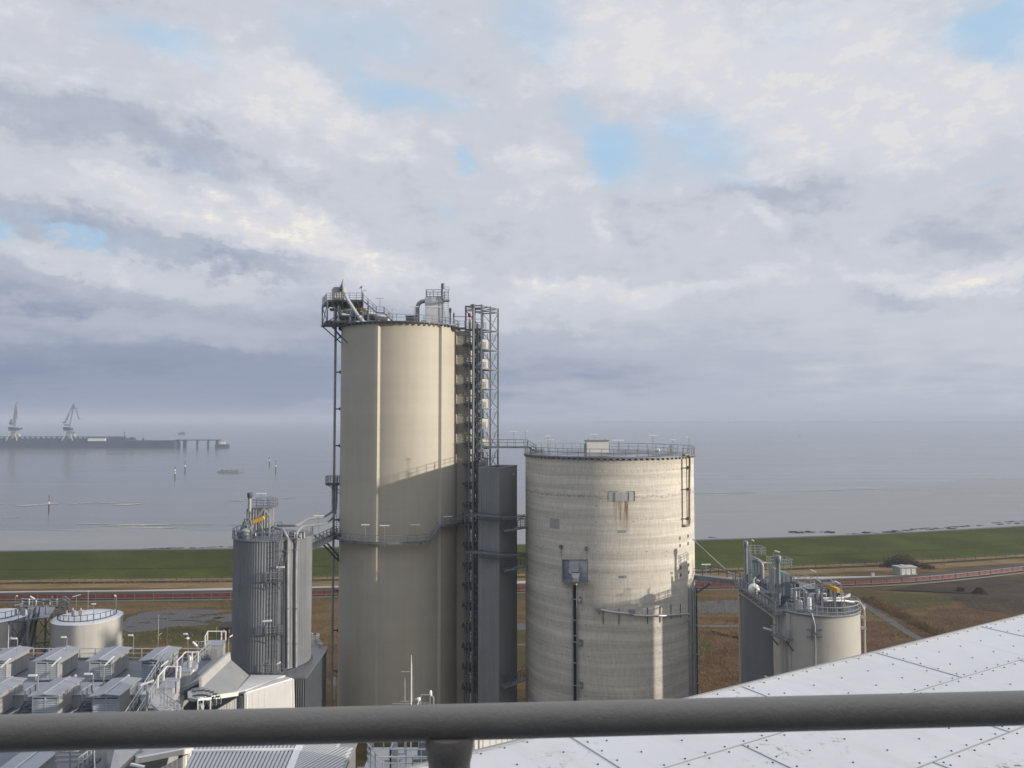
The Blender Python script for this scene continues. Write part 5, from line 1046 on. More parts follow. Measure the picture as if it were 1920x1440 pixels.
mb = MB(); a_, d_, c_ = lpt(495, 1262, .6), lpt(495, 1262, 1.4), lpt(526, 1262, 1.4); mb.rail([a_, d_, c_], 1.6, .8, .03, (.33, .66)); mb.build('base_railing', M['steel'], ll)
# base block of the ribbed silo
bb = thing('silo_base_building', 'dark ribbed base building under the ribbed silo', 'building', (-34, 110, 0))
xr = P(573, 1266, 105.6).x
mb = MB(); mb.prism([V((-39, 105.3)), V((xr, 105.3)), V((xr - .4, 119)), V((-39, 119))], 0, zl0 - .35); mb.build('block', M['dark'], bb)  # near-black colour imitates shade on the right side wall
mb = MB(); mb.prism(ribs((-36, 105.2), (xr - .02, 105.2), .3, .07), 0, zl0 - .4, False); mb.build('ribbed_front', M['darkclad'], bb)
mb = MB(); mb.prism([V((-39.2, 105.05)), V((xr + .25, 105.05)), V((xr - .15, 119.2)), V((-39.2, 119.2))], zl0 - .348, zl0 - .12); mb.build('roof', M['darkclad'], bb)
pv_ = MB(); x = XX(604.5, 119.5); pv_.cyl(x, 119.5, 0, P(604, 1206, 119.5).z, .30, 12); tag(pv_.build('white_pipe', M['tankwall'], smooth=40), 'pale vertical pipe at the right corner of the ribbed silo base', 'pipe')
sk = thing('small_tank', 'small pale domed tank half hidden behind the ribbed silo', 'tank', (XX(592, 124), 124, 0))
x = XX(591, 124); z = P(0, 1210, 124).z; mb = MB(); mb.lathe(x, 124, [(1.45, 0), (1.45, z), (1.3, z + .5), (.9, z + .95), (.3, z + 1.2)], 32); mb.build('shell', M['tankwall'], sk, smooth=50)
mb = MB(); mb.rail(arc(x, 124, .9, -160, 160, z + .9, 12), .8, .7, .03); mb.tube([(x + .5, 123, z + .9), (x + .7, 122.9, z + 1.6), (x + .9, 123, z + .6)], .1, 8); mb.cyl(x - .35, 123.4, z + .8, P(0, 1110, 123.4).z, .045, 6); mb.build('fittings', M['lamp'], sk)
mb = MB(); p = G(626, 1312); q = P(626, 1275, p.y); mb.box(p.x - .05, p.x + .05, p.y - .05, p.y + .05, 0, q.z); mb.box(p.x - .3, p.x + .32, p.y - .1, p.y - .05, q.z - 1.0, q.z + .5); tag(mb.build('notice_board', M['lamp']), 'small blank white notice board on a post beside the foot of the tall silo', 'sign')
# ================================================================ storage tanks far left
def whitetank(cx, cy, r, zt, lab):
    tk = thing('storage_tank', lab, 'tank', (cx, cy, 0), 'pale storage tanks on the left')
    mb = MB(); mb.lathe(cx, cy, [(r, 0), (r, zt)], 64); mb.build('shell', M['tankwall'], tk, smooth=40)
    mb = MB(); mb.lathe(cx, cy, [(r + .06, zt + .002), (r + .06, zt + .1), (r * .80, zt + .42), (.1, zt + 1.05)], 64); mb.build('roof', M['tankroof'], tk, smooth=30)
    mb = MB(); mb.rail(arc(cx, cy, r * .82, -85, 130, zt + .40, 30), 1.05, 1.0, .035, (), kick=True); mb.build('railing', M['dark'], tk)
    mb = MB()
    for z in (zt - 4.6, zt - 5.4): mb.lathe(cx, cy, [(r + .01, z - .1), (r + .16, z - .08), (r + .16, z + .08), (r + .01, z + .1)], 64)
    mb.build('wind_girder', M['tankwall'], tk, smooth=30)
    return tk
tkx = P(164, 1160, 135).x
zt = P(164, 1158, 135).z
tkA = whitetank(tkx, 135, 5.55, zt, 'pale round storage tank with conical white roof right of the steel stair frame')
x2 = XX(-6, 131.5)
tkB = whitetank(x2, 131.5, 5.4, P(0, 1157, 131.5).z, 'pale round storage tank cut off by the left edge of the photo')
for q, lab in ((P(134, 1146, 131.5), 'nozzle fittings beside the railing on the whole pale storage tank'), (P(38, 1143, 129), 'white instrument boxes on the cut off storage tank roof')):
    mb = MB()
    for k in range(4): mb.cyl(q.x - .8 + k * .7, q.y + (k % 2) * .5, q.z - 1.0, q.z + .1 + .3 * (k % 2), .13 + .05 * (k % 3), 10)
    mb.box(q.x + 1.2, q.x + 1.8, q.y, q.y + .6, q.z - .8, q.z + .1); tag(mb.build('roof_fittings', M['bright']), lab, 'fittings')
# steel stair frame between the tanks
sf = thing('steel_stair_frame', 'dark steel frame with zigzag stairs between the two pale storage tanks', 'stair frame', (XX(60, 130), 130, 0))
z1 = P(60, 1160, 130).z
xa, xb = XX(30, 129), XX(93, 131)
for x, y in ((XX(31, 128), 128), (XX(60.5, 128), 128), (XX(74, 132), 132), (XX(93, 133), 133), (XX(44, 133), 133)):
    mb = MB(); mb.beam((x, y, 0), (x, y, z1 + (.2 if y < 130 else 1.5)), .24); mb.build('post', M['steel'], sf)
mb = MB(); mc = MB()
for k in range(3):
    za_, zb2 = z1 - 4.2 * (k + 1), z1 - 4.2 * k
    mb.beam((xa, 128, zb2), (XX(60.5, 128), 128, zb2), .2); mb.beam((xa, 128, za_), (XX(60.5, 128), 128, zb2), .1); mb.beam((XX(60.5, 128), 128, za_), (xa, 128, zb2), .1)
    mc.beam((XX(74, 132), 132, zb2 - .5), (xb, 133, zb2 - .5), .2); mc.beam((XX(74, 132), 132, za_), (xb, 133, zb2), .12); mc.beam((xb, 133, za_), (XX(74, 132), 132, zb2), .12)
mc.build('bracing', M['dark'], sf)
mb.build('bracing', M['dark'], sf)
mb = MB(); mb.stairs((XX(38, 129.5), 129.5, z1 - 5.5), (XX(62, 130.5), 130.5, z1 - .4), 1.0); mb.stairs((XX(62, 131.5), 131.5, z1 - 5.5), (XX(76, 131), 131, z1 + .6), 1.0); mb.build('stair', M['dark'], sf)
mb = MB(); pts = [V((XX(55, 129.5), 129.5, z1)), V((XX(98, 131), 131, z1)), V((XX(110, 138), 138, z1)), V((XX(60, 138), 138, z1))]; mb.hexa([p - V((0, 0, .2)) for p in pts], pts); mb.build('platform', M['steel'], sf)
# pipe rack behind the tanks
pr = thing('pipe_rack', 'low pipe rack with valves and cable trays behind the storage tanks', 'pipe rack', (XX(95, 141), 141, 0))
zr_ = P(95, 1128, 141).z
mb = MB()
for px in (45, 60, 72, 88, 104, 118, 132): mb.beam((XX(px, 141), 141, zr_ - 3.2), (XX(px, 141), 141, zr_ + .2 + (px % 3) * .4), .18)
mb.build('post', M['steel'], pr)
mb = MB(); 
for dz, dy in ((0, 0), (.4, .3), (-.8, .1), (-1.6, .4)): mb.tube(smooth_path([(XX(44, 141), 141 + dy, zr_ + dz), (XX(80, 141), 141 + dy, zr_ + dz - .1), (XX(118, 141), 141 + dy, zr_ + dz), (XX(126, 141), 141 + dy, zr_ + dz + .45), (XX(136, 141), 141 + dy, zr_ + dz - .4)], 3), .13, 8)
mb.build('pipe', M['mid'], pr, smooth=50)
mb = MB(); mb.box(XX(44, 142), XX(134, 142), 141.8, 142, zr_ - 1.4, zr_ - 1.2); mb.box(XX(88, 140.6), XX(101, 140.6), 140.5, 140.8, zr_ + .1, zr_ + .25); mb.build('cable_tray', M['dark'], pr)
for k in range(7): 
    mb = MB(); x = XX(48 + k * 13, 140.8); mb.cyl(x, 140.8, zr_ - .5, zr_ + .1 + .3 * (k % 2), .13, 8); mb.ball((x, 140.8, zr_ + .1 + .3 * (k % 2)), .19); mb.build('valve', M['bright' if k % 3 else 'steel'], pr)

# ================================================================ plant roof deck with cooling units
ZD = 20.4
pbld = thing('plant_building', 'flat roofed plant building carrying the rows of cooling units', 'building', (-60, 76, 0))
mb = MB(); out = [V((-140, 44)), V((-37, 44)), V((XX(300, 60) , 60)), V((-35.5, 84)), V((-37.2, 95.3)), V((-140, 95.3))]; mb.prism(out, 0, ZD - .2); mb.build('wall', M['cladding'], pbld)
mb = MB(); mb.prism([V((-140.2, 43.8)), V((-36.8, 43.8)), V((XX(300, 60) + .2, 60)), V((-35.3, 84)), V((-37, 95.5)), V((-140.2, 95.5))], ZD - .199, ZD); mb.build('roof', M['deck'], pbld)
mb = MB(); mb.box(-140, -37.1, 95.15, 95.45, ZD, ZD + .22); mb.build('parapet', M['darkclad'], pbld)
mb = MB(); mb.rail([(-95, 95.3, ZD + .22), (-37.3, 95.3, ZD + .22)], 1.1, 1.9, .045, (.5,)); mb.build('railing', M['bright'], pbld)
# one cooling unit, built at the origin then copied
def make_unit():
    r = thing('cooling_unit', 'x', 'cooling unit', (0, 0, 0), 'cooling units on the plant roof')
    W, D, Hh = 2.45, 4.4, 2.3
    mb = MB(); mb.box(-W / 2, W / 2, 0, D, .12, Hh)
    for k in (1, 2): mb.box(W / 2 - .01, W / 2 + .03, D * k / 3 - .04, D * k / 3 + .04, .2, Hh - .1)
    mb.box(W / 2 - .005, W / 2 + .015, .1, D - .1, .55, .62); mb.build('casing', M['unit'], r)
    mb = MB()
    for s in (0, 1):
        a0, a1 = (-W / 2 + .10, -.06) if s == 0 else (.06, W / 2 - .10)
        mb.mi = 1; mb.box(a0, a1, -.022, -.004, .3, Hh - .2); mb.mi = 0  # dark sheet behind the slats stands in for shade in the gaps
        n = 8
        for k in range(n):
            z = .32 + (Hh - .62) * k / n; mb.hexa([(a0, -.16, z - .01), (a1, -.16, z - .01), (a1, -.145, z + .0), (a0, -.145, z + .0)], [(a0, -.03, z + .13), (a1, -.03, z + .13), (a1, -.015, z + .14), (a0, -.015, z + .14)])
    mb.box(-W / 2, -W / 2 + .09, -.11, 0, .2, Hh - .05); mb.box(W / 2 - .09, W / 2, -.11, 0, .2, Hh - .05); mb.box(-.05, .05, -.11, 0, .2, Hh - .05); mb.box(-W / 2, W / 2, -.112, .0, Hh - .22, Hh - .03); mb.box(-W / 2, W / 2, -.112, 0, .14, .3)
    mb.build('louvre', [M['louvre'], M['dark']], r)
    mb = MB(); e = .28
    a = [(-W / 2 - e, -.45, Hh + .01), (0, -.45, Hh + .17), (W / 2 + e, -.45, Hh + .01)]; b_ = [(x, D + .25, z) for x, y, z in a]
    mb.add(a + b_ + [(x, y, z + .09) for x, y, z in a] + [(x, y, z + .09) for x, y, z in b_], [(0, 1, 4, 3), (1, 2, 5, 4), (6, 9, 10, 7), (7, 10, 11, 8), (0, 6, 7, 1), (1, 7, 8, 2), (3, 4, 10, 9), (4, 5, 11, 10), (0, 3, 9, 6), (2, 8, 11, 5)]); rf = mb.build('roof', M['unitroof'], r)
    mb = MB(); mb.beam((0, -.46, Hh + .29), (0, D + .26, Hh + .29), .20, .06); mb.build('ridge_cap', M['bright'], rf)
    mb = MB()
    for x in (-1.0, 1.0):
        for y in (.3, D - .3): mb.box(x - .12, x + .12, y - .12, y + .12, 0, .12)
    mb.build('foot', M['dark'], r)
    return r
unit = make_unit(); first = [unit]
def put_unit(px, y, lab):
    loc = (XX(px, y), y, ZD); rz = radians(3.5)
    if first: u = first.pop(); u.location = loc; u.rotation_euler = (0, 0, rz); u['label'] = lab; return u
    return dup(unit, loc, rz, lab)
Y1, Y2, Y3 = 87.5, 76.7, 59.6
for px, y, lab in ((3, Y1, 'cooling unit of the far row cut off by the left edge of the photo'), (98, Y1, 'cooling unit of the far row in front of the whole pale storage tank'), (197, Y1, 'cooling unit of the far row just right of the storage tank'), (294, Y1, 'cooling unit at the right end of the far row, beside the vent box'),
                   (-16, Y2, 'louvred cooling unit of the front row cut off by the left edge of the photo'), (96.5, Y2, 'louvred cooling unit in the middle of the front row above the handrail'), (209, Y2, 'louvred cooling unit at the right end of the front row, next to the stair landing'), (35, Y3, 'cooling unit seen below the handrail at the bottom left')):
    put_unit(px, y, lab)
# flat duct boxes between the rows
def make_duct():
    r = thing('duct_box', 'x', 'duct box', (0, 0, 0), 'flat duct boxes between the cooling units')
    mb = MB(); mb.box(-1.9, .9, 0, 3.6, .0, 1.25); mb.build('casing', M['unit'], r)
    mb = MB(); mb.box(-2.05, 1.0, -.12, 3.7, 1.252, 1.34); mb.build('lid', M['unitroof'], r)
    mb = MB(); mb.box(1.0, 3.0, -.6, 1.6, .25, 1.55); mb.build('end_box', M['cladding'], r)
    mb = MB(); mb.box(.95, 2.0, 1.75, 2.9, .9, 1.36); mb.build('opening', M['dark'], r)
    mb = MB(); mb.box(3.05, 3.9, -.3, 1.9, .0, 2.3); mb.box(3.2, 3.7, -.36, -.3, .5, 1.3); mb.build('cabinet', M['tankwall'], r)
    mb = MB(); mb.box(3.3, 3.62, -.375, -.362, 1.45, 1.95); mb.box(3.25, 3.5, -.376, -.362, .6, 1.1); mb.build('gauge_window', M['glass'], r)
    return r
dbx = make_duct()
for i, (px, lab) in enumerate(((60, 'flat duct box between the front row and far row at the left'), (157, 'flat duct box between the middle pair of cooling units'), (258, 'flat duct box at the right, beside the steel access stairs'))):
    y = 79.6; loc = (XX(px, y), y, ZD)
    if i == 0: dbx.location = loc; dbx.rotation_euler = (0, 0, radians(3.5)); dbx['label'] = lab
    else: dup(dbx, loc, radians(3.5), lab)
# step stiles between the front units
def make_stile():
    r = thing('step_stile', 'x', 'steps', (0, 0, 0), 'steel step stiles between cooling units')
    mb = MB()
    for k in range(6): mb.box(-.75, .75, .28 * k, .28 * k + .24, .2 * k + .02, .2 * k + .10)
    for s in (-.78, .78): mb.beam((s, 0, .05), (s, 1.6, 1.15), .06, .2)
    mb.box(-1.0, 1.0, 1.7, 3.4, 1.05, 1.15); mb.build('tread', M['dark'], r)
    mb = MB()
    for s in (-.9, .9): mb.rail([(s, 1.7, 1.15), (s, 3.4, 1.15)], 1.1, .85, .04)
    mb.build('railing', M['bright'], r)
    mb = MB(); mb.tube([(-.6, 1.2, .3), (.2, 1.0, .35), (.5, .2, .3), (1.1, -.4, .3)], .12, 8); mb.tube([(-.9, 2.4, .5), (-1.3, .4, .4), (-1.4, -.8, .3)], .14, 8); mb.build('pipe', M['mid'], r, smooth=50)
    return r
ss = make_stile()
for i, (px, lab) in enumerate(((55, 'steel steps with railings left of the middle front cooling unit'), (164, 'steel steps with railings between the middle and right front cooling units'))):
    y = 76.6; loc = (XX(px, y), y, ZD)
    if i == 0: ss.location = loc; ss['label'] = lab
    else: dup(ss, loc, 0, lab)
# small chimneys on the deck
for px, py, Y, lab in ((151, 1252, 82, 'small shiny flue pipe on the duct box between the middle cooling units'), (249, 1252, 82, 'small shiny flue pipe on the right hand duct box')):
    mb = MB(); x = XX(px, Y); mb.lathe(x, Y, [(.14, ZD + 1.34), (.14, ZD + 2.0), (.2, ZD + 2.02), (.2, ZD + 2.12), (.14, ZD + 2.14), (.14, ZD + 2.4), (.2, ZD + 2.42), (.05, ZD + 2.6)], 10); mb.tube([(x - 1.3, Y, ZD + 1.34), (x - 1.3, Y, ZD + 2.2), (x - .1, Y, ZD + 2.2)], .03, 5); tag(mb.build('flue_pipe', M['bright'], smooth=40), lab, 'flue', 'flue pipes on the duct boxes')
# access stairs right of the front row
as_ = thing('access_stair', 'long steel stair with handrails climbing right of the front cooling units', 'stair', (XX(280, 78), 78, ZD))
p, q = V((XX(240, 72), 72, ZD + .1)), V((XX(322, 88), 88, ZD + 1.9)); mb = MB(); mb.stairs(p, q, 1.1, 12, False); mb.build('flight', M['dark'], as_)
mb = MB()
for s in (-.55, .55): mb.rail([p + V((s, 0, 0)), q + V((s, 0, 0))], 1.1, 1.3, .045)
mb.build('handrail', M['bright'], as_)
ld = thing('stair_landing', 'grey landing with steps and railings at the right end of the front cooling row', 'landing', (XX(300, 72), 72, ZD))
p = [P(278, 1322, 71.5), P(318, 1324, 71.5), P(330, 1306, 74.5), P(292, 1305, 74.5)]; z = P(300, 1318, 72).z
for v_ in p: v_.z = z
mb = MB(); mb.hexa([v_ - V((0, 0, .3)) for v_ in p], p); mb.build('deck', M['cladding'], ld)
mb = MB(); mb.rail([p[0], p[3], p[2]], 1.15, 1.0, .045, (.5,)); a_, b_ = P(302, 1318, 71), P(336, 1346, 66); mb.rail([a_, b_], 1.1, 1.2, .045, (.5,)); mb.build('railing', M['bright'], ld)
mb = MB(); mb.stairs(a_, b_, 1.6, 9, False); mb.build('flight', M['bright'], ld)
# vent boxes on the stepped roof
def ventbox(lab, px0, px1, pyt, pyb, Y, depth, pxr, panel=True, rail=True):
    x0, x1 = XX(px0, Y), XX(px1, Y); z1, z0 = P(0, pyt, Y).z, P(0, pyb, Y).z - .6; sk_ = XX(pxr, Y + depth) - x1
    vb = thing('vent_box', lab, 'vent box', ((x0 + x1) / 2, Y, z0), 'grey vent boxes beside the sloping roof')
    base = [(x0, Y), (x1, Y), (x1 + sk_, Y + depth), (x0 + sk_, Y + depth)]
    mb = MB(); mb.prism([V(b) for b in base], z0, z1); mb.build('casing', M['cladding'], vb)
    mb = MB(); o = .06; mb.prism([V((base[0][0] - o, Y - o)), V((base[1][0] + o, Y - o)), V((base[2][0] + o, Y + depth + o)), V((base[3][0] - o, Y + depth + o))], z1 + .002, z1 + .07); mb.build('lid', M['unitroof'], vb)
    if panel: mb = MB(); w_ = x1 - x0; mb.box(x0 + .12 * w_, x0 + .68 * w_, Y - .04, Y - .002, z0 + .3, z1 - .35); mb.build('door_panel', M['unit'], vb)
    if rail: mb = MB(); mb.rail([V((x0, Y, z1 + .07)), V((x0 + sk_, Y + depth, z1 + .07)), V((x1 + sk_, Y + depth, z1 + .07))], 1.1, 2.0, .05, ()); mb.build('railing', M['lamp'], vb)
    return vb
ventbox('tallest grey vent box with railed top beside the ribbed silo', 390, 424, 1211, 1239, 95.5, 2.2, 428)
v2 = ventbox('grey vent box with round chimney, middle of the three', 339, 364, 1260, 1290, 84, 3.2, 378)
ventbox('lowest grey vent box beside the steel stair landing', 304, 330, 1292, 1330, 74.5, 3.0, 345, False)
mb = MB(); x, z = XX(362, 85.5), P(362, 1254, 85.5).z; mb.lathe(x, 85.5, [(.75, z - .2), (.7, z + .05), (.25, z + .15), (.25, z + .75), (.32, z + .77), (.32, z + .85), (.22, z + .87), (.22, z + 1.3), (.05, z + 1.5)], 16); mb.build('chimney', M['bright'], v2, smooth=40)
mb = MB()
for k in range(3): mb.rail([P(352 + k * 14, 1262 - k * 14, 86 + k * 3), P(366 + k * 14, 1248 - k * 14, 89 + k * 3)], 1.1, 1.0, .045, (.5,))
tag(mb.build('sloping_handrail', M['bright']), 'sloping handrail between the middle and the tallest grey vent boxes', 'handrail')
mb = MB(); c = V((XX(384, 97), 97)); 
for k in range(7): a = radians(-70 + 30 * k); mb.beam((c.x + .7 * sin(a), c.y - .7 * cos(a), ZD - .2), (c.x + .7 * sin(a), c.y - .7 * cos(a), P(384, 1200, 97).z), .05)
for pyy in (1200, 1207, 1214, 1221): mb.tube(arc(c.x, c.y, .7, -80, 120, P(384, pyy, 97).z, 10), .03, 5)
tag(mb.build('ladder_cage', M['tankwall']), 'pale ladder cage rising left of the tallest grey vent box', 'ladder cage')
# sloping roof building
sb = thing('sloping_roof_building', 'grey building with large sloping roof in front of the ribbed silo', 'building', (XX(420, 88), 88, 0))
A, B, C_, D_, E_ = P(433, 1237, 93), P(470, 1269, 97), P(445, 1299, 84), P(373, 1311, 78), P(378, 1290, 81)
mb = MB(); dn = V((0, 0, -.25))
for tri in ((A, B, C_), (A, C_, E_), (E_, C_, D_)): mb.slab(list(tri), dn)
mb.build('roof', M['roofgrey'], sb)
mb = MB(); s1, s2 = P(431.5, 1223, 94), P(377.5, 1271, 82); mb.slab([s1, A + V((.02, -.02, 0)), E_ + V((.02, -.02, 0)), s2], (-.3, .1, 0)); mb.build('lit_kerb', M['tankwall'], sb)
mb = MB(); pts = [P(340, 1290, 83), P(378, 1272, 82.6), P(431, 1224, 94.6), P(392, 1240, 95)]; mb.slab(pts, (0, 0, -.4)); mb.build('upper_roof', M['roofgrey'], sb)
mb = MB(); mb.slab([P(352, 1296, 80.5), P(385, 1288, 81), P(376, 1312, 77.5), P(352, 1308, 78)], (0, 0, -.3)); mb.build('lower_roof', M['unit'], sb)
mb = MB(); mb.beam(P(372, 1311.5, 77.9), P(445, 1300.5, 83.9), .3, .42); mb.build('gutter', M['white'], sb)
mb = MB(); a_, b_ = P(374, 1314, 78.1), P(444, 1303, 84.1); zb = min(a_.z, b_.z); mb.prism(ribs((a_.x, a_.y), (b_.x, b_.y), .42, .09), 8, zb - .3, False); mb.build('ribbed_wall', M['cladding'], sb)
mb = MB(); mb.prism([V((D_.x - 2, D_.y + 1)), V((D_.x, D_.y + .6)), V((C_.x - .2, C_.y + .5)), V((B.x - .3, B.y - .2)), V((A.x, A.y - .2)), V((A.x - 2.4, A.y)), V((D_.x - 2, D_.y + 4))], 0, min(B.z, D_.z) - .6); mb.build('wall', M['darkclad'], sb)
# white hopper building
wb = thing('white_hopper_building', 'sunlit white panelled building with ribbed lean roof right of the sloping roof', 'building', (XX(500, 88), 88, 0))
a_, b_, c_, d_ = P(445, 1298, 84.4), P(470.5, 1269, 96.6), P(536, 1269.5, 96), P(459, 1297, 84.9)
mb = MB()
mb.slab([a_, b_, c_, d_], (0, 0, -.2))
for k in range(17): f_ = (k + .5) / 17; mb.beam(a_.lerp(d_, f_) + V((0, 0, .03)), b_.lerp(c_, f_) + V((0, 0, .1)), .12, .26)
mb.build('ribbed_roof', M['white'], wb)
p1, p2 = P(461.5, 1298.5, 84), P(548, 1272, 92)
mb = MB(); mb.slab([d_ + V((0, 0, .06)), c_ + V((0, 0, .06)), P(543, 1270, 94), p2 + V((0, 0, .05)), p1 + V((0, 0, .05))], (0, 0, -.18)); mb.build('roof_flashing', M['lamp'], wb)
mb = MB(); p2x = P(548, 1272, 92); lo = 6.0
mb.slab([V((p1.x, p1.y, lo)), V((p2x.x + .35, p2x.y + .5, lo)), V((p2x.x + .05, p2x.y, p2x.z - .12)), V((p1.x, p1.y, p1.z - .12))], (-.3, .1, 0))
d2 = (V((p2x.x, p2x.y, 0)) - V((p1.x, p1.y, 0))); nn = V((d2.y, -d2.x, 0)).normalized() * .02
for k in range(1, 8): q = V((p1.x, p1.y, 0)) + d2 * (k / 8) + nn; zt2 = p1.z + (p2x.z - p1.z) * k / 8; mb.beam(q + V((0, 0, lo)), q + V((0, 0, zt2 - .2)), .02)
for z in (19.5, 18.3, 17.1, 15.9): mb.beam(V((p1.x, p1.y, z)) + nn, V((p2x.x, p2x.y, z - .9)) + nn, .03)
mb.build('sunlit_wall', M['whitewall'], wb)
mb = MB(); mb.beam(V((p1.x, p1.y, lo)) + nn, V((p1.x, p1.y, p1.z - .1)) + nn, .3); mb.build('corner_trim', M['lamp'], wb); mb = MB(); mb.beam(V((p2x.x + .35, p2x.y + .5, lo)) + nn, V((p2x.x, p2x.y, p2x.z - .1)) + nn, .3); mb.build('corner_trim', M['lamp'], wb)
mb = MB(); mb.prism(ribs((a_.x, a_.y), (p1.x - .2, p1.y), .28, .07), 6, a_.z - .25, False); mb.build('shaded_wall', M['greycorr'], wb)
# spiral access steps
sp3 = thing('curved_steps', 'curved dark steel steps below the sloping roof', 'steps', tuple(P(378, 1320, 76)))
mb = MB(); c = P(372, 1330, 76)
for ring, zz2 in ((2.2, 1.6), (1.75, 1.2), (1.3, .7)):
    for k in range(9): a = radians(-25 + 15 * k); q = V((c.x + ring * sin(a) * .8, c.y + .3 * ring, c.z + zz2 * 1.0 * cos(a * .8) )); mb.obox(q, (.38, .3, .10), 0)
mb.build('tread', M['dark'], sp3)
mb = MB(); 
for ring in (2.5, 2.0, 1.5): mb.tube([(c.x + ring * sin(radians(a)) * .8, c.y + .3 * ring - .15, c.z + .75 * ring * cos(radians(a) * .8)) for a in range(-30, 110, 12)], .04, 5)
mb.ball((c.x + .3, c.y - .2, c.z + .3), .35); mb.build('rail', M['mid'], sp3)
mb = MB(); a_ = P(371, 1312, 75); b_ = P(396, 1309, 76); mb.beam(a_, b_, .16, .18)
for f_ in (0, .4, .95): p = a_.lerp(b_, f_); mb.beam(p, p - V((0, 0, 2.2)), .08)
tag(mb.build('white_barrier', M['lamp']), 'short white handrail frame beside the curved dark steps', 'handrail')
# ================================================================ roofs seen under the handrail
rh = thing('ribbed_roof_hall', 'hall with white ribbed metal roof below the handrail, left of centre', 'building', (XX(500, 52), 52, 0))
zr = 26.0
def rz(px, py): return G(px, py, zr)
a_, b_, c_, d_ = G(372, 1385, zr), G(566, 1380, zr), G(538, 1452, zr), G(342, 1452, zr)
e_, f_ = G(676, 1376, zr), G(642, 1452, zr)
mb = MB(); mb.mi = 1; mb.slab([a_, b_, c_, d_], (0, 0, -.25)); mb.mi = 0  # darker slab paints the shade between the white ribs
for k in range(26): u_ = (k + .5) / 26; mb.beam(d_.lerp(c_, u_) + V((0, 0, .04)), a_.lerp(b_, min(1, u_ + .02)) + V((0, 0, .04)), .17, .12)
mb.build('roof', [M['whitewall'], M['mid']], rh)
mb = MB(); mb.mi = 1; mb.slab([b_ + V((.25, 0, .0)), e_, f_, c_ + V((.25, 0, .0))], (0, 0, -.25)); mb.mi = 0; b2, c2 = b_ + V((.25, 0, 0)), c_ + V((.25, 0, 0))  # same darker slab for painted shade between the side roof ribs
for k in range(15):
    u_ = k / 15; p = c2.lerp(b2, u_) + V((0, 0, .04)); q = p + V((1.9, 3.4, 0)) * 1.2
    fe = min(1, (e_.x - p.x) / max(.01, q.x - p.x)) if q.x > e_.x else 1; fy = (b2.y - p.y) / max(.01, q.y - p.y); mb.beam(p, p.lerp(q, max(.02, min(1, fe, fy))), .15, .10)
for k in range(1, 10):
    p = c2.lerp(f_, k / 10) + V((0, 0, .04)); q = p + V((1.9, 3.4, 0)) * 1.2; fe = min(1, (e_.x - .1 - p.x) / max(.01, q.x - p.x)); mb.beam(p, p.lerp(q, max(.02, min(1, fe))), .15, .10)
mb.build('side_roof', [M['whitewall'], M['mid']], rh)
mb = MB(); mb.beam(b_ + V((.12, 0, .08)), c_ + V((.12, 0, .08)), .5, .16); mb.beam(a_.lerp(d_, .42) + V((0, 0, .12)), b_.lerp(c_, .42) + V((0, 0, .12)), .22, .14); mb.build('ridge_flashing', M['lamp'], rh)
mb = MB(); mb.prism([V((q.x, q.y)) for q in (d_ + V((.3, .2, 0)), f_ + V((-.3, .2, 0)), e_ + V((-.3, -.3, 0)), a_ + V((.3, -.3, 0)))], 0, zr - .3); mb.build('wall', M['greycorr'], rh)
lt = thing('lean_to', 'lean to with bright gutter and ribbed wall left of the white ribbed roof', 'building', (XX(310, 62), 62, 0))
a_, b_ = P(258, 1422, 60), P(361, 1402.5, 64.5); c_, d_ = P(361, 1388, 70), P(228, 1392, 70)
mb = MB(); mb.slab([a_, b_, c_, d_], (0, 0, -.2)); mb.build('roof', M['cladding'], lt)
mb = MB(); mb.beam(a_ - V((0, .1, .1)), b_ - V((0, .1, .1)), .35, .40); mb.build('gutter', M['white'], lt)
mb = MB(); zb = min(a_.z, b_.z); mb.prism(ribs((a_.x + .3, a_.y), (b_.x, b_.y), .42, .10), 4, zb - .3, False); mb.build('ribbed_wall', M['white'], lt)
mb = MB(); q = [P(216, 1400, 64), P(270, 1396, 64), P(225, 1440, 58), P(205, 1448, 58)]; mb.slab(q, (0, 0, -.3)); mb.build('side_roof', M['tankwall'], lt)
mb = MB(); mb.prism([V((XX(178, 64), 64)), V((XX(206, 64), 64)), V((XX(212, 64.5), 64.6)), V((XX(213, 67), 67)), V((XX(182, 67), 67))], ZD - 2, P(190, 1398, 64).z); tag(mb.build('service_cabinet', M['cladding']), 'plain grey cabinet just under the handrail left of the lean to', 'cabinet')
ls3 = thing('lower_stair', 'small steel stair with handrails below the handrail at the bottom left', 'stair', tuple(P(175, 1440, 58)))
a_, b_ = P(146, 1448, 57), P(176, 1424, 60); mb = MB(); mb.stairs(a_, b_, 1.0, 8, False); mb.build('flight', M['dark'], ls3)
mb = MB(); mb.rail([a_, b_], 1.0, .8, .045); mb.rail([b_, b_ + V((1.4, -2.4, -1.4))], 1.0, .9, .045); mb.build('handrail', M['bright'], ls3)
mb = MB()
for k in range(3): mb.beam(P(104, 1410 + 9 * k, 61), P(176, 1408 + 9 * k, 61), .14, .2)
tag(mb.build('pipe_run', M['unit']), 'horizontal grey pipes behind the small stair at the bottom left', 'pipes')
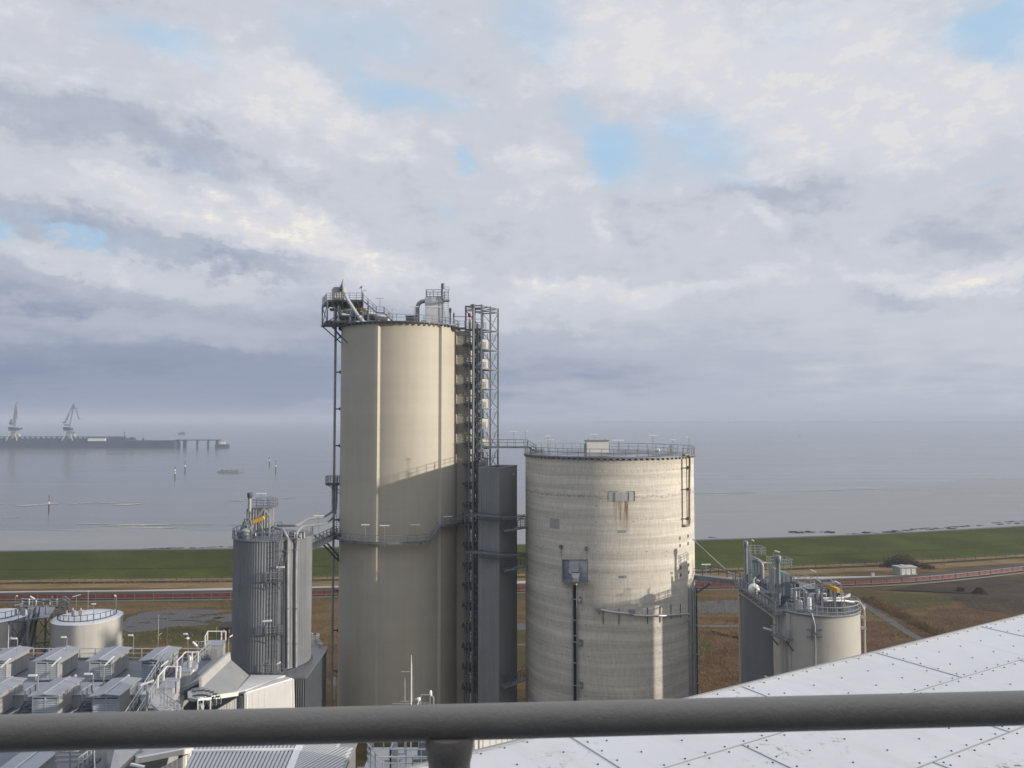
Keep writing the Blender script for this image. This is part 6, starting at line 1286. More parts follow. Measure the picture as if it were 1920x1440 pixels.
# railed roof platform
rp = thing('roof_platform', 'railed steel roof platform with pumps, directly behind the handrail post', 'platform', (XX(740, 45), 45, 29.5))
z = 29.5; x0, x1 = XX(682, 45), XX(806, 45)
mb = MB(); mb.box(x0, x1, 44.4, 48.6, z - .25, z); mb.build('deck', M['cladding'], rp)
mb = MB(); mb.rail([(x1, 44.5, z), (x0 + 1.1, 44.5, z), (x0 + .1, 46.3, z), (x0 + .1, 48.5, z), (x1, 48.5, z)], 1.2, .85, .03, (.38, .7)); mb.rail([(x0 + 1.6, 45.6, z), (x0 + 1.6, 47.5, z)], 1.15, .6, .03); mb.rail([(x0 + 1.6, 45.6, z), (x1, 45.6, z)], 1.15, .9, .03); mb.build('railing', M['bright'], rp)
mb = MB(); mb.prism(ribs((x0 + .2, 44.55), (x1, 44.55), .36, .1), 0, z - .27, False); mb.build('ribbed_wall', M['tankwall'], rp)
mb = MB(); mb.hexa([(x0 - .9, 43, z - 1.6), (x0 + .6, 43, z - 1.6), (x0 + .6, 43.4, z - 1.6), (x0 - .9, 43.4, z - 1.6)], [(x0 - .4, 45.2, z - .02), (x0 + 1.0, 45.2, z - .02), (x0 + 1.0, 46, z - .02), (x0 - .4, 46, z - .02)]); mb.build('ramp', M['steel'], rp)
mb = MB(); mb.box(x0 + .3, x1, 44.7, 48.5, 0, z - .26); mb.build('wall', M['darkclad'], rp)
for i, (dx_, lab) in enumerate(((1.0, 'bright upright pump with bent pipe at the left of the railed roof platform'), (2.7, 'dark motor pump at the right of the railed roof platform'))):
    mb = MB(); x = x0 + dx_ + .6; mb.lathe(x, 46.8, [(.28, z), (.28, z + .7), (.18, z + .8), (.18, z + 1.1), (.05, z + 1.2)], 12); mb.tube([(x + .25, 46.8, z + .4), (x + .7, 46.8, z + .4), (x + .7, 46.8, z + 1.1), (x + 1.0, 46.8, z + 1.3)], .08, 8); mb.box(x - .5, x + .4, 46.5, 47.1, z, z + .15); tag(mb.build('pump', M['bright' if i == 0 else 'steel'], smooth=40), lab, 'pump', 'pumps on the railed roof platform')
mm_ = thing('antenna_mast', 'thin whip antenna mast with side arms in front of the tall silo foot', 'antenna', tuple(P(772, 1390, 48)))
x = XX(773.5, 48); mb = MB(); mb.tube([(x, 48, z), (x, 48, P(0, 1250, 48).z), (x - .01, 48, P(0, 1228, 48).z)], [.045, .04, .012], 6); mb.build('mast', M['lamp'], mm_)
mb = MB(); zq = P(0, 1259.5, 48).z; mb.beam((XX(754, 48), 48, zq), (x, 48, zq), .03); xq = XX(761.5, 48); mb.tube([(xq, 48, P(0, 1315, 48).z), (xq, 48, P(0, 1284, 48).z), (xq, 48, P(0, 1270, 48).z)], [.035, .03, .01], 6); xq = XX(776.5, 48); mb.tube([(xq, 48, P(0, 1315, 48).z), (xq, 48, P(0, 1266, 48).z)], [.02, .008], 5)
for py in (1315, 1319.5): mb.beam((XX(738 if py > 1316 else 754, 48), 48, P(0, py, 48).z), (x, 48, P(0, py, 48).z), .03)
mb.build('side_arm', M['bright'], mm_)
lh = thing('roof_ladder', 'white hooped ladder top standing right of the whip antenna', 'ladder', tuple(P(803, 1330, 47)))
mb = MB(); zt3 = P(0, 1303, 47).z; xa_, xb_ = XX(790, 47), XX(815, 47); mb.tube([(xa_ - .1, 47, z), (xa_, 47, zt3 - .3), (xa_ + .06, 47, zt3), (xb_ - .1, 47, zt3), (xb_, 47, zt3 - .2), (xb_ + .02, 47, z)], .035, 6); mb.beam((XX(808, 47), 47, z), (XX(808.5, 47), 47, zt3 - .1), .05)
zz4 = z
while zz4 < zt3 - .4: mb.beam((xa_, 47, zz4), (XX(808, 47), 47, zz4), .03); zz4 += .3
mb.build('frame', M['bright'], lh)
mb = MB(); p = P(807.5, 1300, 46.9); mb.ball(tuple(p), .09, 10, 2.2); mb.ball(tuple(P(785, 1311, 46.9)), .12); mb.tube([P(779, 1311, 46.9), P(786, 1311, 46.9), P(783, 1321, 46.9)], .04, 5); mb.build('lamp', M['lamp'], lh)
# cream hall right of the post
ch = thing('cream_hall', 'sunlit cream panelled hall just right of the handrail post', 'building', (XX(960, 47), 47, 0))
a_, b_, c_ = P(907, 1381, 44.3), P(991, 1378.5, 49.3), P(1019, 1398, 50.6)
cl_ = V((c_.x + .1, c_.y + .3, 18)); al_ = V((a_.x - .1, a_.y - .2, 18))
mb = MB(); mb.slab([a_, b_, c_, cl_, al_], (-.3, .25, 0)); dd = (b_ - a_); dd.z = 0; nn = V((dd.y, -dd.x, 0)).normalized() * .02
for k in range(1, 8): q = a_.lerp(b_, k / 8) + nn; mb.beam(q, V((q.x, q.y, 18)), .03)
mb.beam(a_.lerp(b_, .55) + nn, a_.lerp(c_, .98) + nn - V((0, 0, 1.6)), .035); mb.beam(a_.lerp(b_, .62) + nn - V((0, 0, 1)), a_.lerp(c_, .9) + nn - V((0, 0, 2)), .03)
mb.build('sunlit_wall', M['whitewall'], ch)
mb = MB(); q0 = P(884, 1378, 43.6); mb.prism(ribs((q0.x - 1.0, q0.y), (a_.x - .02, a_.y), .26, .08), 18, a_.z - .02, False); mb.build('ribbed_wall', M['white'], ch)
mb = MB(); mb.prism([V((q0.x - 1, q0.y + .3)), V((a_.x - .4, a_.y + .4)), V((b_.x - .4, b_.y + .4)), V((c_.x - .4, c_.y + .4)), V((c_.x - 2, c_.y + .8)), V((q0.x - 1, q0.y + 2))], 0, a_.z - 3.0); mb.build('wall', M['cladding'], ch)
mb = MB(); mb.hexa([(q0.x - 1.2, 43.2, 28.3), (a_.x + .6, 43.4, 28.3), (a_.x + .3, 44.2, 28.3), (q0.x - 1.2, 43.9, 28.3)], [(q0.x - 1.2, 43.2, 28.6), (a_.x + .6, 43.4, 28.6), (a_.x + .3, 44.2, 28.9), (q0.x - 1.2, 43.9, 28.9)]); mb.build('lower_flashing', M['white'], ch)
# ================================================================ conveyor gallery, huts, bush
gpx = [(-260, 1136), (0, 1128), (220, 1125.5), (440, 1122.5), (610, 1118), (985, 1110), (1350, 1104), (1480, 1102), (1592, 1099), (1700, 1094), (1800, 1085.5), (1920, 1072), (2150, 1045)]
gp = smooth_path([G(*p) for p in gpx], 5)
cg = thing('conveyor_gallery', 'long low red conveyor gallery running the whole width between the road and the works', 'conveyor', tuple(gp[len(gp) // 2]))
mb = MB(); GH = 1.55
for a_, b_ in zip(gp, gp[1:]): mb.beam(a_ + V((0, 0, .55 + GH / 2 - .25)), b_ + V((0, 0, .55 + GH / 2 - .25)), .25, GH - .5)
mb.build('side_wall', M['red'], cg)
mb = MB()
for a_, b_ in zip(gp, gp[1:]): mb.beam(a_ + V((0, .9, GH + .38)), b_ + V((0, .9, GH + .38)), 2.1, .14)
mb.build('roof', M['redtop'], cg)
mb = MB()
L_ = 0; pts = []
for a_, b_ in zip(gp, gp[1:]):
    d = (b_ - a_).length; s = 0
    while L_ + (d - s) >= 2.6: s += 2.6 - L_; L_ = 0; pts.append(a_.lerp(b_, s / d))
    L_ += d - s
pm0 = None
for k, p in enumerate(pts):
    if k % 2 == 0 and -190 < p.x < 190:
        if pm0 is None: pc_ = MB(); pc_.box(p.x - .05, p.x + .05, p.y - .30, p.y - .19, 0, GH + .28); pm0 = pc_.build('post', M['rust'], cg); pp0 = p
        else: pq = pm0.copy(); COL.objects.link(pq); pq.parent = cg; pq.location = p - pp0
    else: mb.box(p.x - .03, p.x + .03, p.y - .20, p.y - .15, .5, GH + .1)
for a_, b_ in zip(gp, gp[1:]): mb.beam(a_ + V((0, -.16, .55)), b_ + V((0, -.16, .55)), .12, .16)
mb.build('cladding_joint', M['rust'], cg)
mb = MB()
for a_, b_ in zip(gp, gp[1:]): mb.beam(a_ + V((0, -1.3, .12)), b_ + V((0, -1.3, .12)), .9, .16)
mb.build('base_kerb', M['darkclad'], cg)
th_ = thing('transformer_hut', 'small pale flat roofed hut with three light doors beside the road on the right', 'hut', tuple(G(1700, 1079)))
p0, p1, p2 = G(1688, 1079.5), G(1718.5, 1079), G(1680.5, 1078); d = (p1 - p0); d.normalize(); n = V((-d.y, d.x, 0)); hz_ = P(1700, 1064.5, p0.y).z
mb = MB(); W = (p1 - p0).length; q = [p0, p1, p1 + n * 3.2, p0 + n * 3.2 - d * .6]; mb.prism([V((v_.x, v_.y)) for v_ in q], 0, hz_); mb.build('wall', mat('hut_render', (.30, .31, .28), .8, 0, .1, 1), th_)
mb = MB(); c = sum(q, V()) / 4; q2 = [c + (v_ - c) * 1.1 for v_ in q]; mb.prism([V((v_.x, v_.y)) for v_ in q2], hz_ + .002, hz_ + .22); mb.obox(c + V((-.8, 0, hz_ + .4)), (1.6, 1.4, .3), 0); mb.build('roof', M['tankwall'], th_)
for f0, f1 in ((.10, .32), (.38, .62), (.72, .93)):
    mb = MB(); a_, b_ = p0 + d * W * f0 - n * .05, p0 + d * W * f1 - n * .05; mb.slab([a_ + V((0, 0, .15)), b_ + V((0, 0, .15)), b_ + V((0, 0, 2.1)), a_ + V((0, 0, 2.1))], n * .06); dr = mb.build('door', M['white'], th_)
    mb = MB(); m_ = a_.lerp(b_, .5) - n * .02; mb.beam(m_ + V((-.15, 0, 1.5)), m_ + V((.15, 0, 1.5)), .03, .3); mb.build('plate', M['mid'], dr)
mb = MB(); p = G(1716, 1081); mb.box(p.x - .8, p.x + .8, p.y, p.y + .8, 0, .7); tag(mb.build('cable_cabinet', M['tankwall']), 'low pale cable cabinet in front of the right end of the transformer hut', 'cabinet')
mb = MB(); p = G(1637.5, 1081); mb.box(p.x - .5, p.x + .5, p.y, p.y + .5, 0, 1.0); mb.box(p.x - .55, p.x + .55, p.y - .05, p.y + .55, 1.002, 1.08); tag(mb.build('junction_box', M['tankwall']), 'single pale box on the grass left of the transformer hut', 'box')
bh = thing('brick_hut', 'small dark brick hut with two pale window slots left of the ribbed silo', 'hut', tuple(G(428, 1196)))
p = G(428, 1195); x0, x1 = XX(416, p.y), XX(446, p.y); z1 = P(428, 1176, p.y).z
mb = MB(); mb.box(x0, x1, p.y, p.y + 3.2, 0, z1); mb.build('wall', M['brick'], bh)
mb = MB(); mb.hexa([(x0 - .3, p.y - .3, z1), (x1 + .3, p.y - .3, z1), (x1 + .3, p.y + 3.5, z1), (x0 - .3, p.y + 3.5, z1)], [(x0 + .6, p.y + 1, z1 + .8), (x1 - .6, p.y + 1, z1 + .8), (x1 - .6, p.y + 2.2, z1 + .8), (x0 + .6, p.y + 2.2, z1 + .8)]); mb.build('roof', M['redtop'], bh)
for px in (424.5, 434.5): mb = MB(); x = XX(px, p.y); mb.box(x - .12, x + .12, p.y - .04, p.y + .02, 1.0, 1.75); mb.build('window', M['tankwall'], bh)
mb = MB(); x = XX(429.5, p.y); mb.box(x - .06, x + .06, p.y - .03, p.y + .02, 0, 1.9); mb.build('door_edge', M['dark'], bh)
mb = MB(); x = XX(441, p.y); mb.cyl(x, p.y - .4, 0, z1 + .4, .09, 8); tag(mb.build('white_post', M['lamp']), 'pale post at the right corner of the brick hut', 'post')
# bush
m, t, b = newmat('bare_twigs'); pos = t('ShaderNodeNewGeometry').outputs['Position']; n = t.noise(pos, .5, 4, .6)
t.l.new(t.ramp(n, [(.3, (.055, .035, .028)), (.55, (.10, .058, .042)), (.8, (.15, .10, .06))]), b.inputs['Base Color']); b.inputs['Roughness'].default_value = .95; M['twig'] = m
random.seed(21)
def bush(px, py, wpx, h, lab, n=2600, cat='bush'):
    g = G(px, py); R_ = wpx / 2 / F * g.y; root = thing('leafless_bush', lab, cat, tuple(g), 'leafless bushes')
    mb = MB()
    for _ in range(9):
        a = random.uniform(0, 2 * pi); q = g + V((random.uniform(-.7, .7) * R_, random.uniform(-.4, .4) * R_, 0)); mb.tube([q, q + V((cos(a) * .4, sin(a) * .4, h * .4)), q + V((cos(a) * 1.0, sin(a), h * .75))], [.09, .06, .02], 5)
    mb.build('stem', M['twig'], root)
    mb = MB(); cl = [(random.gauss(0, .42), random.uniform(-.4, .4), random.uniform(.15, 1.0)) for _ in range(40)]
    for _ in range(n):
        cx_, cy_, cz = random.choice(cl); sp = .17
        x = cx_ + random.gauss(0, sp); y = cy_ + random.gauss(0, sp); zmax = h * max(.18, 1 - abs(x - .1)**1.5) * (.75 + .35 * cz); z = random.uniform(.05, 1) * zmax * (.4 + .6 * cz)
        if abs(x) > 1.15: continue
        c = g + V((x * R_, y * R_ * .7, z)); s = random.uniform(.10, .34); a = random.uniform(0, pi); d1 = V((cos(a), sin(a), random.uniform(-.6, .9))).normalized() * s; d2 = V((-sin(a) * .3, cos(a) * .3, random.uniform(.3, 1))).normalized() * s * .45
        mb.face([c - d1, c + d2, c + d1, c - d2 * .4])
    mb.build('crown', M['twig'], root)
bush(1690, 1062, 84, 4.6, 'large reddish brown leafless bush behind the transformer hut', 6500)
bush(1836, 1112, 26, 2.2, 'dark leafless bush in the scrub below the rising red gallery', 1200)
bush(1800, 1108, 18, 1.4, 'small low bush left of the dark bush in the scrub', 500)
bush(1742, 1066, 30, 1.5, 'low pale thicket at the right of the large leafless bush', 700)

# fence along the foot of the dike
fq = [q + V((0, -1.6, 0)) for q in foot if -215 < q.x < 215]
fe = thing('field_fence', 'thin wire fence on wooden posts along the inner foot of the dike', 'fence', tuple(fq[len(fq) // 2]))
mb = MB(); p0_ = fq[0]; mb.box(p0_.x - .07, p0_.x + .07, p0_.y - .07, p0_.y + .07, 0, 1.35); fp = mb.build('post', M['brick'], fe); L_ = 0
for a_, b_ in zip(fq, fq[1:]):
    d_ = (b_ - a_).length; s_ = 0
    while L_ + d_ - s_ >= 4.6:
        s_ += 4.6 - L_; L_ = 0; q = a_.lerp(b_, s_ / d_); o = fp.copy(); COL.objects.link(o); o.parent = fe; o.location = q - p0_
    L_ += d_ - s_
mb = MB()
for a_, b_ in zip(fq, fq[1:]):
    for z in (.6, 1.2): mb.beam(a_ + V((0, 0, z)), b_ + V((0, 0, z)), .02)
mb.build('wire', M['steel'], fe)

# ================================================================ pier, cranes, boats and beacons
py0 = G(0, 838.5); YPI = py0.y
pier = thing('pier', 'long hazy pier far out on the water at the left', 'pier', (XX(100, YPI), YPI, -1), )
mb = MB(); xe = XX(233, YPI); mb.box(XX(-200, YPI), xe, YPI, YPI + 40, -1.5, P(0, 822.5, YPI).z); mb.box(xe, XX(326, YPI), YPI, YPI + 24, -1.5, P(0, 826, YPI).z); mb.build('quay_wall', M['pierblue'], pier)
mb = MB(); zt5 = P(0, 818.5, YPI).z; mb.box(XX(-200, YPI), XX(227, YPI), YPI + 4, YPI + 12, zt5 - 1.4, zt5)
for k in range(30): x = XX(-60 + k * 10, YPI); mb.box(x - .5, x + .5, YPI + 5, YPI + 9, P(0, 823, YPI).z, zt5)
mb.box(XX(158, YPI), XX(232, YPI), YPI + 2, YPI + 4, P(0, 823, YPI).z, P(0, 820.5, YPI).z); mb.build('conveyor_deck', M['pierblue'], pier)
mb = MB(); zt6 = P(0, 824.5, YPI).z; mb.box(XX(325, YPI), XX(410, YPI), YPI + 6, YPI + 14, zt6 - 1.6, zt6)
for px, w_ in ((341, 5), (364.5, 2), (385, 2), (402, 4)): x = XX(px, YPI); mb.box(x - w_ / 2 / F * YPI, x + w_ / 2 / F * YPI, YPI + 7, YPI + 12, -1.5, zt6 - 1.6)
mb.box(XX(400, YPI), XX(424, YPI), YPI + 4, YPI + 14, -1.5, P(0, 833.5, YPI).z); mb.build('trestle', M['pierblue'], pier)
mb = MB(); mb.box(XX(163.5, YPI), XX(197, YPI), YPI - 2, YPI + 1.5, P(0, 827, YPI).z, P(0, 822, YPI).z); tag(mb.build('pier_shed', M['lamp']), 'long low white shed on the pier right of the jib cranes', 'shed')
mb = MB(); x = XX(231, YPI); mb.box(x - .5, x + .5, YPI, YPI + 1, zt6, P(0, 810, YPI).z); mb.box(x - .9, x + .9, YPI - .2, YPI + 1.2, P(0, 812, YPI).z, P(0, 811, YPI).z); tag(mb.build('pier_mast', M['pierblue']), 'thin mast at the step in the pier', 'mast')
mb = MB(); x = XX(244, YPI); mb.box(x - 2.5, x + 2.5, YPI + 2, YPI + 5, P(0, 825, YPI).z, P(0, 821, YPI).z); mb.box(x - 4, x + 4, YPI + 1, YPI + 6, P(0, 821, YPI).z, P(0, 820, YPI).z); mb.box(XX(265, YPI) - 1, XX(265, YPI) + 1, YPI + 2, YPI + 5, zt6 - 2, P(0, 822, YPI).z); tag(mb.build('pier_cabin', M['pierblue']), 'small dark cabin on the pier beside the thin mast', 'cabin')
def crane(lab, pts):
    Y = YPI + 3; o = lambda px, py: P(px, py, Y); s = Y / F
    c = thing('jib_crane', lab, 'crane', tuple(o(pts['base'], 822)), 'jib cranes on the pier'); bx = pts['base']
    mb = MB()
    for dx in (-10, 10):
        for dy in (-5, 5): mb.beam(o(bx + dx, 826) + V((0, dy, 0)), o(bx + dx * .45, 813) + V((0, dy * .6, 0)), 1.6)
    mb.slab([o(bx - 8, 819), o(bx + 11, 819), o(bx + 9, 813.5), o(bx - 3, 813.5)], (0, 6, 0)); mb.build('portal', M['cranewhite'], c)
    mb = MB(); mb.box(o(bx - 5, 810).x, o(bx + 4, 810).x, Y, Y + 6, o(0, 813.5).z, o(0, 808).z); mb.build('turret', M['cranegrey'], c)
    mb = MB(); h0, h1 = pts['house']; mb.hexa([o(h0, 807.5), o(h1, 807.5), o(h1, 807.5) + V((0, 9, 0)), o(h0, 807.5) + V((0, 9, 0))], [o(h0 - 1, 800.5), o(h1 - 1, 802), o(h1 - 1, 802) + V((0, 9, 0)), o(h0 - 1, 800.5) + V((0, 9, 0))])
    if 'arm' in pts: mb.beam(o(pts['arm'][0], 806), o(pts['arm'][1], 803), 2.0, 2.2)
    mb.build('machine_house', M['craneblue'], c)
    mb = MB()
    for l in pts['jib']:
        a_, b_ = o(*l[0]), o(*l[1]); n_ = 7
        for dy in (-1.5, 1.5): mb.beam(a_ + V((0, dy, 0)), b_ + V((0, dy * .6, 0)), .9)
        for k in range(n_): mb.beam(a_.lerp(b_, k / n_) + V((0, -1.4, 0)), a_.lerp(b_, (k + 1) / n_) + V((0, 1.4, 0)), .45)
    mb.build('jib', M['cranegrey'], c)
    mb = MB()
    for l in pts['tie']: mb.beam(o(*l[0]), o(*l[1]), 1.0)
    for (px, py, w_, h_) in pts['weight']: mb.box(o(px, py).x - w_ * s / 2, o(px, py).x + w_ * s / 2, Y, Y + 5, o(0, py).z - h_ * s / 2, o(0, py).z + h_ * s / 2)
    mb.build('counterweight', M['cranegrey'], c)
crane('jib crane at the far left of the pier with its jib raised almost upright', dict(base=25, house=(16, 31), arm=(30, 42), jib=[((28, 800), (31, 756)), ((24, 799), (30, 757))], tie=[((20, 797), (22, 786)), ((17, 795), (21, 786)), ((31, 756), (32.5, 786))], weight=[(19, 794, 4, 4), (31.5, 755, 3, 3), (30.5, 764, 3, 2)]))
crane('jib crane nearer the middle of the pier with its jib folded over to the right', dict(base=129, house=(119, 132), jib=[((130, 802), (138, 758.5)), ((138, 758), (141, 765)), ((142, 764), (148, 785))], tie=[((121, 792), (137, 759)), ((119, 795), (126, 787)), ((120, 796), (129, 796)), ((126, 787), (130, 775))], weight=[(119.5, 792, 6, 2.2), (124, 797, 7, 2), (138, 758, 3.5, 3), (141, 765, 4.5, 2.5), (148, 785.5, 3, 1.6), (138, 811, 6, 3)]))
def boat(name, lab, x0, x1, ybase, ht, cab, cm='lamp'):
    g = G(x0, ybase, -1); Y = g.y; a_, b_ = XX(x0, Y), XX(x1, Y); r = thing(name, lab, 'boat', ((a_ + b_) / 2, Y, -1))
    L = b_ - a_; mb = MB(); mb.hexa([(a_ + .08 * L, Y - .08 * L, -1.2), (b_ - .1 * L, Y - .08 * L, -1.2), (b_ - .1 * L, Y + .08 * L, -1.2), (a_ + .08 * L, Y + .08 * L, -1.2)], [(a_, Y - .1 * L, -1 + ht), (b_, Y - .02 * L, -1 + ht * 1.2), (b_, Y + .02 * L, -1 + ht * 1.2), (a_, Y + .1 * L, -1 + ht)]); mb.build('hull', M['pierblue'], r)
    mb = MB(); c0, c1, ch_ = cab; mb.hexa([(a_ + c0 * L, Y - .06 * L, -1 + ht * .9), (a_ + c1 * L, Y - .06 * L, -1 + ht * .9), (a_ + c1 * L, Y + .06 * L, -1 + ht * .9), (a_ + c0 * L, Y + .06 * L, -1 + ht * .9)], [(a_ + (c0 + .03) * L, Y - .05 * L, -1 + ht + ch_), (a_ + (c1 - .06) * L, Y - .05 * L, -1 + ht + ch_), (a_ + (c1 - .06) * L, Y + .05 * L, -1 + ht + ch_), (a_ + (c0 + .03) * L, Y + .05 * L, -1 + ht + ch_)]); mb.build('cabin', M[cm], r)
    mb = MB(); mb.beam((a_ + .5 * (c0 + c1) * L, Y, -1 + ht), (a_ + .5 * (c0 + c1) * L, Y, -1 + ht + ch_ * 1.8), .25); mb.build('mast', M['mid'], r)
boat('workboat', 'small workboat with white cabin moored at the right tip of the pier', 408, 425, 836, 2.6, (.3, .8, 5.0))
boat('distant_ship', 'faint reddish ship on the horizon above the pier trestle', 332, 346, 814.5, 5, (.2, .85, 3), 'rust')
bg_ = G(407, 886, -1); x0, x1 = XX(405, bg_.y), XX(448, bg_.y)
brg = thing('breakwater_block', 'long low dark block lying alone in the water right of the channel markers', 'block', tuple(bg_))
mb = MB(); mb.hexa([(x0, bg_.y, -1.2), (x1, bg_.y - 2, -1.2), (x1, bg_.y + 14, -1.2), (x0 + 1, bg_.y + 12, -1.2)], [(x0 + 2.5, bg_.y + 1, .7), (x1 - .3, bg_.y - .5, 1.0), (x1 - .3, bg_.y + 12, 1.0), (x0 + 3.5, bg_.y + 10, .7)]); mb.build('body', M['darkclad'], brg)
for k in range(4): mb = MB(); x = x0 + 4 + k * 4.5; mb.box(x, x + 1.2, bg_.y + 2, bg_.y + 4, .8, 1.35); mb.build('bollard', M['dark'], brg)
def beacon(px, py, hpx, lab, col, bands):
    g = G(px, py, -1); h = hpx / F * g.y * 1.0; r = max(.28, 1.5 / F * g.y * .55); b_ = thing('channel_marker', lab, 'marker post', tuple(g), 'marker posts in the water'); z0 = -1.6; z1 = -1 + h
    mb = MB(); mb.cyl(g.x, g.y, z0, -1 + h * .55, r * 1.05, 12); mb.cyl(g.x, g.y, -1 + h * .55, z1 - h * .12, r * .5, 10); mb.build('post', M['black'], b_)
    for f0, f1 in bands: mb = MB(); mb.cyl(g.x, g.y, -1 + h * f0, -1 + h * f1, r * 1.25, 12); mb.build('band', M[col], b_)
    mb = MB(); mb.lathe(g.x, g.y, [(r * .3, z1 - h * .13), (r * .95, z1 - h * .1), (r * .95, z1 - h * .05), (r * .3, z1)], 10); mb.build('top_mark', M['black'], b_)
M['cream_paint'] = mat('cream_band', (.70, .58, .36), .6)
beacon(91.5, 957, 28, 'dark marker post with yellowish band, nearest of the posts in the water', 'cream_paint', [(.42, .58)])
beacon(328, 897, 22, 'marker post with two white bands, left of the pair of posts in mid channel', 'lamp', [(.40, .52), (.62, .76)])
beacon(347, 884, 19, 'marker post with a single white band, right of the post with two bands', 'lamp', [(.46, .62)])
beacon(505, 872, 15, 'thin dark distant marker post left of the taller one near the tall silo', 'lamp', [(.52, .66)])
beacon(517, 885, 22, 'dark marker post with white band nearest the tall silo', 'lamp', [(.45, .58)])
mb = MB(); g = G(1498, 819.5, -1); mb.lathe(g.x, g.y, [(2.2, -1.2), (2.2, -.3), (.6, 0), (.5, 3.6), (.9, 3.8), (.2, 4.6)], 12); tag(mb.build('distant_buoy', M['black']), 'tiny dark buoy alone on the hazy water at the right', 'buoy')

# ================================================================ lamps
def lamp(px, pyt, Y, zb, lab, kind='T', half=1.0, rot=0.0, r=.045, tilt=0.0, group='tube lamps on posts'):
    top = P(px, pyt, Y); root = thing('tube_lamp', lab, 'lamp', (top.x, Y, zb), group)
    mb = MB(); mb.beam((top.x, Y, zb), (top.x, Y, top.z - .04), r * 1.6)
    d = V((cos(radians(rot)), sin(radians(rot)), tilt)); c = V((top.x, Y, top.z))
    if kind == 'L': mb.beam(c - V((0, 0, .03)), c + d * half * .4 - V((0, 0, .03)), r * 1.4)
    mb.build('post', M['mid'], root)
    mb = MB(); a_, b_ = (c - d * half, c + d * half) if kind == 'T' else (c + d * .1, c + d * half * 2)
    mb.beam(a_ + V((0, 0, .05)), b_ + V((0, 0, .05)), .20, .14); mb.build('lamp_head', M['lamp'], root)
def wall_lamp(p, d, lab, ln=.7):
    root = thing('wall_lamp', lab, 'lamp', tuple(p), 'tube lamps fixed to silo walls'); d = V(d).normalized() * ln
    mb = MB(); mb.beam(p - d, p + d, .2, .2); mb.build('lamp_head', M['lamp'], root)
    mb = MB(); mb.beam(p, p + V((0, .5, -.3)), .06); mb.build('arm', M['steel'], root)
zs1 = ztop + .2
ts_ = 'lamps on the tall silo roof'
lamp(712.5, 559.5, 125, zs1, 'tallest T shaped lamp on the tall silo roof, above the stairs', 'T', .68, group=ts_)
lamp(735, 579.5, 129, zs1, 'low T shaped lamp on the tall silo roof right of the stairs', 'T', .9, group=ts_)
lamp(777, 575.5, 124, zs1, 'T shaped lamp in front of the curved duct on the tall silo roof', 'T', .7, group=ts_)
lamp(799, 576, 124, zs1, 'post with long side bar in front of the filter unit on the tall silo roof', 'L', 1.25, group=ts_)
lamp(829, 573, 124, zs1, 'plain dark post in front of the filter unit ladder on the tall silo roof', 'L', .15, group=ts_)
lamp(680, 545, 129, zu, 'small lamp arm beside the instrument pole on the transfer platform', 'L', .4, group=ts_)
for px, py, ln_, lab in ((685, 984.5, .65, 'leftmost of the lamps along the ring walkway of the tall silo'), (721, 986, .75, 'ring walkway lamp just right of the bright pilaster'), (778.5, 984.5, .8, 'ring walkway lamp before the walkway starts to climb'), (839.5, 969, .7, 'highest ring walkway lamp, beyond the climbing steps')):
    p, n = hit(px, 1005, TC[0], TC[1], TR + 1.0); lamp(px, py, p.y, zw0 if px < 800 else zw1, lab, 'T', ln_, group='lamps along the ring walkway')
cr_ = 'lamps around the concrete silo roof'
lamp(963, 809.5, 128.7, zcap + .8, 'T shaped lamp on the long high footbridge to the concrete silo', 'T', .75, group=cr_)
lamp(985.5, 809, 125, zcap, 'post with two small lamps at the left rim of the concrete silo', 'L', .22, group=cr_)
lamp(1027, 818, 116, zcap, 'left lamp with bright head near the front rim of the concrete silo', 'T', .42, r=.04, group=cr_)
lamp(1031.5, 825, 134, zcap, 'lamp with side head behind the left front lamp of the concrete silo', 'T', .7, group=cr_)
lamp(1114, 815, 137, zcap, 'T shaped lamp standing behind the white roof housing', 'T', .8, group=cr_)
lamp(1159, 826, 113, zcap, 'wide T shaped lamp at the front rim right of the white roof housing', 'T', .85, group=cr_)
lamp(1224, 817, 120, zcap, 'T shaped lamp on the right half of the concrete silo roof, left of the cabinet', 'T', .65, group=cr_)
lamp(1262, 825, 122, zcap, 'lamp with bright head and dark cap next to the roof cabinet', 'T', .45, group=cr_)
lamp(1292, 820, 125, zcap, 'hooked lamp at the right rim of the concrete silo', 'L', .28, 180, group=cr_)
for px, py, lab in ((1053, 1024.5, 'left dark flood lamp on the concrete wall above the machine box'), (1100.5, 1028, 'right dark flood lamp on the concrete wall above the machine box')):
    fl = thing('flood_lamp', lab, 'lamp', tuple(cpt(px, py, .1)), 'flood lamps on the concrete wall'); p, n = hit(px, py, CC[0], CC[1], CR)
    mb = MB(); mb.obox(p + n * .25, (.38, .36, .5), atan2(n.x, -n.y)); mb.build('lamp_head', M['dark'], fl)
    mb = MB(); mb.obox(p + n * .44, (.24, .02, .34), atan2(n.x, -n.y)); mb.build('glass', M['mid'], fl)
    mb = MB(); mb.beam(p + n * .05 - V((0, 0, .2)), p + n * .05 - V((0, 0, 1.7)), .05); mb.build('cable', M['steel'], fl)
rg = 'tube lamps around the right hand silos'
lamp(1324, 1059, 118.9, zd, 'T shaped lamp on the gangway between the concrete silo and the right hand silos', 'T', .7, group=rg)
lamp(1408, 1012, 111.5, zd + 2, 'highest lamp above the farther filter box', 'L', .22, -30, tilt=-.5, group=rg)
lamp(1439.5, 1055.5, 110, zd, 'long horizontal tube lamp between the two filter boxes', 'T', .6, group=rg)
lamp(1451, 1033, 100, zd + 2, 'bright slanting lamp above the nearer filter stack', 'L', .36, -30, tilt=-.25, group=rg)
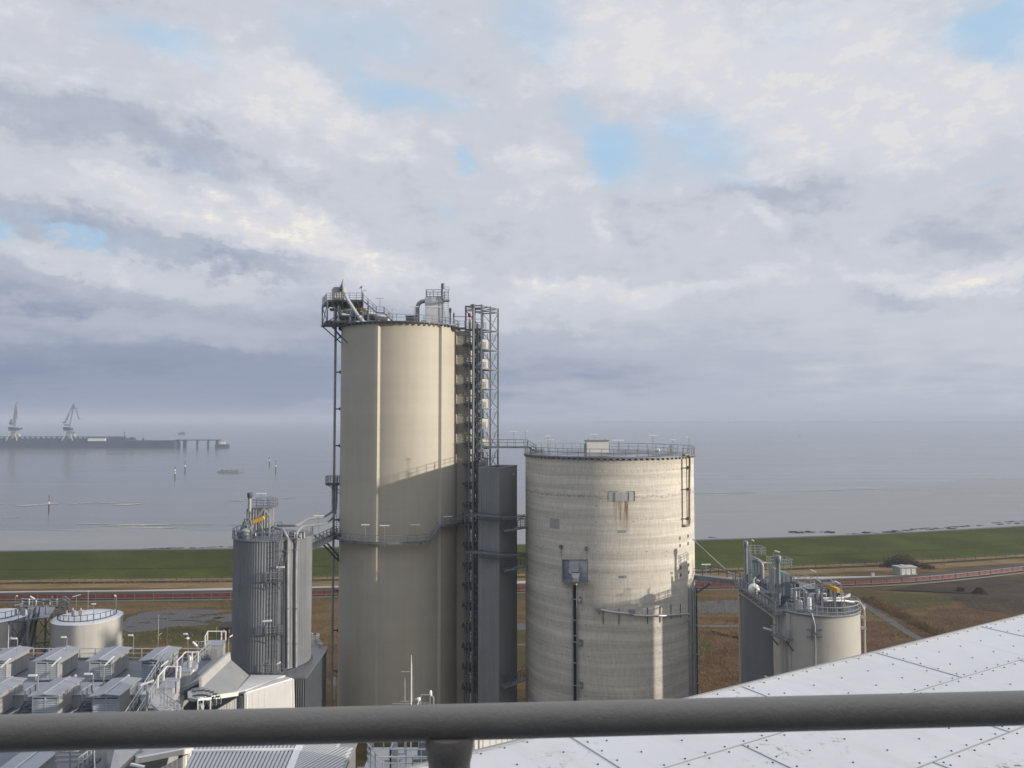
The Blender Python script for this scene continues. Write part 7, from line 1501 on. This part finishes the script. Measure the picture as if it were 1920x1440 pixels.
lamp(1417, 1087, 106, zd, 'slanting lamp above the white ball shaped vessel', 'L', .28, -20, tilt=-.4, group=rg)
lamp(1532, 1074, 104, zd, 'slanting lamp behind the hoist frame', 'L', .42, 160, tilt=.35, group=rg)
lamp(1577, 1096, 97.5, zd, 'slanting lamp just right of the yellow hoist beam', 'L', .38, 160, tilt=.4, group=rg)
lamp(1583, 1121, 97, zd, 'bright lamp at the right front of the nearer right hand silo, pointing up right', 'L', .42, 10, tilt=.5, r=.06, group=rg)
wall_lamp(fpt(1458, 1179, 1.3), (1, 0, -.3), 'tube lamp beside the upper ladder on the shaded side of the nearer right hand silo', .62)
wall_lamp(fpt(1459, 1271, 1.2), (1, 0, -.5), 'tube lamp low on the shaded side of the nearer right hand silo', .62)
lamp(489.5, 926, 110.5, z1 if False else P(0, 953, 110.5).z, 'T shaped lamp over the railed filter box of the ribbed silo', 'T', .72, group='lamps on the ribbed silo')
lamp(598, 967.5, 121, zw0 + .2, 'T shaped lamp on the dark footbridge beside the ribbed silo', 'T', .8, group='lamps on the ribbed silo')
wall_lamp(lpt(524, 1061.5, .8), (1, 0, .04), 'topmost tube lamp on the front of the ribbed silo', .55)
wall_lamp(lpt(503, 1159.5, 1.3), (1, 0, .06), 'tube lamp beside the middle landing of the ribbed silo', .6)
wall_lamp(lpt(520, 1239, 1.2), (1, .2, .6), 'slanting tube lamp near the base railing of the ribbed silo', .3)
tg_ = 'lamps around the storage tanks'
ztk = zt + .4
lamp(143.5, 1117.5, 139.5, ztk - 2, 'slanting lamp behind the whole pale storage tank', 'T', .7, 0, tilt=.28, group=tg_)
lamp(218, 1119, 136, ztk, 'short lamp at the right of the storage tank railing', 'L', .26, 150, tilt=.3, group=tg_)
lamp(175.5, 1133, 130.5, ztk - .2, 'lamp post at the front railing of the whole pale storage tank', 'T', .35, group=tg_)
lamp(35, 1134, 130, ztk - .5, 'slanting lamp above the cut off storage tank', 'T', .7, 0, tilt=.22, group=tg_)
lamp(61, 1121, 139, ztk - 3, 'lamp tilted down right behind the steel stair frame', 'T', .4, 0, tilt=-.6, group=tg_)
lamp(29.5, 1118, 142, 0, 'small lamp post far behind the cut off storage tank', 'L', .15, group=tg_)
lamp(165.5, 1109, 190, 0, 'lone lamp post standing before the red gallery behind the storage tank', 'T', .3, r=.08, group=tg_)
dk = 'lamps on the plant roof deck'
lamp(250.5, 1192, 95.0, ZD, 'bent lamp at the deck edge between the far row cooling units', 'L', .34, 175, r=.05, group=dk)
lamp(352.5, 1189.5, 95.0, ZD, 'bent lamp with small camera at the deck edge left of the vent boxes', 'L', .28, 175, r=.05, group=dk)
lamp(125.5, 1195.5, 90.5, ZD, 'bent lamp in front of the whole pale storage tank wall', 'L', .34, 178, r=.05, group=dk)
lamp(33, 1198, 90.5, ZD, 'bent lamp beside the steel stair frame foot', 'L', .36, 180, r=.05, group=dk)
lamp(95, 1252, 81, ZD, 'slanting lamp over the duct box left of the middle cooling unit', 'L', .46, 15, tilt=1.0, r=.06, group=dk)
lamp(195, 1250, 81, ZD, 'slanting lamp over the duct box between the middle and right cooling units', 'L', .46, 15, tilt=1.0, r=.06, group=dk)
lamp(0, 1254, 81, ZD, 'slanting lamp at the left edge of the photo above the duct box', 'L', .46, 15, tilt=1.0, r=.06, group=dk)
lamp(300, 1252, 82.5, ZD, 'slanting lamp at the right hand duct box by the access stair', 'L', .36, 15, tilt=.8, r=.06, group=dk)
lamp(71, 1267.5, 77.6, ZD, 'horizontal lamp over the left step stile', 'L', .47, 180, r=.07, group=dk)
lamp(174.5, 1264.5, 77.6, ZD, 'horizontal lamp over the right step stile', 'L', .43, 180, r=.07, group=dk)
lamp(276, 1281, 71.5, ZD, 'slanting lamp on a tall post beside the access stair', 'T', .55, 10, tilt=.3, r=.07, group=dk)
lamp(371, 1214, 88, ZD, 'lamp tilted up left on a post behind the chimney vent box', 'L', .34, 165, tilt=.75, r=.07, group=dk)
lamp(429, 1196, 97, ZD, 'short slanting lamp right of the tallest vent box', 'L', .22, 20, tilt=.6, group=dk)
lamp(132, 1407.5, 60, ZD - 1, 'T shaped lamp just below the handrail at the bottom left', 'T', .66, 0, r=.06, group=dk)
lamp(258, 1437, 57, 18, 'lamp at the very bottom of the photo before the ribbed lean to', 'T', .55, -10, tilt=-.12, group=dk)
def pole(px, pyt, G_, zb, lab, arm=None):
    top = P(px, pyt, G_); r = thing('slim_mast', lab, 'mast', (top.x, G_, zb), 'slim pale masts on the left'); mb = MB(); mb.tube([(top.x, G_, zb), (top.x, G_, zb + (top.z - zb) * .62), (top.x, G_, top.z)], [.075, .06, .02], 8); mb.build('pole', M['tankwall'], r)
    if arm: q = P(px, arm, G_); mb = MB(); mb.beam((q.x, G_, q.z - .3), (q.x + .35, G_, q.z), .06); mb.build('arm', M['lamp'], r)
pole(297.5, 1152, 97.5, 0, 'slim mast with short arm standing before the flooded field', 1187)
pole(16.5, 1172, 91.5, ZD, 'slim mast in front of the cut off storage tank', 1194)
pole(406.5, 1175, 98, 0, 'slim lamp mast behind the tallest vent box')
pole(314.5, 1138, 160, 0, 'thin mast standing in the flooded field')
mb = MB(); q = P(352.5, 1196.5, 95); mb.ball((q.x, 94.9, q.z), .18, 10, .8); mb.beam((q.x - .25, 94.9, q.z), (q.x + .25, 94.9, q.z), .1, .12); tag(mb.build('deck_camera', M['lamp']), 'small white camera head under the bent lamp left of the vent boxes', 'camera')

# ================================================================ near roof of the viewing tower and its handrail
m, t, b = newmat('white_roof_panel'); pos = t('ShaderNodeNewGeometry').outputs['Position']
n = t.noise(pos, .5, 5, .6); c = t.mix(t.range(n, .3, .7), (.65, .65, .66, 1), (.71, .71, .72, 1))
g = t.range(t.noise(pos, 9, 6, .75), .56, .70); dirt = 0
for px, py, rr in ((1463, 1412, .45), (1096, 1397, .35), (1040, 1432, .40), (1900, 1436, .5), (1560, 1392, .35), (1385, 1303, .35), (1440, 1428, .35)):
    q = G(px, py, 46.3); d_ = t('ShaderNodeVectorMath', {0: pos, 1: tuple(q)}, operation='DISTANCE').outputs['Value']; dirt = t.math('MAXIMUM', t.range(d_, 0, rr, 1, 0), dirt)
dm = t.math('MULTIPLY', g, t.math('ADD', t.math('MULTIPLY', dirt, 1.25), .02), clamp=True)
run = t.noise(t.mapv(t('ShaderNodeVectorRotate', {0: pos, 3: radians(-30.4)}, rotation_type='Z_AXIS').outputs[0], (5, .5, 1)), 1, 6, .65); c = t.mix(t.math('MULTIPLY', t.range(run, .52, .75), .22), c, (.40, .40, .39, 1)); pud = t.range(t.noise(pos, .9, 5, .6), .55, .64); c = t.mix(t.math('MULTIPLY', pud, .10), c, (.45, .45, .45, 1))
c = t.mix(dm, c, (.10, .085, .06, 1)); t.l.new(c, b.inputs['Base Color']); b.inputs['Roughness'].default_value = .42; b.inputs['Specular IOR Level'].default_value = .35
bump(t, b, t.math('ADD', t.noise(pos, 1.1, 3), t.math('MULTIPLY', t.noise(pos, 14, 3), .04)), .22, .05); M['nearroof'] = m
ZR = 46.3; d1 = V((.8626, .5058, 0)).normalized(); d2 = V((d1.y, -d1.x, 0))
o0 = G(1642, 1224, ZR); hD = H - ZR; PL, PW = .81 * hD, .366 * hD
tw = thing('viewing_tower', 'tower with white riveted panel roof under the viewer at the lower right', 'building', (0, 0, 0))
def rp2(a, b_, z=0.0): return o0 + d1 * (a * PL) + d2 * (b_ * PW) + V((0, 0, z))
mb = MB(); A0, A1, B1 = -5.0, 4.0, 9.0
cs_ = [rp2(A0, 0), rp2(A1, 0), rp2(A1, B1), rp2(A0, B1)]; mb.slab(cs_, (0, 0, -.06))
mb.mi = 0; roof = mb.build('roof', M['nearroof'], tw)
mb = MB()
for k in range(int(B1) + 1): mb.beam(rp2(A0, k, .002), rp2(A1, k, .002), .014 if k else .04, .006 if k else .05)
for r_ in range(int(B1)):
    off = 0 if r_ % 2 == 0 else .52
    k = A0 + off
    while k < A1: mb.beam(rp2(k, r_ + .005, .003), rp2(k, r_ + .995, .003), .016, .008); k += 1
mb.build('panel_seam', M['mid'], roof)
mb = MB(); random.seed(3)
def rivet(a, b_): p = rp2(a, b_); mb.lathe(p.x, p.y, [(.0125, p.z - .002), (.011, p.z + .008), (.005, p.z + .012)], 6)
for r_ in range(int(B1)):
    off = 0 if r_ % 2 == 0 else .52
    n = int((A1 - A0) * 10)
    for k in range(n):
        a = A0 + k / 10 + .03
        rivet(a, r_ + .045); 
        if r_: rivet(a + .02, r_ - .045)
    for k in range(int((A1 - A0) * 5)):
        a = A0 + k / 5 + .1; rivet(a, r_ + .36); rivet(a + .05, r_ + .68)
    k = A0 + off
    while k < A1:
        for j in range(5): rivet(k + .03, r_ + .1 + .2 * j)
        k += 1
mb.build('rivet', M['dark'], roof)
mb = MB(); ins = [rp2(A0 + .03, .12), rp2(A1 - .03, .12), rp2(A1 - .03, B1 - .12), rp2(A0 + .03, B1 - .12)]; mb.prism([V((q.x, q.y)) for q in ins], 0, ZR - .062); mb.build('wall', M['cladding'], tw)
mb = MB(); mb.box(-6, 9, -2.6, 1.28, 48.28, 48.36)  # unseen floor, put in dark to block bounce onto the rail underside
for k in range(6): mb.box(-5.9 + k * 2.9, -5.75 + k * 2.9, .9, 1.1, ZR + .003, 48.279)
mb.build('bounce_block_platform', M['dark'], tw)
mb = MB(); mb.box(-9, 26, -7, -2.7, 0, 54); mb.build('unseen_light_blocker', M['darkclad'], tw)  # added unseen box that keeps sun and rear sky light off the handrail
# handrail
m, t, b = newmat('painted_handrail'); pos = t('ShaderNodeNewGeometry').outputs['Position']
n = t.noise(pos, 9, 4, .6); f = t.noise(pos, 110, 4, .65); sc_ = t.noise(t.mapv(pos, (30, 30, 30)), 1, 6, .75)
c = t.mix(t.range(n, .3, .7), (.22, .202, .178, 1), (.27, .25, .222, 1)); c = t.mix(t.math('MULTIPLY', t.range(sc_, .68, .78), .4), c, (.30, .27, .23, 1))
t.l.new(c, b.inputs['Base Color']); t.l.new(t.range(n, .3, .7, .40, .55), b.inputs['Roughness']); bump(t, b, t.math('ADD', f, t.math('MULTIPLY', sc_, .8)), .55, .0028); M['rail'] = m
YR = 1.32; ra, rb = P(0, 1375, YR), P(1920, 1327.5, YR * 1.087); zr9 = (ra.z + rb.z) / 2; ra.z = rb.z = zr9; dv = rb - ra
hr_ = thing('handrail', 'thick grey painted tubular handrail crossing the foreground', 'handrail', (0, YR, ZR))
mb = MB(); mb.tube([ra - dv * 1.2, ra, rb, rb + dv * 1.2], .0298, 40); mb.build('rail', M['rail'], hr_, smooth=60)
pc = P(842, 1400, 1.36); f_ = (pc.x - ra.x) / dv.x
for s_ in (f_, f_ - 1.15, f_ + 1.25):
    q = ra + dv * s_; mb = MB(); mb.lathe(q.x, q.y, [(.036, ZR + .01), (.036, zr9 - .11), (.0365, zr9 - .07), (.039, zr9 - .06), (.0415, zr9 - .045), (.0425, zr9 - .034), (.040, zr9 - .02)], 32); mb.build('post', M['rail'], hr_, smooth=60)
    mb = MB(); mb.lathe(q.x, q.y, [(.09, ZR + .002), (.09, ZR + .014)], 20); mb.build('foot_plate', M['rail'], hr_)
